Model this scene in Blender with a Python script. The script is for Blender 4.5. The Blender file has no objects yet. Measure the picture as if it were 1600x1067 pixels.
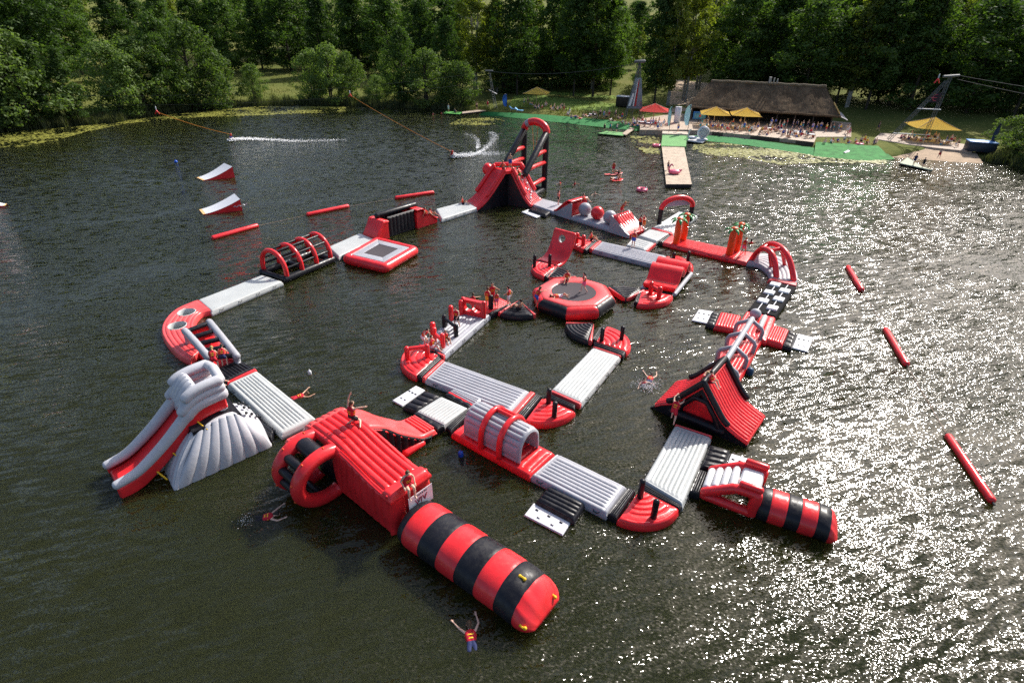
import bpy, bmesh, math, random
from mathutils import Vector, Matrix
from math import sin, cos, pi, sqrt, radians
random.seed(7)
V = Vector
sc = bpy.context.scene
C = sc.collection

# ------------------------------------------------------------------ camera
FPX, PITCH, ROLL, CAMH = 880.0, radians(30), radians(1), 20.0      # focal length in pixels of a 1600 wide picture
_F = V((0, cos(PITCH), -sin(PITCH))); _R0 = V((1, 0, 0)); _U0 = V((0, sin(PITCH), cos(PITCH)))
_R = _R0 * cos(ROLL) + _U0 * sin(ROLL); _U = -_R0 * sin(ROLL) + _U0 * cos(ROLL)
CAM = V((0, 0, CAMH))
cd = bpy.data.cameras.new('camera'); cam = bpy.data.objects.new('camera', cd); C.objects.link(cam)
cd.sensor_fit = 'HORIZONTAL'; cd.sensor_width = 36.0; cd.lens = FPX * 36 / 1600; cd.clip_start = 0.5; cd.clip_end = 4000
cam.matrix_world = Matrix(((_R.x, _U.x, -_F.x, CAM.x), (_R.y, _U.y, -_F.y, CAM.y), (_R.z, _U.z, -_F.z, CAM.z), (0, 0, 0, 1)))
sc.camera = cam

# ------------------------------------------------------------------ sky, sun, exposure
SUN_AZ, SUN_EL = radians(42), radians(41)                            # azimuth from +Y towards +X
w = bpy.data.worlds.new('World'); sc.world = w; w.use_nodes = True
nt = w.node_tree; nt.nodes.clear()
sky = nt.nodes.new('ShaderNodeTexSky'); sky.sky_type = 'NISHITA'; sky.sun_disc = False
sky.sun_elevation = SUN_EL; sky.sun_rotation = SUN_AZ; sky.air_density = 0.85; sky.dust_density = 3.0; sky.ozone_density = 0.6
bg = nt.nodes.new('ShaderNodeBackground'); bg.inputs[1].default_value = 0.14
wo = nt.nodes.new('ShaderNodeOutputWorld'); nt.links.new(sky.outputs[0], bg.inputs[0]); nt.links.new(bg.outputs[0], wo.inputs[0])
sd = bpy.data.lights.new('sun', 'SUN'); sun = bpy.data.objects.new('sun', sd); C.objects.link(sun)
sd.energy = 4.8; sd.angle = radians(0.55); sd.color = (1.0, 0.95, 0.88)
sdir = V((sin(SUN_AZ) * cos(SUN_EL), cos(SUN_AZ) * cos(SUN_EL), sin(SUN_EL)))
sun.rotation_euler = sdir.to_track_quat('Z', 'Y').to_euler(); sun.location = (0, 0, 60)
vs = sc.view_settings; vs.view_transform = 'Standard'; vs.look = 'None'; vs.exposure = 0.34; vs.gamma = 1.0; vs.use_curve_mapping = False
sc.cycles.max_bounces = 4; sc.cycles.diffuse_bounces = 2; sc.cycles.glossy_bounces = 2; sc.cycles.transmission_bounces = 2; sc.cycles.transparent_max_bounces = 5; sc.cycles.use_denoising = False; sc.cycles.sample_clamp_indirect = 1.5; sc.cycles.caustics_reflective = False; sc.cycles.caustics_refractive = False

# ------------------------------------------------------------------ survey helpers: a point of the photograph at a known height
HD = 0.45                                                            # deck height of the floating modules
def at(px, py, z=HD):
    d = _F * FPX + _R * (px - 800) - _U * (py - 533.5)
    return CAM + d * ((z - CAMH) / d.z)
def pr(P):
    d = V(P) - CAM; k = d.dot(_F)
    return (800 + FPX * d.dot(_R) / k, 533.5 - FPX * d.dot(_U) / k)
def up(P, py):
    "height z at which the vertical through P reaches picture row py"
    lo, hi = -1.0, 60.0
    for _ in range(40):
        m = (lo + hi) / 2
        if pr((P[0], P[1], m))[1] > py: lo = m
        else: hi = m
    return lo
class Fr:
    "ground frame: origin at picture point a, x axis towards b, y to the left of x"
    def __init__(s, a, b, z=0.0):
        s.o = at(a[0], a[1], z); s.o.z = 0
        e = at(b[0], b[1], z) - at(a[0], a[1], z); e.z = 0; s.L = e.length
        s.ex = e.normalized(); s.ey = V((-s.ex.y, s.ex.x, 0)); s.ez = V((0, 0, 1))
    def __call__(s, x, y, z=0.0): return s.o + s.ex * x + s.ey * y + V((0, 0, z))
    def loc(s, px, py, z=HD):
        d = at(px, py, z) - s.o
        return (d.dot(s.ex), d.dot(s.ey))

# ------------------------------------------------------------------ objects
def tag(o, label=None, cat=None, group=None, kind=None):
    if label: o['label'] = label
    if cat: o['category'] = cat
    if group: o['group'] = group
    if kind: o['kind'] = kind
    return o
def thing(name, label, cat, loc=(0, 0, 0), group=None):
    o = bpy.data.objects.new(name, None); C.objects.link(o); o.location = loc; o.empty_display_size = 0.3
    return tag(o, label, cat, group)
ORD = ['first', 'second', 'third', 'fourth', 'fifth', 'sixth', 'seventh', 'eighth', 'ninth', 'tenth', 'eleventh', 'twelfth', 'thirteenth', 'fourteenth', 'fifteenth', 'sixteenth', 'seventeenth', 'eighteenth', 'nineteenth', 'twentieth', 'twenty-first', 'twenty-second', 'twenty-third', 'twenty-fourth']
def lerp(a, b, t): return a + (b - a) * t
class MB:
    def __init__(s): s.v = []; s.f = []; s.m = []
    def add(s, vs, fs, mi=0):
        o = len(s.v); s.v += [tuple(p) for p in vs]; s.f += [tuple(i + o for i in f) for f in fs]; s.m += [mi] * len(fs); return s
    def grid(s, P, cu=False, cv=False, mi=0):
        nu, nv = len(P), len(P[0]); fs = []
        for i in range(nu if cu else nu - 1):
            for j in range(nv if cv else nv - 1):
                i2, j2 = (i + 1) % nu, (j + 1) % nv
                fs.append((i * nv + j, i2 * nv + j, i2 * nv + j2, i * nv + j2))
        return s.add([p for r in P for p in r], fs, mi)
    def tube(s, path, r, seg=10, closed=False, cap=True, flat=1.0, mi=0):
        P = [V(p) for p in path]; n = len(P)
        rr = list(r) if hasattr(r, '__len__') else [r] * n
        if cap and not closed:                                      # round ends
            d0 = (P[0] - P[1]).normalized(); d1 = (P[-1] - P[-2]).normalized(); r0, r1 = rr[0], rr[-1]
            pre = [(P[0] + d0 * r0 * k * 0.75, r0 * sqrt(max(1 - k * k, 0.0004))) for k in (1, .8, .45)]
            post = [(P[-1] + d1 * r1 * k * 0.75, r1 * sqrt(max(1 - k * k, 0.0004))) for k in (.45, .8, 1)]
            P = [p for p, _ in pre] + P + [p for p, _ in post]; rr = [q for _, q in pre] + rr + [q for _, q in post]; n = len(P)
        T = []
        for i in range(n):
            a = P[(i - 1) % n] if (closed or i > 0) else P[i]; b = P[(i + 1) % n] if (closed or i < n - 1) else P[i]
            T.append((b - a).normalized())
        up0 = V((0, 0, 1)) if abs(T[0].z) < 0.9 else V((1, 0, 0))
        N = (up0 - T[0] * up0.dot(T[0])).normalized(); rings = []
        for i in range(n):
            N = (N - T[i] * N.dot(T[i])).normalized(); B = T[i].cross(N)
            rings.append([P[i] + (N * cos(2 * pi * k / seg) * flat + B * sin(2 * pi * k / seg)) * rr[i] for k in range(seg)])
        s.grid(rings, cu=closed, cv=True, mi=mi)
        if not closed:
            o = len(s.v) - n * seg
            s.f.append(tuple(o + k for k in reversed(range(seg)))); s.f.append(tuple(o + (n - 1) * seg + k for k in range(seg))); s.m += [mi, mi]
        return s
    def box(s, c, sx, sy, sz, ex=V((1, 0, 0)), ey=V((0, 1, 0)), ez=V((0, 0, 1)), bev=0.0, mi=0):
        c = V(c); X, Y, Z = ex * sx / 2, ey * sy / 2, ez * sz / 2
        if bev <= 0:
            vs = [c + X * a + Y * b + Z * d for a in (-1, 1) for b in (-1, 1) for d in (-1, 1)]
            return s.add(vs, [(0, 1, 3, 2), (4, 6, 7, 5), (0, 4, 5, 1), (2, 3, 7, 6), (0, 2, 6, 4), (1, 5, 7, 3)], mi)
        rings = []
        for t, k in ((-1, 1), (-1 + 2 * bev / sz, 0), (1 - 2 * bev / sz, 0), (1, 1)):
            hx, hy = sx / 2 - bev * k, sy / 2 - bev * k; ring = []
            for (a, b) in ((1, 1), (-1, 1), (-1, -1), (1, -1)):
                p1 = (a * hx, b * (hy - bev)); p2 = (a * (hx - bev), b * hy)
                for q in ((p1, p2) if a * b > 0 else (p2, p1)): ring.append(c + ex * q[0] + ey * q[1] + Z * t)
            rings.append(ring)
        s.grid(rings, cv=True, mi=mi); o = len(s.v) - 32
        s.f.append(tuple(o + k for k in reversed(range(8)))); s.f.append(tuple(o + 24 + k for k in range(8))); s.m += [mi, mi]
        return s
    def ball(s, c, r, nu=16, nv=10, sx=1, sy=1, sz=1, mi=0):
        c = V(c)
        P = [[c + V((sx * r * sin(pi * j / nv) * cos(2 * pi * i / nu), sy * r * sin(pi * j / nv) * sin(2 * pi * i / nu), sz * r * cos(pi * j / nv))) for j in range(nv, -1, -1)] for i in range(nu)]
        return s.grid(P, cu=True, mi=mi)
    def poly(s, pts, ext, mi=0):
        "closed prism: outline pts swept by vector ext"
        n = len(pts); a = [V(p) for p in pts]; b = [p + ext for p in a]
        fs = [tuple(range(n)), tuple(range(2 * n - 1, n - 1, -1))] + [(i, i + n, (i + 1) % n + n, (i + 1) % n) for i in range(n)]
        return s.add(a + b, fs, mi)
    def build(s, name, mat, parent=None, label=None, sharp=50, fix=True):
        me = bpy.data.meshes.new(name); o0 = V(parent_loc(parent)) if parent else V((0, 0, 0))
        me.from_pydata([tuple(V(p) - o0) for p in s.v], [], s.f)
        for m in (mat if isinstance(mat, (list, tuple)) else [mat]): me.materials.append(m)
        if isinstance(mat, (list, tuple)): me.polygons.foreach_set('material_index', s.m)
        if fix:
            b = bmesh.new(); b.from_mesh(me); bmesh.ops.remove_doubles(b, verts=b.verts, dist=1e-5)
            bmesh.ops.recalc_face_normals(b, faces=b.faces); b.to_mesh(me); b.free()
        me.polygons.foreach_set('use_smooth', [True] * len(me.polygons)); me.set_sharp_from_angle(angle=radians(sharp))
        o = bpy.data.objects.new(name, me); C.objects.link(o)
        if parent: o.parent = parent
        if label: o['label'] = label
        return o
def parent_loc(p):
    l = V(p.location)
    while p.parent: p = p.parent; l += V(p.location)
    return l
def smooth(t): t = max(0.0, min(1.0, t)); return t * t * (3 - 2 * t)

# ---- inflated panel: a sheet S(u,v) with rounded rim, welded air ribs and a real thickness
def stops(L, r, extra):
    e = [0, .08 * r, .3 * r, .65 * r, r]
    a = set(round(x, 4) for x in e + [L - x for x in e] + [x for x in extra if r < x < L - r])
    return sorted(a)
def pad(mb, S, Lu, Lv, thick=0.5, r=0.14, ribs=0, along='u', amp=0.07, border=0.28, nu=8, nv=8, bulge=0.05, flip=False, dip=None, mi=0, sag=0.012, away=False):
    r = min(r, Lu * .45, Lv * .45)
    rib_u = ribs and along == 'v'; rib_v = ribs and along == 'u'
    def ex(L, n, isrib):
        out = [r + (L - 2 * r) * k / n for k in range(n + 1)]
        if isrib:
            b = border; out = []
            for k in range(ribs):
                for q in (0, .1, .28, .5, .72, .9): out.append(b + (L - 2 * b) * (k + q) / ribs)
            out += [L - b, b * .55, L - b * .55, b * .8, L - b * .8]
        elif ribs:
            out += [border * .7, border, border * 1.25, border * 1.6, L - border * .7, L - border, L - border * 1.25, L - border * 1.6]
        return out
    us = stops(Lu, r, ex(Lu, nu, rib_u)); vv = stops(Lv, r, ex(Lv, nv, rib_v))
    rnd = random.Random(int(Lu * 1000 + Lv * 100)); ph = [rnd.uniform(0, 6) for _ in range(4)]
    def rnd_edge(e): return 0.0 if e >= r else -r + sqrt(max(r * r - (r - e) ** 2, 0))
    top = []; bot = []; du = 0.004
    n = (S(.52, .5) - S(.48, .5)).cross(S(.5, .52) - S(.5, .48)); flip = (n.dot(CAM - S(.5, .5)) < 0) != away     # ribs on the outer side
    for u in us:
        rt = []; rb = []
        for v in vv:
            a, b = u / Lu, v / Lv
            p = S(a, b)
            a0, a1 = max(a - du, 0), min(a + du, 1); b0, b1 = max(b - du, 0), min(b + du, 1)
            n = (S(a1, b) - S(a0, b)).cross(S(a, b1) - S(a, b0)).normalized()
            if flip: n = -n
            e = min(u, Lu - u, v, Lv - v); d = rnd_edge(min(u, Lu - u)) + rnd_edge(min(v, Lv - v)); d = max(d, -r)
            if ribs:
                t, tl, o, ol = (v, Lv, u, Lu) if along == 'u' else (u, Lu, v, Lv)
                if border <= t <= tl - border:
                    x = (t - border) / (tl - 2 * border) * ribs; fr = x - math.floor(x)
                    h = sqrt(max(1 - (2 * fr - 1) ** 2, 0))
                    m = smooth((min(o, ol - o) - border * .7) / (border * .9))
                    d += amp * (h - .55) * m + 0.0
                else:
                    d += 0
                eb = min(t, tl - t) / border
                if .55 <= eb < 1: d -= amp * .35 * sin((eb - .55) / .45 * pi) * (1 if min(o, ol - o) > border * .5 else 0)
                eo = min(o, ol - o) / border
                if .4 < eo < .8: d -= amp * .45 * sin((eo - .4) / .4 * pi)
            d += sag * sin(3.1 * u / max(Lu, 1) + ph[0]) * sin(2.7 * v / max(Lv, 1) + ph[1]) + sag * .4 * sin(2.3 * u + ph[2]) * sin(3.1 * v + ph[3])
            q = p + n * d
            if dip: q = dip(q)
            rt.append(q)
            rb.append(p - n * thick)
        top.append(rt); bot.append(rb)
    mb.grid(top, mi=mi)
    # rim: down the sides with a slight belly
    nu_, nv_ = len(us), len(vv)
    loop = [(i, 0) for i in range(nu_)] + [(nu_ - 1, j) for j in range(1, nv_)] + [(i, nv_ - 1) for i in range(nu_ - 2, -1, -1)] + [(0, j) for j in range(nv_ - 2, 0, -1)]
    cen = top[nu_ // 2][nv_ // 2]; rings = [[], [], [], [], []]
    for (i, j) in loop:
        t, b = top[i][j], bot[i][j]; ax = (t - b).normalized()
        i2 = 1 if i == 0 else (nu_ - 2 if i == nu_ - 1 else i); j2 = 1 if j == 0 else (nv_ - 2 if j == nv_ - 1 else j)
        o = (bot[i][j] - bot[i2][j2]); o = o - ax * o.dot(ax); o = o.normalized() if o.length > 1e-6 else V((0, 0, 0))
        for k, (f, bl) in enumerate(((0, 0), (.22, .7), (.5, 1), (.8, .7), (1, 0))): rings[k].append(lerp(t, b, f) + o * bulge * bl)
    mb.grid(rings, cv=True, mi=mi)
    mb.grid([[bot[i][j] for j in range(nv_)] for i in range(nu_)], mi=mi)
    return mb
def quadS(a, b, c, d):
    "bilinear sheet: u runs a->b, v runs a->d"
    a, b, c, d = V(a), V(b), V(c), V(d)
    return lambda u, v: lerp(lerp(a, b, u), lerp(d, c, u), v)
def quad_len(a, b, c, d): return ((V(b) - V(a)).length + (V(c) - V(d)).length) / 2, ((V(d) - V(a)).length + (V(c) - V(b)).length) / 2
def deck(mb, a, b, c, d, z=HD, **kw):
    "pad whose top has picture corners a,b,c,d (u along a->b)"
    P = [at(q[0], q[1], q[2] if len(q) > 2 else z) for q in (a, b, c, d)]
    Lu, Lv = quad_len(*P); S = quadS(*P)
    n = (P[1] - P[0]).cross(P[3] - P[0])
    return pad(mb, S, Lu, Lv, flip=n.z < 0, **kw)
def sub(q, u0, u1, v0=0.0, v1=1.0):
    "part of a picture quad (fractions along a->b and a->d), corners on the deck plane"
    P = [at(k[0], k[1], k[2] if len(k) > 2 else HD) for k in q]; S = quadS(*P)
    return [S(u0, v0), S(u1, v0), S(u1, v1), S(u0, v1)]
def pad4(mb, P, **kw):
    Lu, Lv = quad_len(*P); n = (P[1] - P[0]).cross(P[3] - P[0])
    return pad(mb, quadS(*P), Lu, Lv, flip=n.z < 0, **kw)
def curve(pts):
    "smooth polyline through pts (Catmull-Rom), t in 0..1"
    P = [V(p) for p in pts]; n = len(P) - 1
    def f(t):
        x = min(max(t, 0), 1) * n; i = min(int(x), n - 1); k = x - i
        p0, p1, p2, p3 = P[max(i - 1, 0)], P[i], P[i + 1], P[min(i + 2, n)]
        return 0.5 * ((2 * p1) + (p2 - p0) * k + (2 * p0 - 5 * p1 + 4 * p2 - p3) * k * k + (3 * p1 - p0 - 3 * p2 + p3) * k ** 3)
    return f
def curve_len(f, n=40): return sum((f((i + 1) / n) - f(i / n)).length for i in range(n))
def arch_pts(a, b, h, n=14, leg=0.35, lean=V((0, 0, 0))):
    "arch from foot a to foot b, crown h above the feet; leg = straight part"
    a, b = V(a), V(b); c = (a + b) / 2; hx = (b - a) / 2; out = [a]
    for i in range(n + 1):
        t = pi * i / n
        out.append(c - hx * cos(t) + V((0, 0, h * leg + h * (1 - leg) * sin(t))) + lean * (leg + (1 - leg) * sin(t)))
    return out + [b]

# ------------------------------------------------------------------ materials
def nodes(name):
    m = bpy.data.materials.new(name); m.use_nodes = True; t = m.node_tree; t.nodes.clear()
    o = t.nodes.new('ShaderNodeOutputMaterial'); return m, t, o
def N(t, kind, **kw):
    n = t.nodes.new(kind)
    for k, v in kw.items():
        if k.startswith('i_'): n.inputs[k[2:].replace('_', ' ')].default_value = v
        else: setattr(n, k, v)
    return n
def noise(t, scale, detail=3, rough=.55, vec=None, dist=0.0, flat=False):
    n = N(t, 'ShaderNodeTexNoise');
    if flat: n.noise_dimensions = '2D'
    n.inputs['Scale'].default_value = scale; n.inputs['Detail'].default_value = detail
    n.inputs['Roughness'].default_value = rough; n.inputs['Distortion'].default_value = dist
    if vec: t.links.new(vec, n.inputs['Vector'])
    return n
def ramp(t, src, *st):
    r = N(t, 'ShaderNodeValToRGB'); e = r.color_ramp.elements
    while len(e) < len(st): e.new(0.5)
    for k, (p, c) in enumerate(st): e[k].position = p; e[k].color = (*c, 1) if len(c) == 3 else c
    t.links.new(src, r.inputs[0]); return r
def g(x): return (x, x, x)
def pvc(name, col, rough=.38, var=.16, dirt=.16, spec=.5, bump=.011):
    "coated tarpaulin: slight fading, dried lake stains, soft wrinkles"
    m, t, o = nodes(name); b = N(t, 'ShaderNodeBsdfPrincipled'); L = t.links
    pos = N(t, 'ShaderNodeNewGeometry').outputs['Position']
    n1 = noise(t, .9, 2, .6, pos, .4); n2 = noise(t, 5.5, 3, .6, pos)
    c0 = tuple(max(0, x * (1 - var)) for x in col); c1 = tuple(min(1, x * (1 + var) + .01 * var) for x in col)
    r1 = ramp(t, n1.outputs[0], (.3, c0), (.7, c1))
    mx = N(t, 'ShaderNodeMix', data_type='RGBA'); L.new(r1.outputs[0], mx.inputs['A']); mx.inputs['B'].default_value = (col[0] * .55 + .02, col[1] * .5 + .02, col[2] * .45 + .012, 1)
    r2 = ramp(t, n2.outputs[0], (.52, g(0)), (.8, g(dirt * 3))); L.new(r2.outputs[0], mx.inputs['Factor']); L.new(mx.outputs['Result'], b.inputs['Base Color'])
    r3 = ramp(t, n2.outputs[0], (.3, g(rough * .6)), (.7, g(min(1, rough * 1.5)))); L.new(r3.outputs[0], b.inputs['Roughness'])
    b.inputs['Specular IOR Level'].default_value = spec
    bp = N(t, 'ShaderNodeBump'); bp.inputs['Strength'].default_value = .6; bp.inputs['Distance'].default_value = bump; L.new(n2.outputs[0], bp.inputs['Height']); L.new(bp.outputs[0], b.inputs['Normal'])
    L.new(b.outputs[0], o.inputs[0]); return m
def plain(name, col, rough=.6, var=.15, scale=6.0, metal=0.0, bump=0.0, spec=.4):
    m, t, o = nodes(name); b = N(t, 'ShaderNodeBsdfPrincipled'); L = t.links
    pos = N(t, 'ShaderNodeTexCoord').outputs['Object']; n1 = noise(t, scale, 4, .6, pos)
    r = ramp(t, n1.outputs[0], (.3, tuple(x * (1 - var) for x in col)), (.72, tuple(min(1, x * (1 + var)) for x in col)))
    L.new(r.outputs[0], b.inputs['Base Color']); b.inputs['Roughness'].default_value = rough; b.inputs['Metallic'].default_value = metal; b.inputs['Specular IOR Level'].default_value = spec
    if bump:
        bp = N(t, 'ShaderNodeBump'); bp.inputs['Distance'].default_value = bump; L.new(n1.outputs[0], bp.inputs['Height']); L.new(bp.outputs[0], b.inputs['Normal'])
    L.new(b.outputs[0], o.inputs[0]); return m
RED = pvc('red_tarpaulin', (.82, .028, .034), .25); RED_SHEEN = pvc('sheen_red_tarpaulin', (.85, .085, .085), .34)  # second red is paler: sheen on lit tops is put into its colour
GREY = pvc('grey_tarpaulin', (.37, .375, .41), .42, .08, .10); PALE = pvc('pale_grey_tarpaulin', (.47, .49, .48), .4, .07, .10)
LGREY = pvc('light_grey_tarpaulin', (.52, .525, .56), .42, .07, .08); WHITE = pvc('white_tarpaulin', (.72, .73, .74), .4, .04, .06); BLACK = pvc('black_tarpaulin', (.011, .011, .015), .36, .2, .1, .3)
MATT = plain('matt_black_mat', (.008, .008, .010), .9, .3, 6, 0, 0, .15); ORANGE = pvc('orange_tarpaulin', (.85, .10, .015), .38); LEAFGREEN = pvc('green_tarpaulin', (.03, .28, .07), .4)
PLATE = plain('white_plastic', (.70, .71, .74), .35, .05); YELLOW = plain('yellow_webbing', (.80, .48, .02), .6)
ROPE = plain('orange_rope', (.75, .26, .03), .7); NET = plain('dark_net', (.06, .05, .058), .85, .25, 30)
BLUEP = plain('blue_plastic', (.01, .10, .55), .35); STEEL = plain('galvanised_steel', (.30, .31, .33), .45, .2, 8, .6); DSTEEL = plain('dark_steel', (.05, .055, .06), .5, .2, 8, .4)
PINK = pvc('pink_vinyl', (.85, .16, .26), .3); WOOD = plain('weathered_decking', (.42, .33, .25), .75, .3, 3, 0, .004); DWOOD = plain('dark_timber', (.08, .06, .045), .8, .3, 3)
TURF = plain('green_carpet', (.035, .20, .055), .95, .3, 2.2, 0, .01); LTURF = plain('faded_green_carpet', (.16, .36, .13), .95, .2, 2.0)
def canvas(name, col):
    m, t, o = nodes(name); L = t.links; r = ramp(t, noise(t, 2.0, 3, .5, N(t, 'ShaderNodeNewGeometry').outputs['Position']).outputs[0], (.3, tuple(x * .88 for x in col)), (.7, col))
    d = N(t, 'ShaderNodeBsdfDiffuse'); tl = N(t, 'ShaderNodeBsdfTranslucent'); L.new(r.outputs[0], d.inputs[0]); L.new(r.outputs[0], tl.inputs[0]); mx = N(t, 'ShaderNodeMixShader'); mx.inputs[0].default_value = .58; L.new(d.outputs[0], mx.inputs[1]); L.new(tl.outputs[0], mx.inputs[2]); L.new(mx.outputs[0], o.inputs[0]); return m
YCAN = canvas('yellow_canvas', (.95, .68, .16)); RCAN = canvas('red_canvas', (.85, .14, .13))

# ================================================================== SETTING: water, terrain
def make_water():
    m, t, o = nodes('lake_water'); L = t.links
    pos = N(t, 'ShaderNodeNewGeometry').outputs['Position']
    def mapped(rot, sx, sy):
        r = N(t, 'ShaderNodeVectorRotate', rotation_type='Z_AXIS'); r.inputs['Angle'].default_value = -radians(rot); L.new(pos, r.inputs['Vector'])
        mp = N(t, 'ShaderNodeVectorMath', operation='MULTIPLY'); mp.inputs[1].default_value = (sx, sy, 1); L.new(r.outputs[0], mp.inputs[0]); return mp.outputs[0]
    # slope field: wind ripples at three scales, crests roughly along x, stronger in gusts
    def vm(op, a_, b_):
        n = N(t, 'ShaderNodeVectorMath', operation=op)
        for i, q in enumerate((a_, b_)):
            if isinstance(q, tuple): n.inputs[i].default_value = q
            else: L.new(q, n.inputs[i])
        return n.outputs[0]
    acc = None
    for (rot, sx, sy, det, kx, ky, dst) in ((14, .20, .70, 1, .18, .32, .4), (20, .75, 3.1, 2, .36, 1.35, .45), (-12, 6.4, 11.0, 1, .68, .95, .2)):
        n = noise(t, 1.0, det, .55, mapped(rot, sx, sy), dst, True)
        q = vm('MULTIPLY', vm('SUBTRACT', n.outputs['Color'], (.5, .5, .5)), (kx, ky, 0.0)); vr = N(t, 'ShaderNodeVectorRotate', rotation_type='Z_AXIS'); vr.inputs['Angle'].default_value = radians(rot); L.new(q, vr.inputs['Vector']); q = vr.outputs[0]; acc = q if acc is None else vm('ADD', acc, q)
    gust = ramp(t, noise(t, .05, 3, .55, mapped(20, 1, 1.7), .8, True).outputs[0], (.32, g(.5)), (.5, g(.9)), (.68, g(1.1)))
    bp = N(t, 'ShaderNodeVectorMath', operation='NORMALIZE'); L.new(vm('ADD', vm('MULTIPLY', acc, gust.outputs[0]), (0.0, 0.0, 1.0)), bp.inputs[0])
    fr = N(t, 'ShaderNodeFresnel'); fr.inputs['IOR'].default_value = 1.333; L.new(bp.outputs[0], fr.inputs['Normal'])
    gl = N(t, 'ShaderNodeBsdfGlossy'); gl.inputs['Roughness'].default_value = .10; gl.inputs['Color'].default_value = (1, 1, 1, 1); L.new(bp.outputs[0], gl.inputs['Normal'])
    df = N(t, 'ShaderNodeSubsurfaceScattering', falloff='BURLEY'); df.inputs['Color'].default_value = (.0185, .0215, .0068, 1); df.inputs['Scale'].default_value = 1.3; df.inputs['Radius'].default_value = (1, 1, 1)
    tr = N(t, 'ShaderNodeBsdfTransparent'); tr.inputs['Color'].default_value = (.6, .5, .18, 1)
    m1 = N(t, 'ShaderNodeMixShader'); m1.inputs[0].default_value = .22; L.new(df.outputs[0], m1.inputs[1]); L.new(tr.outputs[0], m1.inputs[2])
    m2 = N(t, 'ShaderNodeMixShader'); L.new(fr.outputs[0], m2.inputs[0]); L.new(m1.outputs[0], m2.inputs[1]); L.new(gl.outputs[0], m2.inputs[2])
    L.new(m2.outputs[0], o.inputs[0])
    mb = MB(); mb.add([(-420, -300, 0), (420, -300, 0), (420, 420, 0), (-420, 420, 0)], [(0, 1, 2, 3)])
    tag(mb.build('water', m, fix=False), kind='structure')
make_water()

# shoreline in picture points (at water level), then round the lake behind the camera
SHORE_PX = [(-150, 222), (-60, 212), (0, 206), (80, 199), (150, 194), (180, 190), (250, 178), (330, 168), (400, 165), (500, 163), (600, 168), (690, 171), (760, 175), (830, 182), (900, 189),
            (960, 195), (1040, 203), (1110, 213), (1200, 224), (1290, 236), (1390, 246), (1440, 241), (1500, 243), (1545, 252), (1600, 263), (1680, 282), (1780, 305)]
LC = V((0, 50, 0))
_sh = []
for q in SHORE_PX:
    p = at(q[0], q[1], 0) - LC; _sh.append((math.atan2(p.x, p.y), sqrt(p.x ** 2 + p.y ** 2)))
_sh += [(2.2, 120), (2.8, 100), (pi, 95)]; _sh = [(-pi, 95), (-2.7, 105), (-2.1, 125), (-1.55, 118)] + _sh
_sh.sort()
def shore_r(th):
    for (a, ra), (b, rb) in zip(_sh, _sh[1:]):
        if a <= th <= b: return lerp(ra, rb, (th - a) / (b - a)) + .5 * sin(th * 61) + .3 * sin(th * 137 + 1)
    return 95
PROF = [(-60, -6.0), (-12, -2.8), (-3, -.9), (0, 0.02), (1.0, .30), (3, .62), (8, .95), (20, 1.5), (45, 2.3), (80, 5), (130, 11), (220, 21), (400, 34), (900, 70), (1800, 120)]
def prof(d):
    if d <= PROF[0][0]: return PROF[0][1]
    for (a, za), (b, zb) in zip(PROF, PROF[1:]):
        if a <= d <= b: return lerp(za, zb, (d - a) / (b - a))
    return PROF[-1][1]
def shore_d(x, y):
    p = V((x, y, 0)) - LC; r = sqrt(p.x ** 2 + p.y ** 2)
    return r - shore_r(math.atan2(p.x, p.y))
_b0, _b1 = at(752, 175, 0) - LC, at(1535, 250, 0) - LC; BATH0, BATH1 = math.atan2(_b0.x, _b0.y), math.atan2(_b1.x, _b1.y)
def th(x, y):
    d = shore_d(x, y); z = prof(d); a = math.atan2(x - LC.x, y - LC.y); k = smooth((a - BATH0) / .06) * smooth((BATH1 - a) / .06)
    if k > 0 and d > 0: z = lerp(z, min(z, lerp(.86, z, smooth((d - 26) / 26))), k)       # levelled bathing ground
    if d > 4: k = smooth((d - 4) / 25); z += k * (.35 * sin(x * .11 + 1) * sin(y * .09) + 1.6 * sin(x * .021 + .6) * sin(y * .017 + 2) * smooth((d - 40) / 80))
    return z
def ground_px(px, py):
    "where the sight line through a picture point meets the land"
    d = _F * FPX + _R * (px - 800) - _U * (py - 533.5); d = d / d.y; s_ = 60.0
    while s_ < 260:
        q = CAM + d * s_
        if q.z <= max(th(q.x, q.y), 0): return V((q.x, q.y, th(q.x, q.y)))
        s_ += .5
    return V((q.x, q.y, th(q.x, q.y)))
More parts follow.
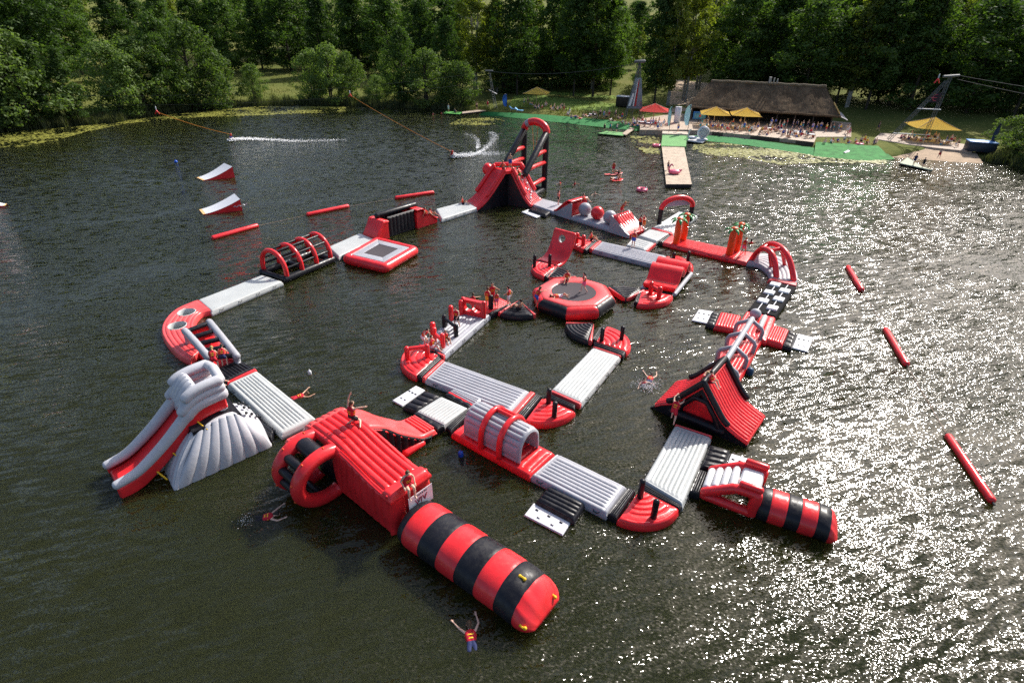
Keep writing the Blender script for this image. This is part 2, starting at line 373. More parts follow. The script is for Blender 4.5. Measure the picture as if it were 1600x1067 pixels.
def make_terrain():
    m, t, o = nodes('meadow_ground'); L = t.links; b = N(t, 'ShaderNodeBsdfPrincipled'); pos = N(t, 'ShaderNodeNewGeometry').outputs['Position']
    n1 = noise(t, .06, 4, .6, pos, .5); n2 = noise(t, .9, 4, .65, pos); n3 = noise(t, .018, 3, .5, pos)
    c1 = ramp(t, n1.outputs[0], (.3, (.075, .105, .022)), (.5, (.13, .145, .035)), (.72, (.21, .185, .06)))
    c2 = ramp(t, n2.outputs[0], (.3, (.05, .08, .016)), (.7, (.17, .17, .05)))
    mx = N(t, 'ShaderNodeMix', data_type='RGBA'); mx.inputs['Factor'].default_value = .45; L.new(c1.outputs[0], mx.inputs['A']); L.new(c2.outputs[0], mx.inputs['B'])
    L.new(mx.outputs['Result'], b.inputs['Base Color']); b.inputs['Roughness'].default_value = 1; b.inputs['Specular IOR Level'].default_value = .1
    bp = N(t, 'ShaderNodeBump'); bp.inputs['Distance'].default_value = .15; L.new(n2.outputs[0], bp.inputs['Height']); L.new(bp.outputs[0], b.inputs['Normal']); L.new(b.outputs[0], o.inputs[0])
    ds = [-200, -60, -30, -12, -6, -3, -1.5, -.6, 0, .5, 1, 2, 3, 5, 8, 12, 18, 26, 36, 50, 66, 84, 105, 130, 170, 220, 300, 420, 640, 1000, 1800]
    n = 420; P = []
    for d in ds:
        row = []
        for i in range(n):
            a = -pi + 2 * pi * i / n; r = max(shore_r(a) + d, .5)
            x, y = LC.x + r * sin(a), LC.y + r * cos(a)
            row.append((x, y, prof(d) if d < 4 else th(x, y)))
        P.append(row)
    mb = MB(); mb.grid(P, cv=True)
    tag(mb.build('ground', m), kind='structure')
make_terrain()

# ================================================================== FLOATING AQUAPARK
def mod(name, label, cat, px, group=None): return thing(name, label, cat, at(px[0], px[1], 0), group)
def P1(parent, name, mat, fn, label=None, **kw):
    mb = MB(); fn(mb); return mb.build(name, mat, parent, label, **kw)
def post(parent, px, h=1.05, r=.15, mat=None, z=HD, name='post'):
    b = at(px[0], px[1], z); mb = MB(); mb.tube([b - V((0, 0, .15)), b + V((0, 0, h * .5)), b + V((0, 0, h - r * .7))], r, 12); return mb.build(name, mat or BLACK, parent)
def strap(parent, q, ribs=3, mat=None, name='connector', z=HD - .03, along='u', **kw):
    mb = MB(); deck(mb, *q, z=z, thick=.42, r=.07, ribs=ribs, along=along, amp=.06, border=.06, nu=3, nv=3, bulge=.02, **kw); return mb.build(name, mat or BLACK, parent)
def strip(parent, P, mat, name='end_strip', r=.06, **kw):
    mb = MB(); pad4(mb, P, thick=.40, r=r, nu=3, nv=3, bulge=.02, **kw); return mb.build(name, mat, parent)
def boarding(label, black, white, zb=HD - .06, zw=.14):
    "low black step pad with a white foothold plate at the water line"
    t = mod('boarding_step', label, 'boarding step', white[0], 'boarding steps along the course')
    mb = MB(); deck(mb, *black, z=zb, thick=.42, r=.13, ribs=4, along='u', amp=.09, border=.08, nu=4, nv=3); mb.build('step_pad', BLACK, t)
    P = [at(q[0], q[1], zw) for q in white]
    mb = MB(); pad4(mb, P, thick=.1, r=.045, nu=3, nv=3, bulge=.01, sag=0); pl = mb.build('plate', PLATE, t)
    S = quadS(*P); ex = (P[1] - P[0]).normalized(); ey = (P[3] - P[0]).normalized()
    for (u, v) in ((.18, .35), (.5, .35), (.82, .35), (.32, .75), (.68, .75)):
        mb = MB(); mb.box(S(u, v) + V((0, 0, .02)), .16, .08, .05, ex, ey, bev=.015); mb.build('handle', DSTEEL if v < .5 else STEEL, pl)
    return t
def runway(label, q, mat, ribs, red=(0, 0), z=HD, group='flat grey walkway mats', thick=.5, amp=.07, border=.26, strap_=(0, 0)):
    "q: picture corners, u along the length; red = width fraction of the coloured strip at each end"
    c = ((q[0][0] + q[2][0]) / 2, (q[0][1] + q[2][1]) / 2)
    t = mod('runway_mat', label, 'floating mat', c, group)
    u0, u1 = red[0] + strap_[0], 1 - red[1] - strap_[1]
    P = sub(q, u0, u1); mb = MB(); pad4(mb, P, thick=thick, r=.16, ribs=ribs, along='u', amp=amp, border=border, nu=14, nv=8); mb.build('air_deck', mat, t)
    Sd = quadS(*P)
    for k in range(4):
        for v, o in ((0, -1), (1, 1)):
            c = Sd((k + .5) / 4, v); e = (Sd(.9, v) - Sd(.1, v)).normalized(); n = (Sd(.5, 1) - Sd(.5, 0)).normalized() * o; b_ = c - V((0, 0, .16)); mb = MB(); mb.tube([b_ - e * .16, b_ - e * .1 + n * .1 - V((0, 0, .04)), b_ + e * .1 + n * .1 - V((0, 0, .04)), b_ + e * .16], .022, 5); mb.build('grab_handle', BLACK, t)
    if red[0]: strip(t, sub(q, strap_[0], u0 - .004), RED_SHEEN)
    if red[1]: strip(t, sub(q, u1 + .004, 1 - strap_[1]), RED_SHEEN)
    if strap_[0]: strip(t, sub(q, 0, strap_[0] - .004), BLACK, 'connector', ribs=2, along='v', amp=.05, border=.05)
    if strap_[1]: strip(t, sub(q, 1 - strap_[1] + .004, 1), BLACK, 'connector', ribs=2, along='v', amp=.05, border=.05)
    return t
def corner(label, pivot, e1, e2, mat=None, ribs=5, name='corner_mat', cat='floating mat', z=HD, group='quarter round corner mats', amp=.08, r0=.12, thick=.55):
    "quarter disc with arc ribs round the pivot; e1, e2 are the ends of the outer arc"
    A, B1, B2 = at(*pivot, z), at(*e1, z), at(*e2, z)
    a1 = math.atan2(B1.y - A.y, B1.x - A.x); a2 = math.atan2(B2.y - A.y, B2.x - A.x)
    while a2 - a1 > pi: a2 -= 2 * pi
    while a2 - a1 < -pi: a2 += 2 * pi
    R1, R2 = (B1 - A).length, (B2 - A).length
    def S(u, v):
        a = lerp(a1, a2, u); R = lerp(R1, R2, u); rr = lerp(r0, R, v); return A + V((cos(a) * rr, sin(a) * rr, 0))
    t = thing(name, label, cat, V((A.x, A.y, 0)), group)
    mb = MB(); pad(mb, S, abs(a2 - a1) * (R1 + R2) * .33, (R1 + R2) / 2 - r0, thick=thick, r=.15, ribs=ribs, along='u', amp=amp, border=.2, nu=22, nv=6, flip=(a2 - a1) > 0)
    mb.build('air_deck', mat or RED, t)
    t['arc'] = 0; del t['arc']
    return t, S
def hurdle(parent, p1, p2, h=.95, mat=None, r=.13, bar=.72, z=HD):
    a, b = at(*p1, z), at(*p2, z); m = mat or RED
    for q in (a, b):
        mb = MB(); mb.tube([q - V((0, 0, .1)), q + V((0, 0, h - r))], r, 12); mb.build('post', m, parent)
    k = V((0, 0, h * bar)); mb = MB(); mb.tube([a + k, b + k], r * .8, 10); mb.build('crossbar', m, parent)

# ---------------- inner loop -------------------------------------------------
q = [(690, 561), (836, 613), (806, 647), (660, 589)]
t = runway('long ribbed grey mat with a side stub, near side of the inner loop', q, GREY, 7, (.035, .05))
mb = MB(); deck(mb, (713, 604.5), (755, 621.5), (744, 633.5), (702, 610.5), thick=.5, r=.14, ribs=3, along='u', amp=.06, border=.14); mb.build('side_stub', GREY, t)
strip(t, [at(702, 611), at(744, 634), at(742, 636.5), at(699.5, 613)], RED)
t, _ = corner('red quarter round corner with two black posts, nearest on the inner loop', (848, 620), (820, 656), (898.5, 641))
post(t, (857, 630)); post(t, (866, 651))
strap(t, [(838, 614), (847, 618), (818, 654), (807, 648)], 3, along='v'); strap(t, [(857, 613), (899, 632), (898, 639), (850, 620)], 3)
q = [(859, 610.5), (927.5, 540.5), (970.5, 555), (906.5, 631.5)]
runway('ribbed pale mat running up the right side of the inner loop', q, PALE, 7, (.03, .02), amp=.06)
t, _ = corner('red corner with two black posts on the right side of the inner loop', (931, 534), (979, 549), (948, 508))
post(t, (940, 533)); post(t, (971, 530)); strap(t, [(928, 533), (978, 549), (974, 556), (929, 540)], 3); strap(t, [(939, 510), (946, 508), (934, 533), (925, 530)], 3, along='v')
t, _ = corner('red corner with a red hurdle at the left end of the inner loop', (687, 555), (650, 587), (644, 539), ribs=5)
hurdle(t, (637, 562), (668, 558), h=1.05, r=.17, bar=.78)
strap(t, [(684, 554), (690, 561), (659, 589), (651, 586)], 3, along='v'); strap(t, [(646, 541), (654, 537), (694, 552), (686, 556)], 2)

q = [(654, 538), (727, 481), (766, 491), (693, 556)]
t = runway('grey obstacle mat set with red and black bars and a panel with two holes', q, GREY, 6, (.03, 0.0), group='obstacle mats')
hurdle(t, (679, 533), (692, 543), h=1.15, mat=RED, r=.17, bar=.5)
post(t, (677, 528), 1.25, .19, RED)
hurdle(t, (694.5, 511), (713, 526), h=1.05, mat=BLACK, r=.16, bar=.72); hurdle(t, (697, 509), (711, 520), h=.55, mat=BLACK, r=.12, bar=.9)
post(t, (705, 500), 1.2, .18, RED); post(t, (721, 491), 1.2, .19, RED)
def holed_panel(mb, a, b, h, thick, holes, n=26, m=14):
    "upright board from a to b with round holes (u, z, r) cut through"
    d = (b - a); L = d.length; e = d.normalized(); nn = V((-e.y, e.x, 0)) * thick / 2
    xs = [L * i / n for i in range(n + 1)]; zs = [h * j / m for j in range(m + 1)]
    def inside(x, z): return any((x - hx) ** 2 + (z - hz) ** 2 < hr ** 2 for hx, hz, hr in holes)
    def snap(x, z):
        for hx, hz, hr in holes:
            dx, dz = x - hx, z - hz; dd = sqrt(dx * dx + dz * dz)
            if dd < hr * 1.35 and dd > hr * .55 : k = hr / dd; return hx + dx * k, hz + dz * k
        return x, z
    G = [[snap(x, z) for z in zs] for x in xs]; keep = lambda i, j: not inside(*((xs[i] + xs[i + 1]) / 2, (zs[j] + zs[j + 1]) / 2))
    for s in (1, -1):
        vs = [a + e * p[0] + V((0, 0, p[1])) + nn * s for r in G for p in r]
        fs = [(i * (m + 1) + j, (i + 1) * (m + 1) + j, (i + 1) * (m + 1) + j + 1, i * (m + 1) + j + 1) for i in range(n) for j in range(m) if keep(i, j)]
        mb.add(vs, fs)
    for i in range(n):
        for j in range(m):
            if not keep(i, j): continue
            for (di, dj, c0, c1) in ((-1, 0, (0, 0), (0, 1)), (1, 0, (1, 0), (1, 1)), (0, -1, (0, 0), (1, 0)), (0, 1, (0, 1), (1, 1))):
                ii, jj = i + di, j + dj
                if 0 <= ii < n and 0 <= jj < m and keep(ii, jj): continue
                p, q_ = G[i + c0[0]][j + c0[1]], G[i + c1[0]][j + c1[1]]
                A = [a + e * k[0] + V((0, 0, k[1])) for k in (p, q_)]
                mb.add([A[0] + nn, A[1] + nn, A[1] - nn, A[0] - nn], [(0, 1, 2, 3)])
a, b = at(724, 489), at(756, 496); L = (b - a).length
mb = MB(); holed_panel(mb, a, b, 1.25, .34, [(L * .29, .68, .34), (L * .72, .68, .34)]); mb.build('holed_panel', RED, t, sharp=40)
for s in (0.0, 1.0):
    mb = MB(); c = lerp(a, b, s); mb.tube([c, c + V((0, 0, 1.22))], .17, 10); mb.build('panel_post', RED, t)
t = mod('platform_mat', 'small red square mat with a black post, left of the trampoline', 'floating mat', (768, 476))
mb = MB(); deck(mb, (743, 474), (778, 463), (799, 472), (766, 487), thick=.5, r=.15, ribs=5, along='u', amp=.06, border=.2); mb.build('air_deck', RED, t)
post(t, (767, 482), 1.15, .2); strap(t, [(763, 489), (797, 473), (801, 475), (768, 491)], 2)

# trampoline
tc = at(896, 461, .75); tc.z = 0
t = thing('trampoline', 'large octagonal trampoline with red and black air ring and dark net', 'trampoline', tc)
R = 2.82; TR = .58; TZ = .48
for k in range(8):
    a0 = 2 * pi * (k - .5) / 8 + .14; a1 = a0 + 2 * pi / 8
    p0, p1 = tc + V((R * cos(a0), R * sin(a0), TZ)), tc + V((R * cos(a1), R * sin(a1), TZ))
    rings = []
    for s in (0.0, .03, .12, .5, .88, .97, 1.0):                     # mitred sausage segment
        c = lerp(p0, p1, s); out = lerp(V((cos(a0), sin(a0), 0)), V((cos(a1), sin(a1), 0)), s)
        tr = TR * (1 - (.06 if s in (0.0, 1.0) else 0.02 if s in (.03, .97) else 0) )
        if s in (0.0, 1.0): c = c + (p0 - p1).normalized() * (.004 if s == 1.0 else -.004)
        rings.append([c + out * cos(2 * pi * j / 20) * tr * 1.02 + V((0, 0, sin(2 * pi * j / 20) * tr)) for j in range(20)])
    mb = MB(); mb.grid(rings, cv=True); mb.build('ring_segment', RED if k % 2 == 0 else BLACK, t, label='black ring segment' if k % 2 else 'red ring segment')
mb = MB(); Nn = 48
def oct_r(a, R_): x = (a - .14 + pi / 8) % (pi / 4) - pi / 8; return R_ * cos(pi / 8) / cos(x)
prof_p = [(R * 1.04, .985, 0), (R * 1.01, 1.10, 0), (R * .95, 1.135, 0), (R * .8, 1.14, .5), (R * .66, 1.10, 1), (R * .63, 1.05, 1), (R * .63, .95, 1)]
mb.grid([[tc + V((cos(2 * pi * i / Nn) * lerp(oct_r(2 * pi * i / Nn, r_), r_, c_), sin(2 * pi * i / Nn) * lerp(oct_r(2 * pi * i / Nn, r_), r_, c_), z)) for (r_, z, c_) in prof_p] for i in range(Nn)], cu=True); mb.build('safety_pad', RED_SHEEN, t)
mb = MB(); mb.grid([[tc + V((cos(2 * pi * i / Nn) * r_, sin(2 * pi * i / Nn) * r_, 1.06 - .1 * (1 - (r_ / (R * .63)) ** 2))) for r_ in (.02, .5, 1.0, 1.4, R * .63)] for i in range(Nn)], cu=True); mb.build('jumping_net', NET, t)
for lab, pv, e1, e2 in (('black ribbed fan mat joining the trampoline to the small red platform', (811, 469), (782, 488), (833, 491)),
                        ('black ribbed fan mat on the right of the trampoline', (978, 467), (1005, 451), (953, 448)),
                        ('black ribbed fan mat below the trampoline', (928, 504), (884, 505), (919, 531)),
                        ('black ribbed fan mat behind the trampoline near the red halfpipe', (856, 434), (871, 416), (900, 431))):
    t, S = corner(lab, pv, e1, e2, BLACK, 6, 'fan_mat', 'floating mat', HD, 'black fan mats around the trampoline', .085)
    for u0, u1 in ((-.085, -.01), (1.01, 1.085)):
        strip(t, [S(u0, 0), S(u1, 0), S(u1, 1), S(u0, 1)] if u0 > 0 else [S(u1, 0), S(u0, 0), S(u0, 1), S(u1, 1)], RED_SHEEN)

# far half of the inner loop
q = [(921, 388), (935, 375.5), (1048, 401), (1034, 416)]
q = [q[0], q[3], q[2], q[1]]
runway('long ribbed grey mat on the far side of the inner loop', q, GREY, 8, (.05, .05), amp=.06)
t, _ = corner('red corner with two black posts on the far right of the inner loop', (1035, 413), (1056, 398), (1081, 422))
post(t, (1051, 412), 1.1); post(t, (1074, 410), 1.1); strap(t, [(1032, 416), (1080, 424), (1078, 428), (1030, 419)], 2); strap(t, [(1045, 402), (1052, 400), (1038, 413), (1034, 415)], 2, along='v')
t, _ = corner('red corner with two black posts in front of the tall halfpipe', (871, 415), (839, 407), (850, 431))
post(t, (835, 417), 1.15); post(t, (858.5, 416), 1.15); strap(t, [(838, 405), (869, 413), (871, 417), (840, 409)], 2); strap(t, [(872, 416), (876, 418), (856, 434), (850, 431)], 2, along='v')
t, _ = corner('red and pale corner with a red bar gate behind the halfpipe', (911, 389), (889, 378), (929, 374), ribs=4)
hurdle(t, (901, 380), (911, 384), h=1.15, r=.2, bar=.55); strap(t, [(912, 389), (917, 391), (934, 377), (929, 374)], 2, along='v')
# halfpipe with a hole
A, B = at(841, 406), at(870, 415); w_ = (B - A); ew = w_.normalized(); dpt = V((-ew.y, ew.x, 0))
if dpt.y < 0: dpt = -dpt
t = thing('halfpipe', 'red curved halfpipe wall with a round hole, grey edges', 'halfpipe', V((A.x, A.y, 0)))
zt = up(A + dpt * 2.55, 359)
pf = curve([V((0, 0, 0)), V((.9, 0, .05)), V((1.7, 0, .55)), V((2.25, 0, 1.5)), V((2.5, 0, zt - HD))])
hx, hz = .47, .80
def S(u, v): p = pf(v); return A + w_ * u + dpt * p.x + V((0, 0, p.z))
Lw, Lp = w_.length, curve_len(pf)
mb = MB(); nU, nV = 24, 36
def nrm(u, v):
    e = .01; n = (S(min(u + e, 1), v) - S(max(u - e, 0), v)).cross(S(u, min(v + e, 1)) - S(u, max(v - e, 0))).normalized(); return n
hr = .36
def snp(u, v):
    dx, dy = (u - hx) * Lw, (v - hz) * Lp; dd = sqrt(dx * dx + dy * dy)
    if hr * .6 < dd < hr * 1.32: k = hr / dd; return hx + dx * k / Lw, hz + dy * k / Lp
    return u, v
keep = lambda i, j: ((((i + .5) / nU - hx) * Lw) ** 2 + (((j + .5) / nV - hz) * Lp) ** 2) > hr ** 2
for s in (0.06, -.30):
    pts = []
    for i in range(nU + 1):
        for j in range(nV + 1):
            u, v = snp(i / nU, j / nV); e = min(u, 1 - u, v, 1 - v)
            pts.append(S(u, v) + nrm(u, v) * (s - (.06 if (e < .02 and s > 0) else 0)))
    mb.add(pts, [(i * (nV + 1) + j, (i + 1) * (nV + 1) + j, (i + 1) * (nV + 1) + j + 1, i * (nV + 1) + j + 1) for i in range(nU) for j in range(nV) if keep(i, j)], 0)
mb.build('curved_wall', RED, t)
mb = MB(); mb.grid([[S(hx + hr * 1.0 * cos(k * pi / 12) / Lw, hz + hr * sin(k * pi / 12) / Lp) + nrm(hx, hz) * s for s in (.08, -.1, -.31)] for k in range(24)], cu=True); mb.build('hole_lining', GREY, t)
mb = MB()
for u in (0.0, 1.0): mb.tube([S(u, v / 20) - nrm(u, v / 20) * .12 for v in range(21)], .19, 10)
mb.tube([S(0, 1) - nrm(0, 1) * .12, S(1, 1) - nrm(1, 1) * .12], .19, 10); mb.build('edge_tube', RED, t)
# double hump wave
a, b, c, d = at(1032, 416), at(1079, 426), at(1053, 458), at(1005, 449)
t = mod('wave_mat', 'red mat with two tall rounded humps, right of the trampoline', 'floating mat', (1042, 440))
def S(u, v):
    p = lerp(lerp(a, b, u), lerp(d, c, u), v)
    h = 1.0 * math.exp(-((v - .27) / .13) ** 2) + 1.12 * math.exp(-((v - .62) / .13) ** 2); return p + V((0, 0, h))
mb = MB(); pad(mb, S, (b - a).length, (d - a).length * 1.3, thick=.45, r=.12, nu=8, nv=34, flip=((b - a).cross(d - a)).z < 0); mb.build('humped_deck', RED, t)
mb = MB()
for u in (-.02, 1.02):
    pts = [lerp(lerp(a, b, u), lerp(d, c, u), v / 30) for v in range(31)]
    mb.tube([p - V((0, 0, .12)) for p in pts], .2, 8)
mb.build('edge_tube', GREY, t)
t, _ = corner('red corner with a low red gate beside the fan mat, right of the trampoline', (1003, 452), (996, 474), (1052, 460))
hurdle(t, (1016, 459), (1029, 467), h=1.15, r=.2, bar=.62); strap(t, [(1003, 451), (1053, 459), (1052, 462), (1001, 453)], 2); strap(t, [(1000, 452), (1005, 452), (998, 473), (991, 471)], 2, along='v')

# ---------------- outer loop: left side --------------------------------------
runway('smooth pale grey mat between the red corner with holes and the barred tunnel', [(309, 467.5), (409.5, 429), (441, 439), (330, 486)], PALE, 0, (0, 0))
t = mod('corner_mat', 'large red bent corner with two round holes, leftmost on the course', 'floating mat', (290, 510), 'red bent corner')
oc = curve([at(*q) for q in ((309, 467), (276, 481), (257, 499), (252, 516), (260, 534), (277, 552), (296, 562))])
ic = curve([at(*q) for q in ((330, 484), (314, 488), (305, 497), (302, 508), (305, 517), (312, 527), (322, 540))])
def S(u, v): return lerp(oc(u), ic(u), v)
holes = [at(291.5, 488), at(277, 509)]
def dip(p):
    for h in holes:
        d = (V((p.x, p.y, 0)) - V((h.x, h.y, 0))).length
        if d < .62: p = V((p.x, p.y, HD + .03 - 1.0 * smooth((.62 - d) / .12)))
    return p
mb = MB(); pad(mb, S, curve_len(oc) * .85, 2.1, thick=.55, r=.16, ribs=5, along='u', amp=.075, border=.25, nu=60, nv=26, flip=True, dip=dip); mb.build('air_deck', RED_SHEEN, t)
for h in holes:
    mb = MB(); mb.grid([[V((h.x + cos(k * pi / 14) * r_, h.y + sin(k * pi / 14) * r_, z)) for r_, z in ((.66, .47), (.60, .50), (.55, .46), (.53, .1), (.53, -.3))] for k in range(28)], cu=True); mb.build('hole_lining', PALE, t)
# barred tunnel
f = Fr((449, 435), (517, 406), .3); W = -f.loc(415, 423, .3)[1]; W = abs(W)
t = mod('barred_tunnel', 'black float with four red arches joined by black bars', 'obstacle', (468, 420))
zc = HD - .05
for y in (0, 1):
    mb = MB(); mb.tube([f(-.25, W * y, .28), f(f.L + .25, W * y, .28)], .30, 14); mb.build('float_tube', BLACK, t)
for x in (-.2, f.L * .5, f.L + .2):
    mb = MB(); mb.tube([f(x, 0.2, .28), f(x, W - .2, .28)], .24, 12); mb.build('cross_tube', BLACK, t)
ah = up(f(0, W / 2, 0), 391) - .5
for k in range(4):
    mb = MB(); mb.tube(arch_pts(f(f.L * k / 3, 0, .45), f(f.L * k / 3, W, .45), ah, leg=.25), .20, 12); mb.build('arch', RED, t)
for s in (.10, .26, .42, .62, .82, .93):
    pth = curve(arch_pts(f(0, 0, .45), f(0, W, .45), ah, leg=.25)); p = pth(s)
    mb = MB(); mb.tube([p, p + f.ex * f.L], .11, 8); mb.build('bar', BLACK, t)
runway('smooth pale grey mat beside the square raft', [(513, 385), (562, 364), (586, 373.5), (529, 401)], PALE, 0)
# square raft with net
pp = [at(543, 405, .4), at(590, 378, .4), at(647, 392, .4), at(601, 419, .4)]
t = mod('square_raft', 'square red ring raft with grey frame and dark net', 'raft', (597, 400))
path = []
for i in range(4):
    a, b, c = pp[i - 1], pp[i], pp[(i + 1) % 4]
    for k in (.28, .2, .13, .08, .04): path.append(b + (a - b) * k * .55)
    path.append(b * .5 + (b + ((a - b) * .02 + (c - b) * .02)) * .5)
    for k in (.04, .08, .13, .2, .28): path.append(b + (c - b) * k * .55)
mb = MB(); mb.tube(path, .46, 16, closed=True); mb.build('ring_tube', RED, t)
cc = sum(pp, V()) / 4
def inset(k, z): return [V((lerp(cc, p, k).x, lerp(cc, p, k).y, z)) for p in pp]
o_, i_ = inset(.86, .80), inset(.52, .80)
for k in range(4):
    mb = MB(); pad4(mb, [o_[k], o_[(k + 1) % 4], i_[(k + 1) % 4], i_[k]], thick=.06, r=.03, nu=4, nv=2, bulge=0, sag=.004); mb.build('frame_panel', GREY, t)
mb = MB(); n_ = inset(.53, .765); mb.grid([[lerp(lerp(n_[0], n_[1], u / 8), lerp(n_[3], n_[2], u / 8), v / 8) - V((0, 0, .06 * sin(pi * u / 8) * sin(pi * v / 8))) for v in range(9)] for u in range(9)]); mb.build('net', NET, t)
strap(t, [(534, 399), (540, 403), (566, 390), (560, 386)], 2)

# ramp – black wall with roller – ramp
f = Fr((588, 373), (684, 341.5), HD); Wd = 2.3
t = mod('roller_wall', 'red ramps either side of a black wall with a black roller on top', 'obstacle', (625, 355))
L_ = f.L; hL = 1.95
def wedge(x0, x1, x2, h, y0=0, y1=Wd, mat=RED, name='ramp', ribs=6, z0=.1):
    "ramp rising from x0 to x1, flat to x2"
    c = [V((x0, 0, .35)), V((lerp(x0, x1, .15), 0, .42)), V((lerp(x0, x1, .5), 0, lerp(.4, h, .48))), V((x1, 0, h)), V((x2, 0, h))]
    cv = lambda u: c[0].lerp(c[1], u / .12) if u < .12 else (c[1].lerp(c[3], (u - .12) / .68) if u < .8 else c[3].lerp(c[4], (u - .8) / .2))
    def S(u, v): p = cv(u); return f(p.x, lerp(y0, y1, v), p.z)
    Lu = (c[3] - c[0]).length + abs(x2 - x1)
    mb = MB(); pad(mb, S, Lu, abs(y1 - y0), thick=.25, r=.1, ribs=ribs, along='u', amp=.07, border=.15, nu=24, nv=4, flip=(x1 < x0)); mb.build(name, mat, t)
    mb = MB(); mb.poly([f(x0, y0 + .08, .0), f(x0, y0 + .08, .3), f(x1, y0 + .08, h - .1), f(x2, y0 + .08, h - .1), f(x2, y0 + .08, 0)], f.ey * (y1 - y0 - .16)); return mb.build('core', mat, t)
wedge(0, 1.05, 1.75, hL); wedge(L_, L_ - 2.2, L_ - 3.0, hL - .1)
a, b = f(1.95, .35, 0), f(L_ - 3.1, .35, 0)
for y in (.3, Wd - .3):
    mb = MB(); pad4(mb, [f(1.95, y, .1), f(L_ - 3.1, y, .1), f(L_ - 3.1, y, hL + .1), f(1.95, y, hL + .1)], thick=.2, r=.08, ribs=7, along='v', amp=.07, border=.08, nu=4, nv=4); mb.build('wall_panel', BLACK, t)
mb = MB(); mb.box(f((1.95 + L_ - 3.1) / 2, Wd / 2, .2), (L_ - 5.05), Wd - .8, .5, f.ex, f.ey); mb.build('float', BLACK, t)
mb = MB(); mb.tube([f(1.3, Wd * .55, hL + .28), f(L_ - 2.1, Wd * .55, hL + .28)], .27, 14); mb.build('roller', BLACK, t)
runway('pale grey mat between the roller wall and the tall peak', [(681, 326), (729, 314), (746, 324.5), (690, 342)], PALE, 0)

# peak: two slide faces at an angle, black infill between them
ph_ = 4.1
NL, FL, NR, FR = at(745, 325), at(728, 314), at(831, 321), at(848, 311.5)
TN, TF, RN, RF = at(789, 268, ph_), at(771, 261.5, ph_), at(800, 267, ph_), at(816, 261, ph_)
t = mod('climbing_peak', 'tall red peak with two slide faces and black infill between them', 'slide', (790, 322))
def face(n0, f0, n1, f1, name, lab, out):
    def zp(u): return lerp(.45, ph_, u) - .62 * sin(pi * u) * max(0, 1 - u) ** .7
    def S(u, v):
        k = u; p = lerp(lerp(n0, f0, v), lerp(n1, f1, v), k); return V((p.x, p.y, zp(u)))
    mb = MB(); pad(mb, S, (n1 - n0).length, (f0 - n0).length, thick=.35, r=.14, ribs=6, along='u', amp=.12, border=.34, nu=30, nv=4); mb.build(name, RED, t, label=lab)
    for v in (.05, .95):                                             # side tubes on the upper part
        mb = MB(); mb.tube([S(u / 16, v) + V((0, 0, .22)) for u in range(6, 17)], .25, 10); mb.build('side_tube', RED, t)
    return S
SL = face(NL, FL, TN, TF, 'slide_face', 'plain red slide face', -1); SR = face(NR, FR, RN, RF, 'climbing_face', 'red face with pale grips', 1)
mb = MB(); mb.poly([TN, RN, RF, TF], V((0, 0, -.35))); mb.build('top_platform', RED, t)
CI = at(794, 268, ph_); CI = V((CI.x, CI.y + .5, 0))
for S_, e in ((SL, NL), (SR, NR)):                                    # black walls under the near slide edges, meeting below the top
    pts = [S_(u / 14, .03) - V((0, 0, .2)) for u in range(15)] + [V((CI.x, CI.y, ph_ - .3)), V((CI.x, CI.y, -.2)), V((e.x, e.y, -.2))]
    mb = MB(); mb.poly(pts, V((0, .1, 0))); mb.build('side_wall', BLACK, t)
for S_, e in ((SL, FL), (SR, FR)):
    pts = [S_(u / 14, .97) - V((0, 0, .2)) for u in range(15)] + [V((CI.x, CI.y + 3, ph_ - .3)), V((CI.x, CI.y + 3, -.2)), V((e.x, e.y, -.2))]
    mb = MB(); mb.poly(pts, V((0, -.1, 0))); mb.build('rear_wall', BLACK, t)
for (u, v) in ((.22, .3), (.36, .62), (.5, .35), (.6, .66), (.7, .42), (.45, .5), (.3, .45), (.82, .6), (.78, .3)):   # pale grips
    mb = MB(); mb.box(SR(u, v) + V((0, 0, .13)), .2, .55, .16, bev=.05); mb.build('grip', WHITE, t)
mb = MB(); mb.ball(lerp(TF, FL, .12) + V((-.3, .5, .1)), .75, sx=.9); mb.build('side_bolster', RED, t)
mb = MB(); mb.tube([TF + V((.2, .2, .3)), RF + V((-.1, .2, .3))], .24, 10); mb.build('rail_tube', RED, t)
for v in (.12, .24, .36, .64, .76, .88):
    mb = MB(); mb.tube([SR(u / 10, v) + V((0, 0, .1)) for u in range(1, 10)], .035, 5); mb.build('pale_stripe', WHITE, t)
# swing arch
br = at(850, 297, 0); AE, BE = at(789, 258, 3.9), at(824, 265, 3.9); wv = BE - AE; wv.z = 0; bl = br - wv
t = thing('swing_arch', 'tall black and red arch tower with red rungs behind the peak', 'arch tower', br)
zs = up(br, 206); za = up((br + bl) / 2, 186.5)
for b0, e in ((bl, AE), (br, BE)):
    mb = MB(); mb.tube([b0 + V((0, 0, -.1)), b0 + V((0, 0, zs * .5)), b0 + V((0, 0, zs))], .38, 12); mb.build('rear_leg', BLACK, t)
    tp_ = b0 + V((0, 0, zs - .1)); mb = MB(); mb.tube([e - (tp_ - e) * .12, lerp(e, tp_, .5), tp_], .40, 12); mb.build('front_leg', BLACK, t)
    for k, zz in enumerate((.60, .84, .26)):
        a_ = b0 + V((0, 0, zs * zz * .82)); q_ = lerp(e, tp_, max(0, (a_.z - e.z) / (tp_.z - e.z))); mb = MB(); mb.tube([a_, lerp(a_, q_, .97) if zz > .5 else V((lerp(a_, e, .8).x, lerp(a_, e, .8).y, a_.z))], .27, 10); mb.build('rung', RED, t)
ap = arch_pts(bl + V((0, 0, zs - .15)), br + V((0, 0, zs - .15)), za - zs + .15 - .3, leg=.05, n=18)
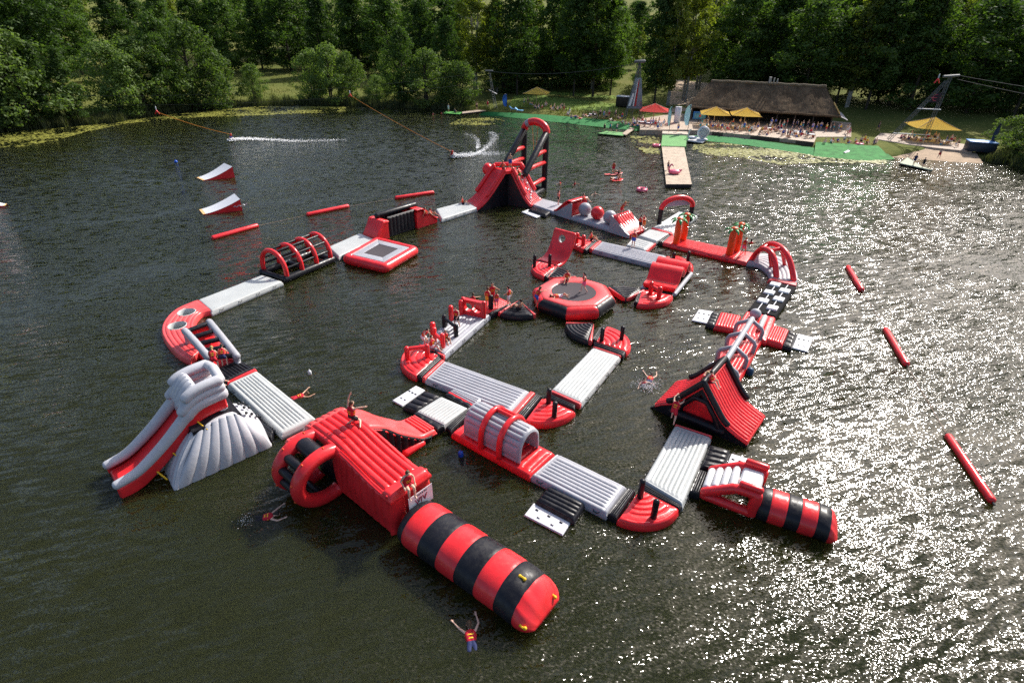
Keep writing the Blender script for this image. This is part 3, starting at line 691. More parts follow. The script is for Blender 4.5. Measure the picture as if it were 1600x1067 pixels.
mb = MB(); mb.tube(ap, .46, 14, cap=False); mb.build('arch_top', RED, t)
pm = ap[5:8]; mb = MB(); mb.tube([p for p in pm], .475, 14, cap=False); mb.build('grey_band', GREY, t)
mb = MB(); mb.tube([bl + V((0, 0, .1)), br + V((0, 0, .1))], .3, 10); mb.build('base_tube', BLACK, t)
mb = MB(); mb.tube([br + V((0, 0, .15)), V((BE.x, BE.y, .15))], .3, 10); mb.build('base_tube', BLACK, t)
for s in (.35, .62):
    mb = MB(); mb.tube([lerp(bl, br, s) + V((0, 0, za - .6)), lerp(bl, br, .5) + V((0, 0, zs * .45))], .03, 5, cap=False); mb.build('swing_rope', ROPE, t)

# ---------------- outer loop: far and right side ------------------------------
runway('small grey mat at the right foot of the peak', [(831, 319), (846, 310), (881, 318.5), (866, 331)], GREY, 0)
boarding('boarding step with a white plate below the tall peak', [(835, 323), (860, 331), (853, 336), (826, 327)], [(825, 327), (848, 336), (838, 340), (815, 331)])
f = Fr((866, 332), (982, 368.5), .3); Wd = abs(f.loc(997, 354.5, HD)[1]) ; Lb = f.L
t = mod('ball_course', 'grey trough with red ramps at both ends holding three big balls', 'obstacle', (925, 350))
wedge_h = up(f(2.4, 0, 0), 318)
wedge(0.0, 1.9, 2.5, wedge_h, 0, Wd, RED, 'ramp', 5); wedge(Lb, Lb - 1.9, Lb - 2.4, wedge_h, 0, Wd, RED, 'ramp', 6)
for y in (-.09, Wd + .01):
    for pts in ([(-.2, .05), (-.2, .4), (.5, .6), (2.45, wedge_h + .05), (2.62, wedge_h), (2.62, .05)], [(Lb + .1, .05), (Lb + .1, .4), (Lb - .4, .6), (Lb - 2.35, wedge_h + .05), (Lb - 2.52, wedge_h), (Lb - 2.52, .05)]):
        mb = MB(); mb.poly([f(x, y, z) for x, z in pts], f.ey * .14); mb.build('side_panel', GREY, t)
mb = MB(); pad4(mb, [f(2.63, 0, .5), f(Lb - 2.54, 0, .5), f(Lb - 2.54, Wd, .5), f(2.63, Wd, .5)], thick=.5, r=.16, ribs=4, along='u', amp=.06, border=.3); mb.build('trough', GREY, t)
for i, (px, py) in enumerate(((914, 327), (933.5, 333), (953, 339.5))):
    bz = .5 + .72; bc = at(px, py, bz); bl_ = thing('big_ball', ('grey ball nearest the peak in the ball course', 'red middle ball of the ball course', 'grey ball nearest the palms in the ball course')[i], 'ball', V((bc.x, bc.y, .5)), 'balls in the trough')
    mb = MB(); mb.ball(bc, .74, 24, 16); mb.build('ball', RED if i == 1 else GREY, bl_)
    mb = MB(); mb.tube([bc + V((cos(k) * .742, sin(k) * .742, 0)) for k in [2 * pi * j / 24 for j in range(24)]], .012, 4, closed=True); mb.build('seam', RED if i == 1 else GREY, bl_)
runway('small pale mat at the end of the ball course', [(998, 368), (1015, 357), (1046, 364.5), (1026, 376.5)], PALE, 0)
runway('small ribbed mat between the ball course and the inner loop', [(979, 382), (990, 370), (1025, 380), (1011, 391.5)][1:] + [(979, 382)], PALE, 4, (.0, .06))
t = runway('pale ribbed mat running under the red and black entry arch', [(1018, 356), (1064, 328), (1093, 334.5), (1050, 366)], PALE, 7, (.04, 0), strap_=(0, .07))
a, b = at(1030, 349), at(1078, 344)
t = mod('entry_arch', 'entry arch with black legs, red crown and grey mesh panel', 'arch', (1053, 348))
zt = up((a + b) / 2, 306) - HD; ap = arch_pts(a, b, zt - .2, leg=.58, n=16)
for p in (a, b):
    mb = MB(); mb.tube([p, p + V((0, 0, zt * .55))], .26, 12); mb.build('leg', BLACK, t)
mb = MB(); mb.tube(ap[1:-1], .28, 12, cap=False); mb.build('crown', RED, t)
mb = MB(); e = (b - a).normalized(); nn = V((-e.y, e.x, 0)) * .03; mb.poly(ap[2:-2], nn); mb.build('mesh_panel', plain('mesh_cloth', (.42, .36, .42), .9), t)
# palm walkway
q = [(1048, 368), (1179, 395.5), (1166.5, 409.5), (1036, 378.5)]
t = runway('long red walkway mat with two pairs of orange palms', q, RED, 7, (.10, .12), group='red walkway', amp=.06)
strap(t, [(1029, 377), (1036, 379), (1048, 368), (1041, 366)], 2, along='v')
def palm(label, px, top):
    b0 = at(*px); zt = up(b0, top) - HD
    t = thing('inflatable_palm', label, 'palm', b0, 'inflatable palms on the red walkway')
    mb = MB(); mb.tube([b0, b0 + V((.03, 0, zt * .3)), b0 + V((-.02, 0, zt * .6)), b0 + V((0, 0, zt * .86))], [.33, .34, .31, .30], 14); mb.build('trunk', ORANGE, t)
    mb = MB(); mb.ball(b0 + V((0, 0, zt * .93)), .33, 14, 8, sz=.7); mb.build('crown_ball', ORANGE, t)
    for k in range(6):
        a = k * pi / 3 + px[0]; d = V((cos(a), sin(a), 0)); c = b0 + V((0, 0, zt * .92)); mb = MB()
        mb.tube([c + d * .25, c + d * .5 + V((0, 0, .05)), c + d * .72 - V((0, 0, .06)), c + d * .88 - V((0, 0, .26))], [.1, .15, .13, .05], 8, flat=.6); mb.build('frond', LEAFGREEN, t)
palm('front palm of the pair by the entry arch', (1056, 380), 340); palm('rear palm of the pair by the entry arch', (1067, 374.5), 333)
palm('front palm of the pair by the curved arches', (1139, 397.5), 355); palm('rear palm of the pair by the curved arches', (1150, 391.5), 348)
# bent mat with twin arches
t = mod('arched_corner', 'bent grey mat under two joined red arches', 'obstacle', (1212, 420))
oc = curve([at(*q) for q in ((1180, 395.5), (1203, 396), (1224, 402), (1240, 414), (1247, 429), (1245, 441))]); ic = curve([at(*q) for q in ((1168, 409.5), (1178, 410), (1188, 413), (1198, 420), (1203, 427), (1205, 434))])
def S(u, v): return lerp(oc(u), ic(u), v)
mb = MB(); pad(mb, S, curve_len(oc) * .8, 2.2, thick=.5, r=.16, ribs=5, along='u', amp=.08, border=.22, nu=26, nv=5); mb.build('air_deck', GREY, t)
strip(t, [S(1.0, 0) + V((0, 0, 0)), at(1244, 446), at(1200, 436.5), S(1.0, 1)], RED_SHEEN)
def bow(p0, p1, top, r=.24):
    a, b = at(*p0), at(*p1); zz = up((a + b) / 2, top) - HD; pts = []
    for i in range(17):
        s = i / 16; pts.append(lerp(a, b, s) + V((0, 0, zz * (1 - abs(2 * s - 1) ** 2.4))))
    return pts
b1 = bow((1174, 406), (1213, 433), 391); b2 = bow((1181, 398), (1240, 438), 385)
for pts in (b1, b2):
    mb = MB(); mb.tube(pts, .25, 12); mb.build('arch', RED, t)
for i in (9, 4):
    mb = MB(); mb.tube([b1[i], b2[i]], .17, 10); mb.build('cross_tube', RED, t)
for pts, px in ((b1, (1205, 417)), (b2, (1226, 414))):
    mb = MB(); mb.tube([at(*px), pts[9]], .17, 10); mb.build('strut', RED, t)
# stepping bridge
q = [(1203, 439), (1244, 448), (1212, 494), (1169, 484)]
t = mod('stepping_bridge', 'black bridge with white stepping pads between the arches and the red cross', 'floating mat', (1206, 467))
P = sub(q, 0, 1); mb = MB(); pad4(mb, P, thick=.4, r=.1, nu=4, nv=8); mb.build('base_mat', MATT, t); S = quadS(*P)
for k in range(3):
    for j in range(2):
        u, v = (.27 if j == 0 else .73), (.10 + k * .29 if j == 0 else .24 + k * .29)
        mb = MB(); pad4(mb, [S(u - .19, v - .055) + V((0, 0, .16)), S(u + .19, v - .055) + V((0, 0, .16)), S(u + .19, v + .055) + V((0, 0, .16)), S(u - .19, v + .055) + V((0, 0, .16))], thick=.16, r=.06, nu=3, nv=3, bulge=.01); mb.build('stepping_pad', WHITE, t)
for u in (.3, .7):
    mb = MB(); mb.tube([S(u, .02) + V((0, 0, .03)), S(u, .98) + V((0, 0, .03))], .045, 6); mb.build('webbing', WHITE, t)
# red cross and rib tunnel
t = mod('cross_platform', 'red cross shaped mat with two side arms, a grey ball and pole', 'floating mat', (1175, 510))
mb = MB(); deck(mb, (1167, 485), (1212, 495), (1198, 532), (1147, 517), thick=.5, r=.15, ribs=6, along='v', amp=.06, border=.2); mb.build('air_deck', RED, t)
mb = MB(); deck(mb, (1126, 487), (1158, 492), (1149, 514), (1117, 508), thick=.5, r=.14, ribs=6, along='v', amp=.08, border=.12); mb.build('arm', RED, t)
mb = MB(); deck(mb, (1206, 506.5), (1233, 514), (1223, 537), (1195, 529), thick=.5, r=.14, ribs=6, along='v', amp=.08, border=.12); mb.build('arm', RED, t)
b0 = at(1179, 496); mb = MB(); mb.ball(b0 + V((0, 0, .3)), .42, 16, 10); mb.build('ball', GREY, t)
mb = MB(); mb.tube([at(1186, 517) + V((0, 0, .2)), at(1194, 499) + V((0, 0, .2))], .2, 10); mb.build('bolster', PALE, t)
boarding('left boarding step of the red cross, nearest the trampoline', [(1113, 486), (1126, 488), (1117, 509), (1104, 505)], [(1092, 483), (1115, 486.5), (1105, 505), (1081, 500)])
boarding('right boarding step of the red cross, towards open water', [(1233, 514), (1245, 519), (1237, 543), (1223, 538)], [(1247, 521), (1271, 527), (1262, 549), (1238, 543)])
f = Fr((1150, 603), (1192, 528), HD); W = f.loc(1145, 514, HD)[1]; W = 2.0
t = mod('rib_tunnel', 'red walkway under four grey gabled frames with a ridge tube', 'obstacle', (1150, 560))
mb = MB(); pad4(mb, [f(-.4, 0, HD), f(f.L, 0, HD), f(f.L, W, HD), f(-.4, W, HD)], thick=.55, r=.18, ribs=6, along='u', amp=.06, border=.3, nu=14); mb.build('air_deck', RED, t)
zr = up(f(f.L * .97, W / 2, 0), 501)
for k in range(4):
    x = f.L * (.04 + .31 * k); zz = zr
    mb = MB(); mb.tube([f(x, .14, HD - .05), f(x, .10, HD + (zr - HD) * .45), f(x, .2, HD + (zr - HD) * .62), f(x, W * .5 - .1, zr), f(x, W * .5 + .1, zr), f(x, W - .2, HD + (zr - HD) * .62), f(x, W - .1, HD + (zr - HD) * .45), f(x, W - .14, HD - .05)], .15, 10); mb.build('gable_frame', GREY, t)
mb = MB(); mb.tube([f(f.L * .02, W / 2, zr + .04), f(f.L * 1.0, W / 2, zr + .04)], .19, 12); mb.build('ridge_tube', GREY, t)
for k in range(3):
    x = f.L * (.2 + .3 * k); mb = MB(); mb.tube([f(x, W / 2, zr - .15), f(x, W / 2, zr - .9)], [.1, .16], 8); mb.build('punch_bag', BLACK, t)
# red house with slides
f = Fr((1057, 657), (1112, 680), 0); zr = 2.95; D = 2.95; xc = 1.03
t = mod('gable_house', 'red gabled house with black frame and slides down both roof sides', 'obstacle', (1100, 650))
for s, nm in ((1, 'right slide with white creases'), (-1, 'left slide')):
    c = curve([f(xc, 0, zr), f(xc + s * .75, 0, zr - .95), f(xc + s * 1.45, 0, zr - 1.8), f(xc + s * 2.1, 0, .75), f(xc + s * (2.95 if s > 0 else 2.55), 0, .42)])
    def S(u, v): return c(u) + f.ey * lerp(0.1, D + .35 - .1, v)
    mb = MB(); pad(mb, S, curve_len(c), D + .15, thick=.22, r=.1, ribs=10, along='u', amp=.09, border=.16, nu=26, nv=4, flip=s < 0); mb.build('slide', RED, t, label=nm)
    for y in (.02, D + .28):
        mb = MB(); mb.tube([c(u / 20) + f.ey * y + V((0, 0, .12)) for u in range(0, 13)], .17, 10); mb.build('roof_edge_tube', BLACK, t)
    cc = [c(u / 14) for u in range(15)]
    mb = MB(); mb.poly([p + f.ey * .12 - V((0, 0, .12)) for p in cc] + [f(xc + s * 2.95, .12, -.1), f(xc, .12, -.1)], f.ey * .1) if False else None
    mb = MB(); pts = [p + f.ey * .14 - V((0, 0, .22)) for p in cc] + [f(xc + s * 2.9, .14, -.1), f(xc + s * 1.5, .14, -.1)] + [f(xc + s * .95, .14, .9), f(xc, .14, 2.2)]
    mb.poly(pts, f.ey * .18); mb.build('gable_frame', BLACK, t)
    mb = MB(); pts = [p + f.ey * (D + .02) - V((0, 0, .22)) for p in cc] + [f(xc + s * 2.9, D + .02, -.1), f(xc, D + .02, -.1)]; mb.poly(pts, f.ey * .14); mb.build('rear_panel', BLACK, t)
mb = MB(); mb.poly([f(xc - .93, .42, .2), f(xc + .93, .42, .2), f(xc + .9, .42, .95), f(xc + .3, .42, 1.9), f(xc, .42, 2.1), f(xc - .3, .42, 1.9), f(xc - .9, .42, .95)], f.ey * .12); mb.build('front_wall', RED, t)
mb = MB(); mb.tube([f(xc - 1.5, .25, .35), f(xc + 1.5, .25, .35)], .26, 10); mb.build('sill_tube', BLACK, t)
mb = MB(); mb.tube([f(xc - 1.25, .2, .42), f(xc - .9, .2, 1.15), f(xc - .35, .2, 1.85), f(xc + .35, .2, 1.85), f(xc + .9, .2, 1.15), f(xc + 1.25, .2, .42)], .17, 10); mb.build('doorway_tube', BLACK, t)
mb = MB(); mb.tube([f(xc, 0, zr + .14), f(xc, D + .25, zr + .14)], .16, 10); mb.build('ridge_tube', BLACK, t)
mb = MB(); mb.box(f(xc, D * .5 + .1, .1), 4.6, D - .1, .4, f.ex, f.ey, bev=.08); mb.build('float', BLACK, t)
# right near corner
q = [(1056, 662), (1005, 750), (1067, 788), (1112.5, 680)]
runway('broad ribbed grey mat leading up to the red gabled house', q, PALE, 7, (.02, 0), amp=.07)
t, _ = corner('red quarter round corner with two black posts, nearest to the camera on the right', (1000, 764), (966, 809), (1062, 793))
post(t, (1000, 776), 1.1); post(t, (1021, 808), 1.1)
strap(t, [(983, 761), (993, 766), (964, 808), (950, 802)], 3, along='v'); strap(t, [(1006, 754), (1066, 790), (1063, 795), (999, 763)], 3)
boarding('boarding step beside the broad grey mat below the house', [(1109, 693), (1141, 703), (1131, 733), (1096, 727)], [(1143, 708), (1176, 718), (1168, 738), (1133, 732)])
strap(t, [(1093, 732), (1107, 737), (1094, 771), (1078, 767)], 3, along='v')
f = Fr((1093, 782), (1174, 812), 0)
W = 1.95; t = mod('step_tower', 'small red step tower with white rungs leading to the striped bag', 'obstacle', (1140, 790)); Ls = f.L; zt = up(f(Ls, 0, 0), 772)
for y in (0.12, W - .12):
    mb = MB(); mb.tube([f(.1, y, .35), f(Ls - .15, y, .3)], .24, 10); mb.build('base_tube', RED, t)
    mb = MB(); mb.tube([f(.1, y, .5), f(Ls * .55, y, zt - .28), f(Ls * .68, y, zt - .2), f(Ls - .1, y, zt - .2)], .24, 10); mb.build('stringer', RED, t)
    mb = MB(); mb.tube([f(Ls - .1, y, .3), f(Ls - .08, y, zt - .2)], .26, 10); mb.build('upright', RED, t)
    mb = MB(); mb.tube([f(Ls * .66, y, zt + .12), f(Ls + .02, y, zt + .12)], .17, 10); mb.build('hand_rail', RED, t)
for k in range(4):
    x = Ls * (.06 + .15 * k); z = .55 + (zt - .75) * (k + .2) / 4.2; mb = MB(); mb.tube([f(x, .35, z), f(x, W - .35, z)], .2, 10, flat=1.25); mb.build('rung', WHITE, t)
mb = MB(); pad4(mb, [f(Ls * .62, .3, zt - .05), f(Ls - .02, .3, zt - .05), f(Ls - .02, W - .3, zt - .05), f(Ls * .62, W - .3, zt - .05)], thick=.35, r=.1); mb.build('platform', WHITE, t)
# striped jump bags
def jump_bag(label, f, L, hw, hh, bands, px):
    t = mod('jump_bag', label, 'jump bag', px, 'striped jump bags'); n = 150; seg = 40; edges = [b_[0] for b_ in bands[1:]]
    def ring(s):
        k = sqrt(max(0, 1 - ((.10 - s) / .10) ** 2)) * .18 + .82 if s < .10 else 1.0
        d_ = min(abs(s - q) for q in edges); k *= 1 - .022 * math.exp(-(d_ / .010) ** 2)
        e = max(0, (s - .80) / .20); hz_ = hh * k * (1 - e ** 2.6 * .88); hy = hw * k * (1 + .02 * e - .34 * e ** 6)
        zc = hh * .72 - hh * .30 * e ** 1.5
        wr = .05 * e * (1 - e) * 2 + .018 * e
        return [f(L * s, hy * cos(2 * pi * j / seg) * (1 - .05 * e * abs(sin(9 * pi * j / seg)) * 0), zc + (hz_ * (1 + .05 * e * sin(j * 2.1)) + wr * sin(j * 1.7)) * sin(2 * pi * j / seg)) for j in range(seg)]
    for i, (s0, s1, m) in enumerate(bands):
        ks = max(3, int((s1 - s0) * n)); mb = MB(); mb.grid([ring(lerp(s0, s1, k / ks)) for k in range(ks + 1)], cv=True)
        if i in (0, len(bands) - 1): mb.add(ring(s0 if i == 0 else s1), [tuple(range(seg))])
        mb.build('band', m, t, label=('black band' if m is BLACK else 'red band'))
    return t, ring
f = Fr((648, 818), (855, 960), .4); Lb = f.L
bd = [0, .055, .19, .335, .475, .62, .76, .885, 1.0]
t, ring = jump_bag('huge red and black striped jump bag in the foreground', f, Lb, 1.20, .92, [(bd[i], bd[i + 1], BLACK if i % 2 == 0 else RED) for i in range(8)], (650, 812))
for s, j in ((.83, 3), (.95, 5), (.975, 2)):
    r_ = ring(s); p = r_[len(r_) - 1 - j if j > 3 else (28 - 2)] if False else r_[(10 + (j - 3) * 4) % 40]; n_ = (p - f(Lb * s, 0, .8)).normalized()
    ex = f.ex; ey = n_.cross(ex).normalized(); mb = MB()
    for e in (-.11, .11): mb.ball(p + ex * e, .075, 10, 6)
    mb.tube([p - ex * .1 + n_ * .03, p + ex * .1 + n_ * .03], .045, 6); mb.build('grab_handle', YELLOW, t)
f = Fr((1181, 788), (1304, 828), .3); Lb = f.L + .1
bd = [0, .16, .36, .53, .72, .88, 1.0]
jump_bag('small red and black striped jump bag beside the step tower', f, Lb, .88, .72, [(bd[i], bd[i + 1], BLACK if i % 2 == 0 else RED) for i in range(6)], (1185, 790))

# ---------------- outer loop: near side ---------------------------------------
q = [(830, 741), (870, 707), (979, 758.5), (948, 801.5)]
q = [q[0], q[3], q[2], q[1]]
runway('ribbed grey mat on the near side between the tunnel and the red corner', q, GREY, 7, (0, 0), strap_=(0, 0))
boarding('boarding step with white plate on the near side of the course', [(857, 758), (914, 785), (897, 812), (838, 781)], [(834, 785), (892, 815), (879, 835), (819, 804)])
f = Fr((706, 675), (828, 742), HD); W = abs(f.loc(861, 707, HD)[1]); W = 2.15
t = mod('tunnel', 'grey ribbed half tunnel with two red hoops on a red mat', 'tunnel', (780, 700))
mb = MB(); pad4(mb, [f(0, 0, HD), f(f.L, 0, HD), f(f.L, W, HD), f(0, W, HD)], thick=.5, r=.16, ribs=12, along='v', amp=.07, border=.22, nu=4); mb.build('air_deck', RED, t)
x0, x1 = f.L * .13, f.L * .84; hw = .92; zt = 1.62
def S(u, v):
    a = pi * v; cx = -cos(a) * hw; k = .32
    return f(lerp(x0, x1, u), W / 2 + cx * (1 if True else 1), HD + .05 + (zt) * (k * min(1, sin(a) * 2.5) + (1 - k) * sin(a)))
arc = sum((S(0, (i + 1) / 30) - S(0, i / 30)).length for i in range(30))
mb = MB(); pad(mb, S, x1 - x0, arc, thick=.2, r=.1, ribs=9, along='u', amp=.085, border=.14, nu=6, nv=4, bulge=.03); o = mb.build('tunnel_shell', GREY, t)
for x in (.39, .62):
    mb = MB(); mb.tube([S((x * f.L - x0) / (x1 - x0), v / 24) + (S(.5, v / 24) - f(lerp(x0, x1, .5), W / 2, HD + .6)).normalized() * .14 for v in range(25)], .155, 10); mb.build('hoop', RED, t)
for v in (.55, .66):
    a_, b_ = [S((x * f.L - x0) / (x1 - x0), v) + (S(.5, v) - f(lerp(x0, x1, .5), W / 2, HD + .6)).normalized() * .16 for x in (.39, .62)]
    mb = MB(); mb.tube([a_, b_], .11, 8); mb.build('cross_tube', RED, t)
strap(t, [(697, 666), (705, 674), (741, 639), (733, 635)], 3, along='v')
t = mod('junction_mat', 'square grey ribbed mat with black edges between the slide ramp and the inner loop', 'floating mat', (690, 640))
mb = MB(); deck(mb, (689, 618.5), (731, 637), (694, 663.5), (651, 642), thick=.5, r=.1, ribs=9, along='v', amp=.05, border=.1); mb.build('air_deck', PALE, t)
strap(t, [(695, 615.5), (703, 612), (742, 633), (733, 636.5)], 3); strap(t, [(646, 645), (651, 643), (694, 665), (684, 671)], 3)
boarding('boarding step at the left of the square grey junction', [(665, 609.5), (688, 618), (650, 641), (630, 634)], [(650, 602), (664, 609), (629, 634), (613, 625)])

# ---------------- big red slide block, ramp and climbing wheel -----------------
f = Fr((616, 837), (536, 770), 0)                                    # x from the jump end to the plateau, y to the left
t = mod('slide_tower', 'large red ribbed slide block with a raised lip above the striped bag', 'slide', (590, 790))
W = 2.12; z0, z1 = 2.25, 2.85; XP = 6.15
c = curve([f(.45, 0, z0), f(1.6, 0, z0 + .1), f(2.9, 0, z0 + .3), f(4.1, 0, z1 - .02), f(5.2, 0, z1 + .02), f(XP, 0, z1 - .02)])
def S(u, v): return c(u) - f.ey * lerp(0, W, v)
mb = MB(); pad(mb, S, curve_len(c), W, thick=.4, r=.2, ribs=5, along='u', amp=.13, border=.2, nu=26, nv=5); mb.build('ribbed_top', RED, t)
# end block with raised lip and front face
mb = MB(); pad4(mb, [f(-.12, .06, z0 + .22), f(.52, .06, z0 + .22), f(.52, -W - .06, z0 + .22), f(-.12, -W - .06, z0 + .22)], thick=.5, r=.22, nu=4, nv=6, bulge=.06); mb.build('end_lip', RED, t)
mb = MB(); pad4(mb, [f(-.12, .04, .05), f(-.12, -W - .04, .05), f(-.10, -W - .04, z0 + .1), f(-.10, .04, z0 + .1)], thick=.3, r=.14, ribs=3, along='v', amp=.06, border=.1, nu=4, nv=6); mb.build('front_face', RED, t)
# near side wall: sagging vertical ribs
for y, nm in ((.02, 'left_wall'), (-W - .02, 'right_wall')):
    sg = 1 if y > 0 else -1
    def S(u, v):
        x = lerp(-.05, 4.2, u); zt = z0 + .05 if x < .5 else lerp(z0 - .05, z1 - .15, smooth((x - .5) / 3.6)); return f(x, y + sg * .10 * sin(pi * v), lerp(.02, zt, v))
    mb = MB(); pad(mb, S, 4.25, 2.4, thick=.2, r=.1, ribs=8, along='v', amp=.08, border=.1, nu=4, nv=8, away=sg < 0); mb.build(nm, RED, t)
mb = MB(); mb.box(f(2.0, -W / 2, .9), 4.0, W - .5, 1.9, f.ex, f.ey); mb.box(f(5.1, -W / 2, 1.2), 2.0, W - .4, 2.5, f.ex, f.ey); mb.build('core', BLACK, t)
# back face down towards the long grey mat
c = curve([f(XP - .1, 0, z1), f(6.6, 0, z1 - .25), f(7.1, 0, z1 * .62), f(7.6, 0, .7), f(8.3, 0, .45), f(9.05, 0, .42)])
def S(u, v): return c(u) - f.ey * lerp(0, W, v)
mb = MB(); pad(mb, S, curve_len(c), W, thick=.35, r=.14, ribs=5, along='u', amp=.07, border=.2, nu=26, nv=5, away=True); mb.build('rear_face', RED_SHEEN, t)
# ramp down to the junction, with black padded side
RP = [(-W + .1, z1 - .02), (-W - .7, z1 - .45), (-W - 1.5, z1 - 1.25), (-W - 2.3, .95), (-W - 2.9, .55), (-W - 3.75, .46)]
c = curve([f(0, y, z) for y, z in RP])
xe0, xe1 = f.loc(679, 674, HD)[0], f.loc(649, 645, HD)[0]
def S(u, v):
    p = c(u); x = lerp(lerp(4.0, 6.1, v), lerp(xe0, xe1, v), u); return p + f.ex * x
mb = MB(); pad(mb, S, curve_len(c), 2.1, thick=.3, r=.18, ribs=0, nu=26, nv=6, sag=.02, flip=True); mb.build('ramp', RED_SHEEN, t)
for k in range(4):
    u = .86 + k * .04; mb = MB(); mb.tube([S(u, .12) + V((0, 0, .03)), S(u, .88) + V((0, 0, .03))], .07, 8); mb.build('grip_roll', RED_SHEEN, t)
def S2(u, v):
    p = S(u, 0.0); return V((p.x, p.y, lerp(-.05, p.z - .18, v))) - f.ex * .05
mb = MB(); pad(mb, lambda u, v: S2(u * .92, v), 4.6, 1.6, thick=.16, r=.06, ribs=9, along='v', amp=.08, border=.06, nu=4, nv=6, flip=True); mb.build('ramp_side', BLACK, t)
mb = MB(); p0, p1 = f(3.85, -W - 1.7, .12), f(3.75, -W - 2.75, .12); mb.tube([p0, p1], [.34, .24], 10, flat=.8); mb.build('outrigger', RED, t)
# banner on the front face
bn = [f(-.46, -W * .30, 1.12), f(-.46, -W * .93, 1.12), f(-.44, -W * .93, 2.02), f(-.44, -W * .30, 2.02)]
mb = MB(); mb.poly(bn, f.ex * .02); ban = mb.build('banner', PLATE, t, label='white banner with red and dark lettering')
INK = plain('banner_ink', (.35, .03, .08), .7); INK2 = plain('banner_ink_dark', (.03, .03, .05), .7)
def text_on(parent, s, o, ex, ey, size, mat, name='lettering'):
    cu = bpy.data.curves.new(name, 'FONT'); cu.body = s; cu.size = size; cu.align_x = 'CENTER'; cu.align_y = 'CENTER'; cu.extrude = .003
    tmp = bpy.data.objects.new('tmp', cu); C.objects.link(tmp); dg = bpy.context.evaluated_depsgraph_get(); me = bpy.data.meshes.new_from_object(tmp.evaluated_get(dg)); bpy.data.objects.remove(tmp)
    ez = ex.cross(ey); M = Matrix(((ex.x, ey.x, ez.x, o.x), (ex.y, ey.y, ez.y, o.y), (ex.z, ey.z, ez.z, o.z), (0, 0, 0, 1)))
    me.transform(M); me.transform(Matrix.Translation(-parent_loc(parent))); me.materials.clear(); me.materials.append(mat)
    ob = bpy.data.objects.new(name, me); C.objects.link(ob); ob.parent = parent; return ob
bo = f(-.466, -W * .615, 1.57); bx_, bz_ = -f.ey, V((0, 0, 1))
text_on(ban, 'VIV', bo, bx_, bz_, .50, INK); text_on(ban, 'VIV', bo + bx_ * .02 + bz_ * .02 - f.ex * .002, bx_, bz_, .36, INK2)
for dz in (.34, -.34):
    mb = MB()
    for k in range(7): mb.box(bo + bx_ * (-.3 + k * .1) + bz_ * (dz + .02 * (k % 2)), .06, .008, .07, bx_, f.ex, bz_)
    mb.build('print_row', INK2, ban)
# climbing wheel: two C rings joined by black rolls, bulging from the left side
t = mod('ring_climber', 'red double ring climbing wheel with black rungs on the side of the big slide', 'obstacle', (490, 760))
cy, cz, Ro = .50, 1.36, 1.28
def cring(x):
    pts = []
    for i in range(25):
        a = radians(112 - 224 * i / 24); pts.append(f(x, cy + Ro * cos(a) * 1.12 + .02, cz + Ro * sin(a) * .95))
    return [f(x, .12, cz + Ro * .9)] + pts + [f(x, .12, cz - Ro * .88)]
for x in (4.15, 5.75):
    pts = cring(x); mb = MB(); mb.tube(pts, .34, 12, flat=1.0); mb.build('ring', RED, t)
    for i in (3, 7, 11, 15, 19, 23):                                 # small grab toggles on the rim
        d = (pts[i] - f(x, cy, cz)).normalized(); mb = MB(); mb.box(pts[i] + d * .34, .12, .08, .07, f.ex, d.cross(f.ex), d, bev=.02); mb.build('toggle', ORANGE, t)
pts = cring(0)
for i in (4, 8, 11, 14, 17, 21):
    p = pts[i]; mb = MB()
    if i == 4: mb.tube([p + f.ex * 4.45, p + f.ex * 5.45], .42, 12, flat=.7)
    else: mb.tube([p + f.ex * 4.4, p + f.ex * 5.5], .22, 10)
    mb.build('rung', BLACK, t)

# ---------------- left: long mat, ladder bridge, mountain slide ------------------
q = [(355, 599), (401, 578), (493, 652), (439, 677)]
q = [q[0], q[3], q[2], q[1]]
runway('long ribbed grey mat between the mountain slide and the big red slide', q, PALE, 7, (0, 0), amp=.08, border=.3)
t = mod('landing_mat', 'black ribbed landing mat at the foot of the ladder bridge', 'floating mat', (365, 578))
mb = MB(); deck(mb, (333, 578), (372, 560), (397, 574), (355, 594), thick=.5, r=.13, ribs=7, along='v', amp=.09, border=.16); mb.build('air_deck', BLACK, t)
strip(t, [at(398, 575), at(401, 577.5), at(355, 598), at(355, 595)], RED)
boarding_t = mod('side_step', 'black side step beside the long grey mat by the mountain', 'boarding step', (412, 665))
mb = MB(); deck(mb, (398, 648), (428, 672), (424, 684), (394, 659), z=.32, thick=.4, r=.1, ribs=2, along='u', amp=.06, border=.06); mb.build('step_pad', BLACK, boarding_t)
# ladder bridge
t = mod('ladder_bridge', 'inclined ladder bridge with grey side beams and black rungs', 'obstacle', (325, 545))
bz0, bz1 = 1.35, .95
A0, A1 = at(327, 503, bz0), at(370, 557, bz1); B0, B1 = at(289, 517, bz0), at(327, 560, bz1)
for (p, q_) in ((A0, A1), (B0, B1)):
    mb = MB(); mb.tube([p, lerp(p, q_, .5) + V((0, 0, .05)), q_], .24, 12); mb.build('side_beam', GREY, t)
    for s in (0.03, .97):
        e = lerp(p, q_, s); mb = MB(); mb.tube([e, V((e.x, e.y, .2))], .2, 10); mb.build('leg', GREY, t)
    mb = MB(); mb.tube([V((q_.x, q_.y, .4)), lerp(p, q_, .72) - V((0, 0, .1))], .16, 10); mb.build('brace', GREY, t)
for k in range(5):
    s = .03 + .235 * k; mb = MB(); mb.tube([lerp(B0, B1, s) , lerp(A0, A1, s)], .17, 10); mb.build('rung', BLACK, t)
mb = MB(); fl = [V((p.x, p.y, HD)) for p in (B0, B1, A1, A0)]; pad4(mb, fl, thick=.5, r=.14, ribs=0); mb.build('floor_mat', RED, t)
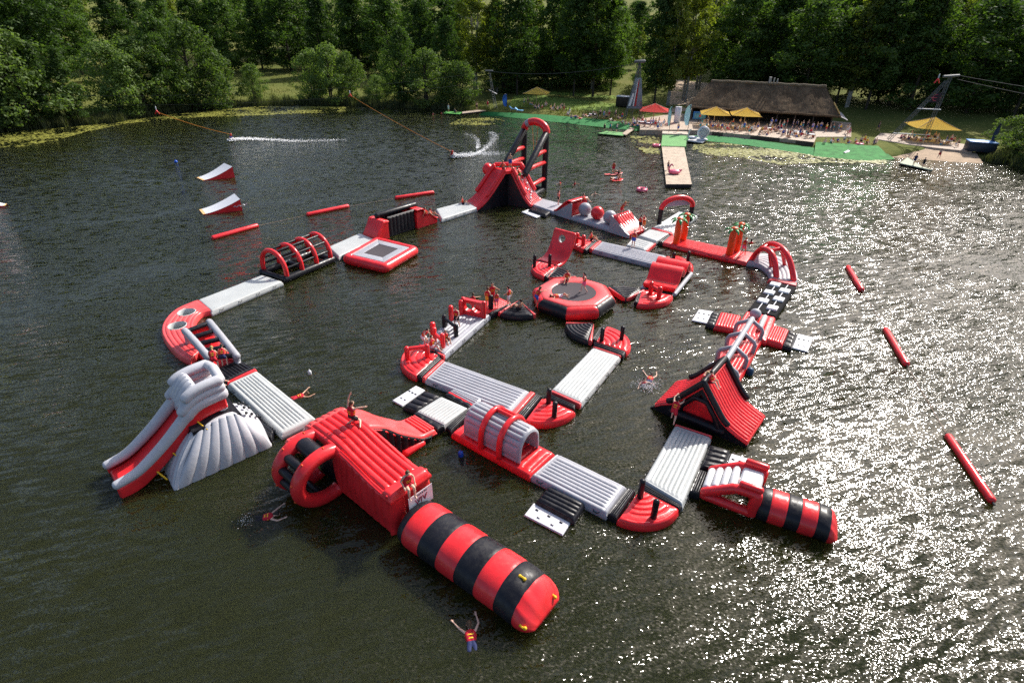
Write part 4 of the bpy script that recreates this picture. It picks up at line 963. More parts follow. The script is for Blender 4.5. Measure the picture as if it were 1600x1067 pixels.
mb = MB(); e = lerp(B0, B1, .02); e2 = lerp(A0, A1, .02); pad4(mb, [V((e.x, e.y, .05)), V((e2.x, e2.y, .05)), V((e2.x, e2.y, 1.2)), V((e.x, e.y, 1.2))], thick=.2, r=.08, nu=4, nv=4); mb.build('end_panel', RED, t)
# mountain
f = Fr((426, 697), (271, 768), 0)                                    # x along the near face to the left, y towards the camera
t = mod('mountain', 'grey ribbed climbing mountain with a dotted top, beside the tall slide', 'climbing mountain', (350, 720))
L_ = f.L; TZ = 2.45
def S(u, v):
    base = f(lerp(-.05, L_, u), 0, -.2)
    xt = lerp(.45, 3.0, u); topz = TZ * (1 - .10 * abs(2 * u - 1) ** 2) - .75 * smooth((.28 - u) / .28)
    top = f(xt, -.85, topz); b = .34 * sin(pi * v) ; p = lerp(base, top, v); return p + f.ey * b * .7 + V((0, 0, b * .35))
mb = MB(); pad(mb, S, L_, 2.7, thick=.3, r=.12, ribs=7, along='v', amp=.07, border=.08, nu=6, nv=12); mb.build('ribbed_face', LGREY, t)
def S(u, v):                                                          # right shoulder with dots
    a = lerp(f(-.05, 0, -.2), f(-.35, -2.2, -.2), v); b = lerp(f(.62, -.9, TZ - .85), f(1.0, -2.2, TZ - .3), v)
    w_ = .45 * sin(pi * u) * min(1, v * 1.6 + .25); return lerp(b, a, u) + V((0, 0, w_)) - f.ex * w_ * .5
mb = MB(); pad(mb, S, 2.6, 2.1, thick=.3, r=.12, nu=12, nv=10, flip=False); sh = mb.build('shoulder', LGREY, t)
for k, (u, v) in enumerate(((.12, .3), (.2, .6), (.3, .35), (.38, .7), (.48, .4), (.15, .8), (.3, .9))):
    p = S(u, v); mb = MB(); mb.ball(p + V((0, 0, .14)) - f.ex * .05, .085, 10, 6); mb.build('grip_dot', DSTEEL, sh)
def S(u, v):                                                          # left end face
    a = lerp(f(L_, 0, 0), f(L_ - .1, -1.95, 0), v); b = lerp(f(3.05, -.85, TZ - .15), f(3.0, -1.6, TZ - .2), v); w_ = .2 * sin(pi * u); return lerp(a, b, u) + f.ex * w_
mb = MB(); pad(mb, S, 2.8, 1.8, thick=.25, r=.1, ribs=3, along='u', amp=.1, border=.1, nu=10, nv=4); mb.build('end_face', LGREY, t)
mb = MB(); mb.poly([f(.9, -.75, TZ - .2), f(3.2, -.75, TZ - .2), f(3.3, -1.95, TZ + .2), f(1.0, -1.95, TZ + .2)], V((0, 0, -.5))); mb.poly([f(.6, -1.1, .1), f(4.6, -1.1, .1), f(3.2, -1.1, TZ - .2), f(1.0, -1.1, TZ - .2)], f.ey * -.9); mb.build('dark_back', BLACK, t)
# tall slide
t = mod('tall_slide', 'tall grey and red water slide with a hooded top, far left', 'slide', (180, 775))
ys0, ys1 = -1.35, -3.2; W = 1.85
pr_ = [(1.3, 3.05), (2.1, 3.0), (2.75, 2.82), (3.4, 2.3), (4.3, 1.55), (5.2, .92), (5.9, .54), (6.75, .36)]
c = curve([f(x, 0, z) for x, z in pr_]); Lc = curve_len(c)
def S(u, v): return c(u) + f.ey * lerp(ys0, ys1, v)
mb = MB(); pad(mb, S, Lc, W, thick=.3, r=.12, nu=34, nv=6, flip=True); mb.build('slide_bed', RED, t)
for y, sg in ((ys0, 1), (ys1, -1)):
    mb = MB(); mb.tube([c(u / 30) + f.ey * y + V((0, 0, .34)) for u in range(31)], [.34 if u < 12 else lerp(.30, .22, (u - 12) / 18) for u in range(31)], 12); mb.build('side_rail', LGREY, t)
    def Sw(u, v):                                                     # red skirt under the rail
        p = c(u) + f.ey * (y + sg * .20); return p + V((0, 0, lerp(-.50, .20, v)))
    mb = MB(); pad(mb, Sw, Lc, .6, thick=.18, r=.08, nu=34, nv=3, flip=sg < 0); mb.build('red_skirt', RED, t)
    for k in range(2):                                                # raised grey side walls at the top
        mb = MB(); mb.tube([c(u / 30) + f.ey * (y + sg * .02) + V((0, 0, .72 + .40 * k)) for u in range(0, 13 - 2 * k)], .27, 12); mb.build('upper_wall', LGREY, t)
def S(u, v):                                                          # hood across the slide below the opening
    cu = c(lerp(.20, .42, u)); return cu + f.ey * lerp(ys0 + .15, ys1 - .15, v) + V((0, 0, 1.28 + .12 * sin(pi * v) - .35 * u * u))
mb = MB(); pad(mb, S, 1.7, W, thick=.16, r=.1, ribs=5, along='u', amp=.07, border=.12, nu=6, nv=4, flip=True); mb.build('hood', LGREY, t)
mb = MB(); mb.tube([f(1.25, ys0, 4.15), f(1.2, (ys0 + ys1) / 2, 4.35), f(1.25, ys1, 4.15)], .24, 12); mb.build('top_bow', LGREY, t)
for x in (1.5, 3.0):
    for y in (ys0 - .2, ys1 + .2):
        mb = MB(); mb.tube([f(x, y, 2.7), f(x - .2, y, .1)], .3, 10); mb.build('tower_leg', LGREY, t)
mb = MB(); mb.box(f(1.35, (ys0 + ys1) / 2, 1.3), .5, 1.5, 2.5, f.ex, f.ey, bev=.1); mb.build('tower_back', BLACK, t)
for u in (.30, .42, .56, .70):
    p = c(u) + f.ey * (ys0 + .12) - V((0, 0, .3)); mb = MB(); mb.tube([p, p + f.ey * .55 - V((0, 0, .35)) - f.ex * .25], .04, 6); mb.build('webbing', YELLOW, t)

# ---------------- marker tubes, buoys, ramps --------------------------------------
def sausage(label, a, b, r=.2):
    A, B = at(*a, .12), at(*b, .12); t = thing('marker_tube', label, 'marker tube', (A + B) / 2 * 1.0, 'red floating marker tubes'); mb = MB(); mb.tube([A, lerp(A, B, .33), lerp(A, B, .66), B], r, 12); mb.build('tube', RED, t)
    for q_, o in ((A, B), (B, A)):
        d = (q_ - o).normalized(); mb = MB(); mb.tube([q_ + d * .1, q_ + d * .32], .05, 6); mb.build('end_ring', DSTEEL, t)
sausage('red marker tube left of the barred tunnel', (333, 372), (401, 353), .25); sausage('red marker tube between the two others at the upper left', (481, 335.5), (543, 322.5), .25); sausage('red marker tube nearest the tall peak', (619, 309.5), (676, 301), .25)
sausage('red marker tube at the right, farthest of the three', (1325, 418), (1346, 453), .24); sausage('red marker tube at the right, middle of the three', (1384, 515), (1416, 569), .22); sausage('red marker tube at the right, nearest of the three', (1482, 682), (1549, 781), .2)
for lab, a, b in (('thin line between the upper left marker tubes', (401, 353), (481, 335.5)), ('thin line from the middle marker tube towards the peak', (543, 322.5), (619, 309.5)), ('thin line between the right hand marker tubes', (1346, 453), (1384, 515)), ('thin line to the nearest right hand marker tube', (1416, 569), (1482, 682))):
    A, B = at(*a, .06), at(*b, .06); mb = MB(); mb.tube([lerp(A, B, k / 6) - V((0, 0, .03 * sin(pi * k / 6))) for k in range(7)], .012, 5, cap=False); tag(mb.build('mooring_line', plain('pale_line', (.45, .30, .24), .8)), lab, 'rope', 'lines between marker tubes')
def buoy(label, px, r, mat, jug=False):
    b = at(*px, .05); t = thing('buoy', label, 'buoy', b); mb = MB()
    if jug: mb.tube([b + V((0, 0, -.1)), b + V((0, 0, r * .6)), b + V((0, 0, r * 1.2))], [r, r * 1.05, r], 12)
    else: mb.ball(b + V((0, 0, r * .4)), r, 16, 10)
    mb.build('float', mat, t); mb = MB(); mb.tube([b + V((0, 0, r * 1.1)), b + V((0, 0, r * 1.1 + .12))], .05, 6); mb.build('eyelet', mat, t)
buoy('round blue buoy at the left behind the wakeboard ramps', (275, 254), .24, BLUEP); buoy('blue jug float between the big slide and the tunnel', (720, 711), .14, BLUEP, True)
buoy('small white jug float in the middle of the course', (484, 583), .11, PLATE, True); buoy('blue drum float beside the rib tunnel', (1171, 583), .22, plain('navy_plastic', (.02, .07, .14), .4), True)
CREAM = plain('plywood_lip', (.70, .45, .20), .7)
def kicker(label, a0, a1, b0, b1, base, base2):
    "wakeboard ramp: low edge a0-a1 at the water, high edge b0-b1; red side below"
    A0, A1 = at(*a0, .08), at(*a1, .08); gb = at(*base, 0); h = up(gb, b1[1]); B1 = V((gb.x, gb.y, h)); B0 = at(*b0, h)
    t = thing('wake_ramp', label, 'wakeboard ramp', (A0 + A1) / 2, 'wakeboard ramps'); n = 12
    def S(u, v):
        p = lerp(lerp(A1, B1, u), lerp(A0, B0, u), v); p.z = lerp(.08, h, u ** 1.55); return p
    mb = MB(); mb.grid([[S(.07 + .93 * i / n, j / 3) for j in range(4)] for i in range(n + 1)]); mb.build('deck', PLATE, t)
    mb = MB(); mb.grid([[S(.07 * i / 2, j / 3) for j in range(4)] for i in range(3)]); mb.build('lip', CREAM, t)
    for v in (0, 1):
        mb = MB(); o = (A0 - A1).normalized() * (.01 if v else -.01); up_ = [S(i / n, v) - V((0, 0, .015)) + o for i in range(n + 1)]; dn = [V((p.x, p.y, -.1)) for p in up_]; mb.grid([up_, dn]); mb.build('side_panel', RED, t)
    mb = MB(); e0, e1 = S(1, 0), S(1, 1); mb.add([e0, e1, V((e1.x, e1.y, -.1)), V((e0.x, e0.y, -.1))], [(0, 1, 2, 3)]); mb.build('rear_panel', RED, t)
    return t, S
kicker('farther white wakeboard ramp with red side', (307, 277.5), (317, 282), (350, 255), (363, 260.5), (367, 277.5), 0)
t, S = kicker('nearer white wakeboard ramp with red side and white script', (311, 327.5), (317.5, 335), (366, 302.5), (374, 311.5), (379, 329), 0)
ex_ = (S(1, 0) - S(.6, 0)); ex_.z = 0; ex_.normalize(); n_ = V((ex_.y, -ex_.x, 0)); mb = MB(); o = S(.8, 0) + n_ * .03 - V((0, 0, .45))
mb.tube([o + ex_ * k * .12 + V((0, 0, .10 * sin(k * 1.7) + .015 * k)) for k in range(13)], .035, 5); mb.build('script_mark', PLATE, t)
kicker('wakeboard ramp tip at the left picture edge', (11, 318.5), (8, 321.5), (-36, 300), (-42, 306), (-45, 330), 0)

# ================================================================== SHORE
DK = .95                                                              # terrace height
SAND = plain('sand', (.42, .31, .21), .95, .2, .8, 0, .02)
THATCH = None
def make_thatch():
    m, t, o = nodes('thatch'); L = t.links; b = N(t, 'ShaderNodeBsdfPrincipled'); pos = N(t, 'ShaderNodeNewGeometry').outputs['Position']
    mp = N(t, 'ShaderNodeMapping'); mp.inputs['Scale'].default_value = (6, 1.2, 1.2); L.new(pos, mp.inputs['Vector'])
    n = noise(t, 1.2, 4, .7, mp.outputs[0]); n2 = noise(t, .35, 3, .6, pos)
    r = ramp(t, n.outputs[0], (.28, (.060, .042, .028)), (.75, (.25, .18, .115))); r2 = ramp(t, n2.outputs[0], (.35, g(.6)), (.7, g(1.15)))
    mx = N(t, 'ShaderNodeMix', data_type='RGBA', blend_type='MULTIPLY'); mx.inputs['Factor'].default_value = 1; L.new(r.outputs[0], mx.inputs['A']); L.new(r2.outputs[0], mx.inputs['B'])
    L.new(mx.outputs['Result'], b.inputs['Base Color']); b.inputs['Roughness'].default_value = 1; b.inputs['Specular IOR Level'].default_value = .05
    bp = N(t, 'ShaderNodeBump'); bp.inputs['Distance'].default_value = .12; L.new(n.outputs[0], bp.inputs['Height']); L.new(bp.outputs[0], b.inputs['Normal']); L.new(b.outputs[0], o.inputs[0]); return m
THATCH = make_thatch()
def sheet(name, front, back, mat, z0, z1, n=4, bend=0.0, kind='structure', label=None, cat=None):
    "ground covering from a front picture line (height z0) to a back picture line (height z1)"
    F = curve([at(*p, z0) for p in front]); B = curve([at(*p, z1) for p in back]); k = 24; P = []
    for i in range(k + 1):
        row = []
        for j in range(n + 1):
            s = j / n; p = lerp(F(i / k), B(i / k), s); p.z = lerp(z0, z1, s ** (1 - bend)) + .03 * sin(i * 1.9 + j); row.append(p)
        P.append(row)
    skirt = [V((r[0].x, r[0].y, -.6)) for r in P]
    mb = MB(); mb.grid([[s] + r for s, r in zip(skirt, P)]); return tag(mb.build(name, mat), label, cat, None, kind)
sheet('turf_bank', [(748, 180), (800, 184), (870, 191), (940, 199), (1005, 206), (1032, 209)], [(756, 175), (800, 176.5), (870, 181), (940, 187), (1000, 193), (1034, 197)], TURF, .03, .8)
sheet('turf_bank', [(1072, 219), (1120, 222), (1180, 229), (1240, 238), (1272, 243)], [(1074, 212), (1120, 213), (1180, 219), (1240, 227), (1272, 231)], TURF, .03, .35)
sheet('turf_bank', [(1271, 244), (1310, 248), (1350, 251), (1398, 249)], [(1275, 222), (1310, 224), (1350, 227), (1372, 228)], plain('bright_green_carpet', (.055, .23, .06), .95, .35, .9), .03, .9)
sheet('beach', [(1392, 249), (1440, 253), (1500, 257), (1538, 258)], [(1395, 226), (1440, 229), (1490, 234), (1525, 238)], SAND, -.12, .75)
def cover(name, quad, mat, n=16, m=8, lift=.05):
    "thin ground covering that follows the land between four picture corners"
    a, b, c, d = quad; P = []
    for i in range(n + 1):
        row = []
        for j in range(m + 1):
            u, v = i / n, j / m; p = ground_px(lerp(lerp(a[0], b[0], u), lerp(d[0], c[0], u), v), lerp(lerp(a[1], b[1], u), lerp(d[1], c[1], u), v)); row.append(p + V((0, 0, lift)))
        P.append(row)
    mb = MB(); mb.grid(P); tag(mb.build(name, mat), kind='structure')
cover('path', [(1036, 178), (1098, 172), (1108, 122), (1058, 112)], SAND); cover('lawn', [(795, 168), (965, 176), (962, 140), (806, 142)], plain('mown_grass', (.16, .24, .035), 1, .35, .35))
# terrace with dark retaining wall
def slab(name, pts, z, h, mat, kind='structure', **kw):
    mb = MB(); mb.poly([at(*p, z) for p in pts], V((0, 0, -h))); return tag(mb.build(name, mat, sharp=30), kw.get('label'), kw.get('cat'), None, kind)
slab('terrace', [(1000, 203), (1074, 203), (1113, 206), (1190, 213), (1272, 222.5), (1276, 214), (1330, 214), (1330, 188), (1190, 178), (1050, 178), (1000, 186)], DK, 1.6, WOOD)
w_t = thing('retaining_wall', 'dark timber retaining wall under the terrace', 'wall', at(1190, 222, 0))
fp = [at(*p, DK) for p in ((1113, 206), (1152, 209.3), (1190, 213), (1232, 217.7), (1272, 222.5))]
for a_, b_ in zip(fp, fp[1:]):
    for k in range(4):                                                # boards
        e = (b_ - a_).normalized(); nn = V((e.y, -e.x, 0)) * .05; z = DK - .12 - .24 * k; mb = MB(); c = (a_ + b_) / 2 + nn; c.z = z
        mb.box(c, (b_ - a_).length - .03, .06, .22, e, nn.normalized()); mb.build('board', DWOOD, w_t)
slab('boardwalk', [(1366, 217), (1420, 226), (1470, 232), (1519, 237), (1521, 228), (1470, 219), (1420, 211), (1376, 208)], DK, .5, plain('sandy_deck', (.40, .32, .26), .8, .2, 1.0))
# pier
t = mod('pier', 'long wooden pier with a green carpet landing at its shore end', 'pier', (1058, 250))
pa = [at(1034, 229, .55), at(1069, 229, .55), at(1081, 288, .55), at(1041, 288, .55)]
S = quadS(pa[0], pa[3], pa[2], pa[1]); Lp = (pa[3] - pa[0]).length; npk = 96; mbs = []
mb = MB()
for k in range(npk):
    u0, u1 = (k + .04) / npk, (k + .96) / npk; dz = random.uniform(-.006, .006); q_ = [S(u0, 0), S(u1, 0), S(u1, 1), S(u0, 1)]
    mb.poly([p + V((0, 0, dz)) for p in q_], V((0, 0, -.05)))
o = mb.build('planking', plain('pale_decking', (.50, .40, .30), .8, .25, 1.2, 0, .003), t); o['kind'] = 'stuff'
mb = MB(); mb.poly([p - V((0, 0, .06)) for p in pa], V((0, 0, -.45))); mb.build('float', plain('black_float', (.015, .015, .015), .7), t)
mb = MB(); mb.poly([at(*p, .68) for p in ((1035, 211), (1073, 212), (1072, 229), (1033, 228))], V((0, 0, -.35))); mb.build('carpet', LTURF, t)
mb = MB(); mb.poly([at(*p, .92) for p in ((1035, 205), (1075, 206), (1075, 210), (1035, 209))], V((0, 0, -.5))); mb.build('bench_edge', plain('pale_boards', (.55, .45, .36), .8), t)
def dock(label, pts, mat, jetty=None):
    t = mod('swim_dock', label, 'dock', pts[0], 'small docks along the shore'); mb = MB(); mb.poly([at(*p, .35) for p in pts], V((0, 0, -.12))); mb.build('deck', mat, t)
    mb = MB(); mb.poly([at(*p, .22) for p in pts], V((0, 0, -.35))); mb.build('float', DWOOD, t)
    if jetty: mb = MB(); mb.poly([at(*p, .42) for p in jetty], V((0, 0, -.14))); mb.build('gangway', WOOD, t)
dock('lime green carpeted dock between the peak and the pier', [(934, 208.5), (972, 212), (982, 208), (948, 205)], LTURF, [(972, 209), (978, 211), (992, 201), (985, 199)])
dock('small green dock by the left jetty', [(693, 177), (718, 178.5), (722, 175.5), (697, 174)], plain('green_boards', (.10, .36, .07), .9))
dock('pale launch dock with two people on the beach', [(1406, 255), (1457, 266), (1440, 260), (1418, 246)], plain('grey_green_boards', (.45, .50, .38), .9))
dock('low plank jetty at the left end of the turf bank', [(722, 177.5), (760, 173), (758, 170.5), (722, 175)], WOOD)
# thatched pavilion
A, B = at(1075, 187, DK), at(1301, 203, DK); ex = (B - A); ex.z = 0; LB = ex.length; ex.normalize(); ey = V((-ex.y, ex.x, 0)); E3 = lambda x, y, z: V((A.x, A.y, DK)) + ex * x + ey * y + V((0, 0, z))
t = thing('thatched_pavilion', 'long open pavilion with a big dark thatched roof', 'pavilion', E3(LB / 2, 5, 0))
ez = up(E3(0, 0, 0), 166) - DK; DP = 11.0
rz = up(E3(LB / 2, DP / 2, 0), 131) - DK; xr0, xr1 = LB * .115, LB * .90
def roof_pts(z_off=0.0):
    return dict(a=E3(-.6, -.4, ez + z_off), b=E3(LB + .6, -.4, ez + z_off), c=E3(LB + .6, DP + .4, ez + z_off), d=E3(-.6, DP + .4, ez + z_off), r0=E3(xr0, DP / 2, rz + z_off), r1=E3(xr1, DP / 2, rz + z_off))
rp = roof_pts(); mb = MB()
def tri_grid(p0, p1, q0, q1, n, m, seed):
    rr = random.Random(seed); G = []
    for i in range(n + 1):
        row = []
        for j in range(m + 1):
            p = lerp(lerp(p0, p1, i / n), lerp(q0, q1, i / n), j / m); nn = (p1 - p0).cross(q0 - p0).normalized(); row.append(p + nn * (rr.uniform(-.06, .06) + .10 * sin(i * .35 + seed)) * (1 if 0 < j < m else .35))
        G.append(row)
    return G
for k, (p0, p1, q0, q1, n) in enumerate(((rp['a'], rp['b'], rp['r0'], rp['r1'], 90), (rp['c'], rp['d'], rp['r1'], rp['r0'], 40), (rp['b'], rp['c'], rp['r1'], rp['r1'], 24), (rp['d'], rp['a'], rp['r0'], rp['r0'], 24))):
    mb.grid(tri_grid(p0, p1, q0, q1, n, 18, k))
rf = mb.build('roof', THATCH, t, sharp=60)
mb = MB()
for p0, p1 in ((rp['a'], rp['b']), (rp['b'], rp['c']), (rp['d'], rp['a'])): mb.tube([lerp(p0, p1, i / 30) + V((0, 0, -.12 + random.uniform(-.05, .05))) for i in range(31)], .24, 6)
mb.build('eave', THATCH, rf)
mb = MB(); mb.tube([lerp(rp['r0'], rp['r1'], i / 40) + V((0, 0, random.uniform(-.04, .08))) for i in range(41)], .3, 7); mb.build('ridge_cap', plain('ridge_thatch', (.16, .13, .09), 1, .3, 3), rf)
mb = MB(); mb.tube([lerp(rp['b'], rp['r1'], .05) + V((0, 0, .12)), lerp(rp['b'], rp['r1'], .42) + V((0, 0, .12))], .12, 5); mb.build('barge_board', plain('yellow_wood', (.55, .36, .12), .8), rf)
for i in range(9):
    mb = MB(); mb.tube([E3(.6 + (LB - 1.2) * i / 8, .4, 0), E3(.6 + (LB - 1.2) * i / 8, .4, ez + .3)], .13, 6); mb.build('post', DWOOD, t)
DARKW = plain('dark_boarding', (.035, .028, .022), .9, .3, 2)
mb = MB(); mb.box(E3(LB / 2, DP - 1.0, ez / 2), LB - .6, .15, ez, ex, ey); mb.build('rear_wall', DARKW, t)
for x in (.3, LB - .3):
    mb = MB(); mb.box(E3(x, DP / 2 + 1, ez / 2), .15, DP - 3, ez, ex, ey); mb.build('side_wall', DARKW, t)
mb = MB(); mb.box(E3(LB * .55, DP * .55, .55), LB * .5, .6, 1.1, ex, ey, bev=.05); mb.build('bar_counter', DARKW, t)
mb = MB(); mb.poly([rp['b'] + V((0, 0, -.1)), rp['b'] + ex * 1.6 + V((0, 0, -.75)), rp['c'] + ex * 1.6 + V((0, 0, -.75)), rp['c'] + V((0, 0, -.1))], V((0, 0, -.08))); mb.build('lean_to_roof', plain('grey_sheet', (.45, .43, .45), .5), t)
for i, x in enumerate((.52, .555, .585)):
    p = lerp(rp['r0'], rp['r1'], x); mb = MB(); mb.tube([p + V((0, 0, .1)), p + V((0, 0, 1.3 - .15 * i))], .16 if i else .3, 7, cap=False); mb.build('flue', STEEL, rf)
# blue sign board
mb = MB(); c = at(1093, 181, DK + 1.4); mb.box(c, 2.6, .12, 1.5, ex, ey, bev=.03); s_ = thing('sign_board', 'blue framed picture board under the pavilion eave', 'sign', V((c.x, c.y, DK))); mb.build('frame', plain('blue_board', (.02, .16, .42), .6), s_)
mb = MB(); mb.box(c - ey * .075, 2.1, .03, 1.05, ex, ey); mb.build('picture', plain('sign_print', (.10, .30, .42), .6, .5, 1.5), s_); mb = MB(); mb.tube([c - V((0, 0, .7)), c - V((0, 0, 2.2))], .08, 6); mb.build('post', DSTEEL, s_)
mb = MB(); mb.ball(c - ey * .1 + ex * .2, .3, 8, 5, sy=.15, sz=.8); mb.build('emblem', plain('sign_red', (.5, .05, .04), .6), s_)
# parasols
def parasol(label, px, wpx, toppx, basepx, mat, z=DK):
    g_ = at(px, basepx, z); k = (at(px + wpx / 2, basepx, z) - at(px - wpx / 2, basepx, z)).length / 2 * .98
    ht = up(g_, toppx); t = thing('parasol', label, 'parasol', g_, 'large square parasols'); hr = ht - .42 * k - .0; rot = .55
    cn = [V((g_.x + 1.3 * k * cos(rot + pi / 2 * i), g_.y + 1.3 * k * sin(rot + pi / 2 * i), hr)) for i in range(4)]; ap = V((g_.x, g_.y, ht))
    mb = MB(); n = 8
    for i in range(4):
        a_, b_ = cn[i], cn[(i + 1) % 4]; G = []
        for u in range(n + 1):
            row = []
            for v in range(n + 1):
                e = lerp(lerp(a_, b_, v / n), ap, u / n); e.z -= .12 * sin(pi * u / n) + .10 * sin(pi * v / n) * (1 - u / n); row.append(e)
            G.append(row)
        mb.grid(G)
    mb.build('canopy', mat, t, sharp=20)
    mb = MB()
    for i in range(4): mb.tube([ap - V((0, 0, .05)), cn[i] - V((0, 0, .03))], .035, 5)
    mb.build('ribs', WOOD, t)
    mb = MB(); mb.tube([g_, ap - V((0, 0, .1))], .07, 8); mb.build('pole', WOOD, t); mb = MB(); mb.box(g_ + V((0, 0, .08)), .8, .8, .16, bev=.03); mb.build('base', DSTEEL, t)
parasol('yellow parasol, left of the pair before the pavilion', 1114, 46, 166.5, 197, YCAN); parasol('yellow parasol, right of the pair before the pavilion', 1161, 46, 168, 199, YCAN)
parasol('yellow parasol among the trees on the left lawn', 838, 40, 136, 166, YCAN, .9); parasol('yellow parasol on the beach at the far right', 1449, 62, 183, 219, YCAN); parasol('red parasol beside the lattice mast', 1020, 46, 161.5, 190, RCAN)
# masts
MSTEEL = plain('dull_mast_steel', (.13, .14, .15), .6, .2, 8, .3)
def lattice(parent, a, b, w0, w1, mat, n=14, name='lattice_leg'):
    "three-chord lattice strut as one part"
    a, b = V(a), V(b); d = (b - a).normalized(); s = d.cross(V((0, 1, 0))).normalized(); q = d.cross(s); mb = MB(); ch = []
    for k in range(3):
        an = 2 * pi * k / 3; o = s * cos(an) + q * sin(an); ch.append([lerp(a, b, i / n) + o * lerp(w0, w1, i / n) for i in range(n + 1)]); mb.tube([ch[-1][0], ch[-1][-1]], .045, 5, cap=False)
    for i in range(n):
        for k in range(3): mb.tube([ch[k][i], ch[(k + 1) % 3][i + 1]], .025, 4, cap=False)
    return mb.build(name, mat, parent)
t = mod('cable_mast', 'steel lattice cable mast with a dark printed banner', 'mast', (988, 185)); b_ = at(989, 187, 1.0); zt = up(b_, 97)
lattice(t, b_ + V((-1.9, -.6, 0)), b_ + V((.1, 0, zt - 1)), .28, .2, MSTEEL); lattice(t, b_ + V((1.5, -.6, 0)), b_ + V((.1, 0, zt - 1)), .28, .2, MSTEEL); lattice(t, b_ + V((0, 2.2, 0)), b_ + V((.1, .1, zt - 1)), .28, .2, MSTEEL)
mb = MB(); mb.tube([b_ + V((-.9, 0, zt - 1)), b_ + V((1.0, 0, zt - .9))], .3, 8); mb.build('pulley_head', MSTEEL, t)
pts = [b_ + V((-1.75, -.72, 2.3)), b_ + V((1.6, -.72, 2.3)), b_ + V((.75, -.45, 8.2)), b_ + V((-.55, -.45, 8.2))]
mb = MB(); mb.poly(pts, V((0, .05, 0))); ba = mb.build('banner', plain('banner_cloth', (.16, .19, .22), .7, .6, .7), t, label='dark banner with red and white stripes')
for k, (m_, x0, x1) in enumerate(((RCAN, .55, .68), (PLATE, .45, .52), (PLATE, .14, .3))):
    S = quadS(*pts); mb = MB(); mb.poly([S(x0 - .1, .08) - V((0, .03, 0)), S(x1 - .1, .08) - V((0, .03, 0)), S(x1, .95 if k < 2 else .5) - V((0, .03, 0)), S(x0, .95 if k < 2 else .5) - V((0, .03, 0))], V((0, .02, 0))); mb.build('stripe', m_, ba)
t = mod('cable_mast', 'slim steel lattice mast at the left end of the turf bank', 'mast', (769, 170)); b_ = at(772, 170, 1.0); zt = up(b_, 111)
lattice(t, b_ + V((.5, 0, 0)), b_ + V((-1.1, 0, zt - 1)), .45, .18, MSTEEL, 18); mb = MB(); mb.tube([b_ + V((-2, 0, zt - 1)), b_ + V((-.3, 0, zt - 1))], .14, 6); mb.build('pulley_head', MSTEEL, t)
mb = MB(); mb.tube([b_ + V((-1.2, 0, 4)), b_ + V((.6, 0, 3.2))], .1, 5); mb.build('arm', STEEL, t)
t = mod('cable_mast', 'tall two-legged steel cable mast on the beach at the right', 'mast', (1430, 215)); b_ = at(1441, 222, 1.0); zt = up(b_, 121); l_ = at(1388, 219, 1.0)
tp = V((b_.x + .8, b_.y, zt)); lattice(t, b_, tp, .4, .28, MSTEEL, 20); lattice(t, l_, tp + V((-.4, 0, -.6)), .4, .28, MSTEEL, 20)
for zz in (.52, .12):
    p, q_ = lerp(l_, tp, zz), lerp(b_, tp, zz); e = (q_ - p).normalized(); mb = MB(); mb.box((p + q_) / 2 - V((0, .3, 0)), (q_ - p).length + 1.0, .35, .10, e, V((-e.y, e.x, 0))); mb.build('service_platform', PLATE, t)
mb = MB(); mb.tube([tp + V((-1.2, 0, .1)), tp + V((1.4, 0, .3))], .22, 6); mb.build('pulley_head', MSTEEL, t)
pc = lerp(l_, tp, .62); pd = lerp(b_, tp, .62); mb = MB(); mb.poly([pc + V((.4, -.2, 0)), pd + V((-.3, -.2, 0)), lerp(pd, tp, .4) + V((-.4, -.2, 0)), lerp(pc, tp, .4) + V((.3, -.2, 0))], V((0, .04, 0))); bb = mb.build('banner', plain('dark_cloth', (.03, .02, .03), .8), t)
mb = MB(); c = (pc + pd) / 2 + V((.15, -.25, .8)); mb.tube([c + V((.55 * cos(k * pi / 9), 0, .5 * sin(k * pi / 9))) for k in range(18)], .06, 5, closed=True); mb.tube([c + V((-.8, 0, 0)), c + V((.8, 0, 0))], .07, 5); mb.build('emblem', plain('dull_red', (.4, .06, .1), .7), bb)
def wire(label, a, b, r=.035, sag=.0, mat=None, name='cable', cat='cable', group=None):
    a, b = V(a), V(b); mb = MB(); mb.tube([lerp(a, b, k / 12) - V((0, 0, sag * 4 * (k / 12) * (1 - k / 12))) for k in range(13)], r, 5, cap=False); return tag(mb.build(name, mat or DSTEEL), label, cat, group)
wire('upper steel cable running right from the beach mast', tp + V((1.4, 0, .3)), tp + V((26, -22, -2.2)), .035, .4); wire('lower steel cable running right from the beach mast', tp + V((1.4, 0, -.3)), tp + V((26, -23, -4.0)), .035, .5)
m2 = at(989, 187, 1.0); z2 = up(m2, 98); m1 = at(772, 170, 1.0); z1_ = up(m1, 112); wire('thin steel cable between the banner mast and the slim mast', (m1.x - 1, m1.y, z1_), (m2.x, m2.y, z2), .04, 1.2)
lft = at(-40, 205, 0); wire('upper steel cable above the left shore', (lft.x, lft.y - 6, 7.5), (m1.x - 1, m1.y, z1_), .014, 2.5); wire('lower steel cable above the left shore', (lft.x, lft.y - 6, 6.0), (m1.x - 1, m1.y, z1_ - 2), .014, 2.5)
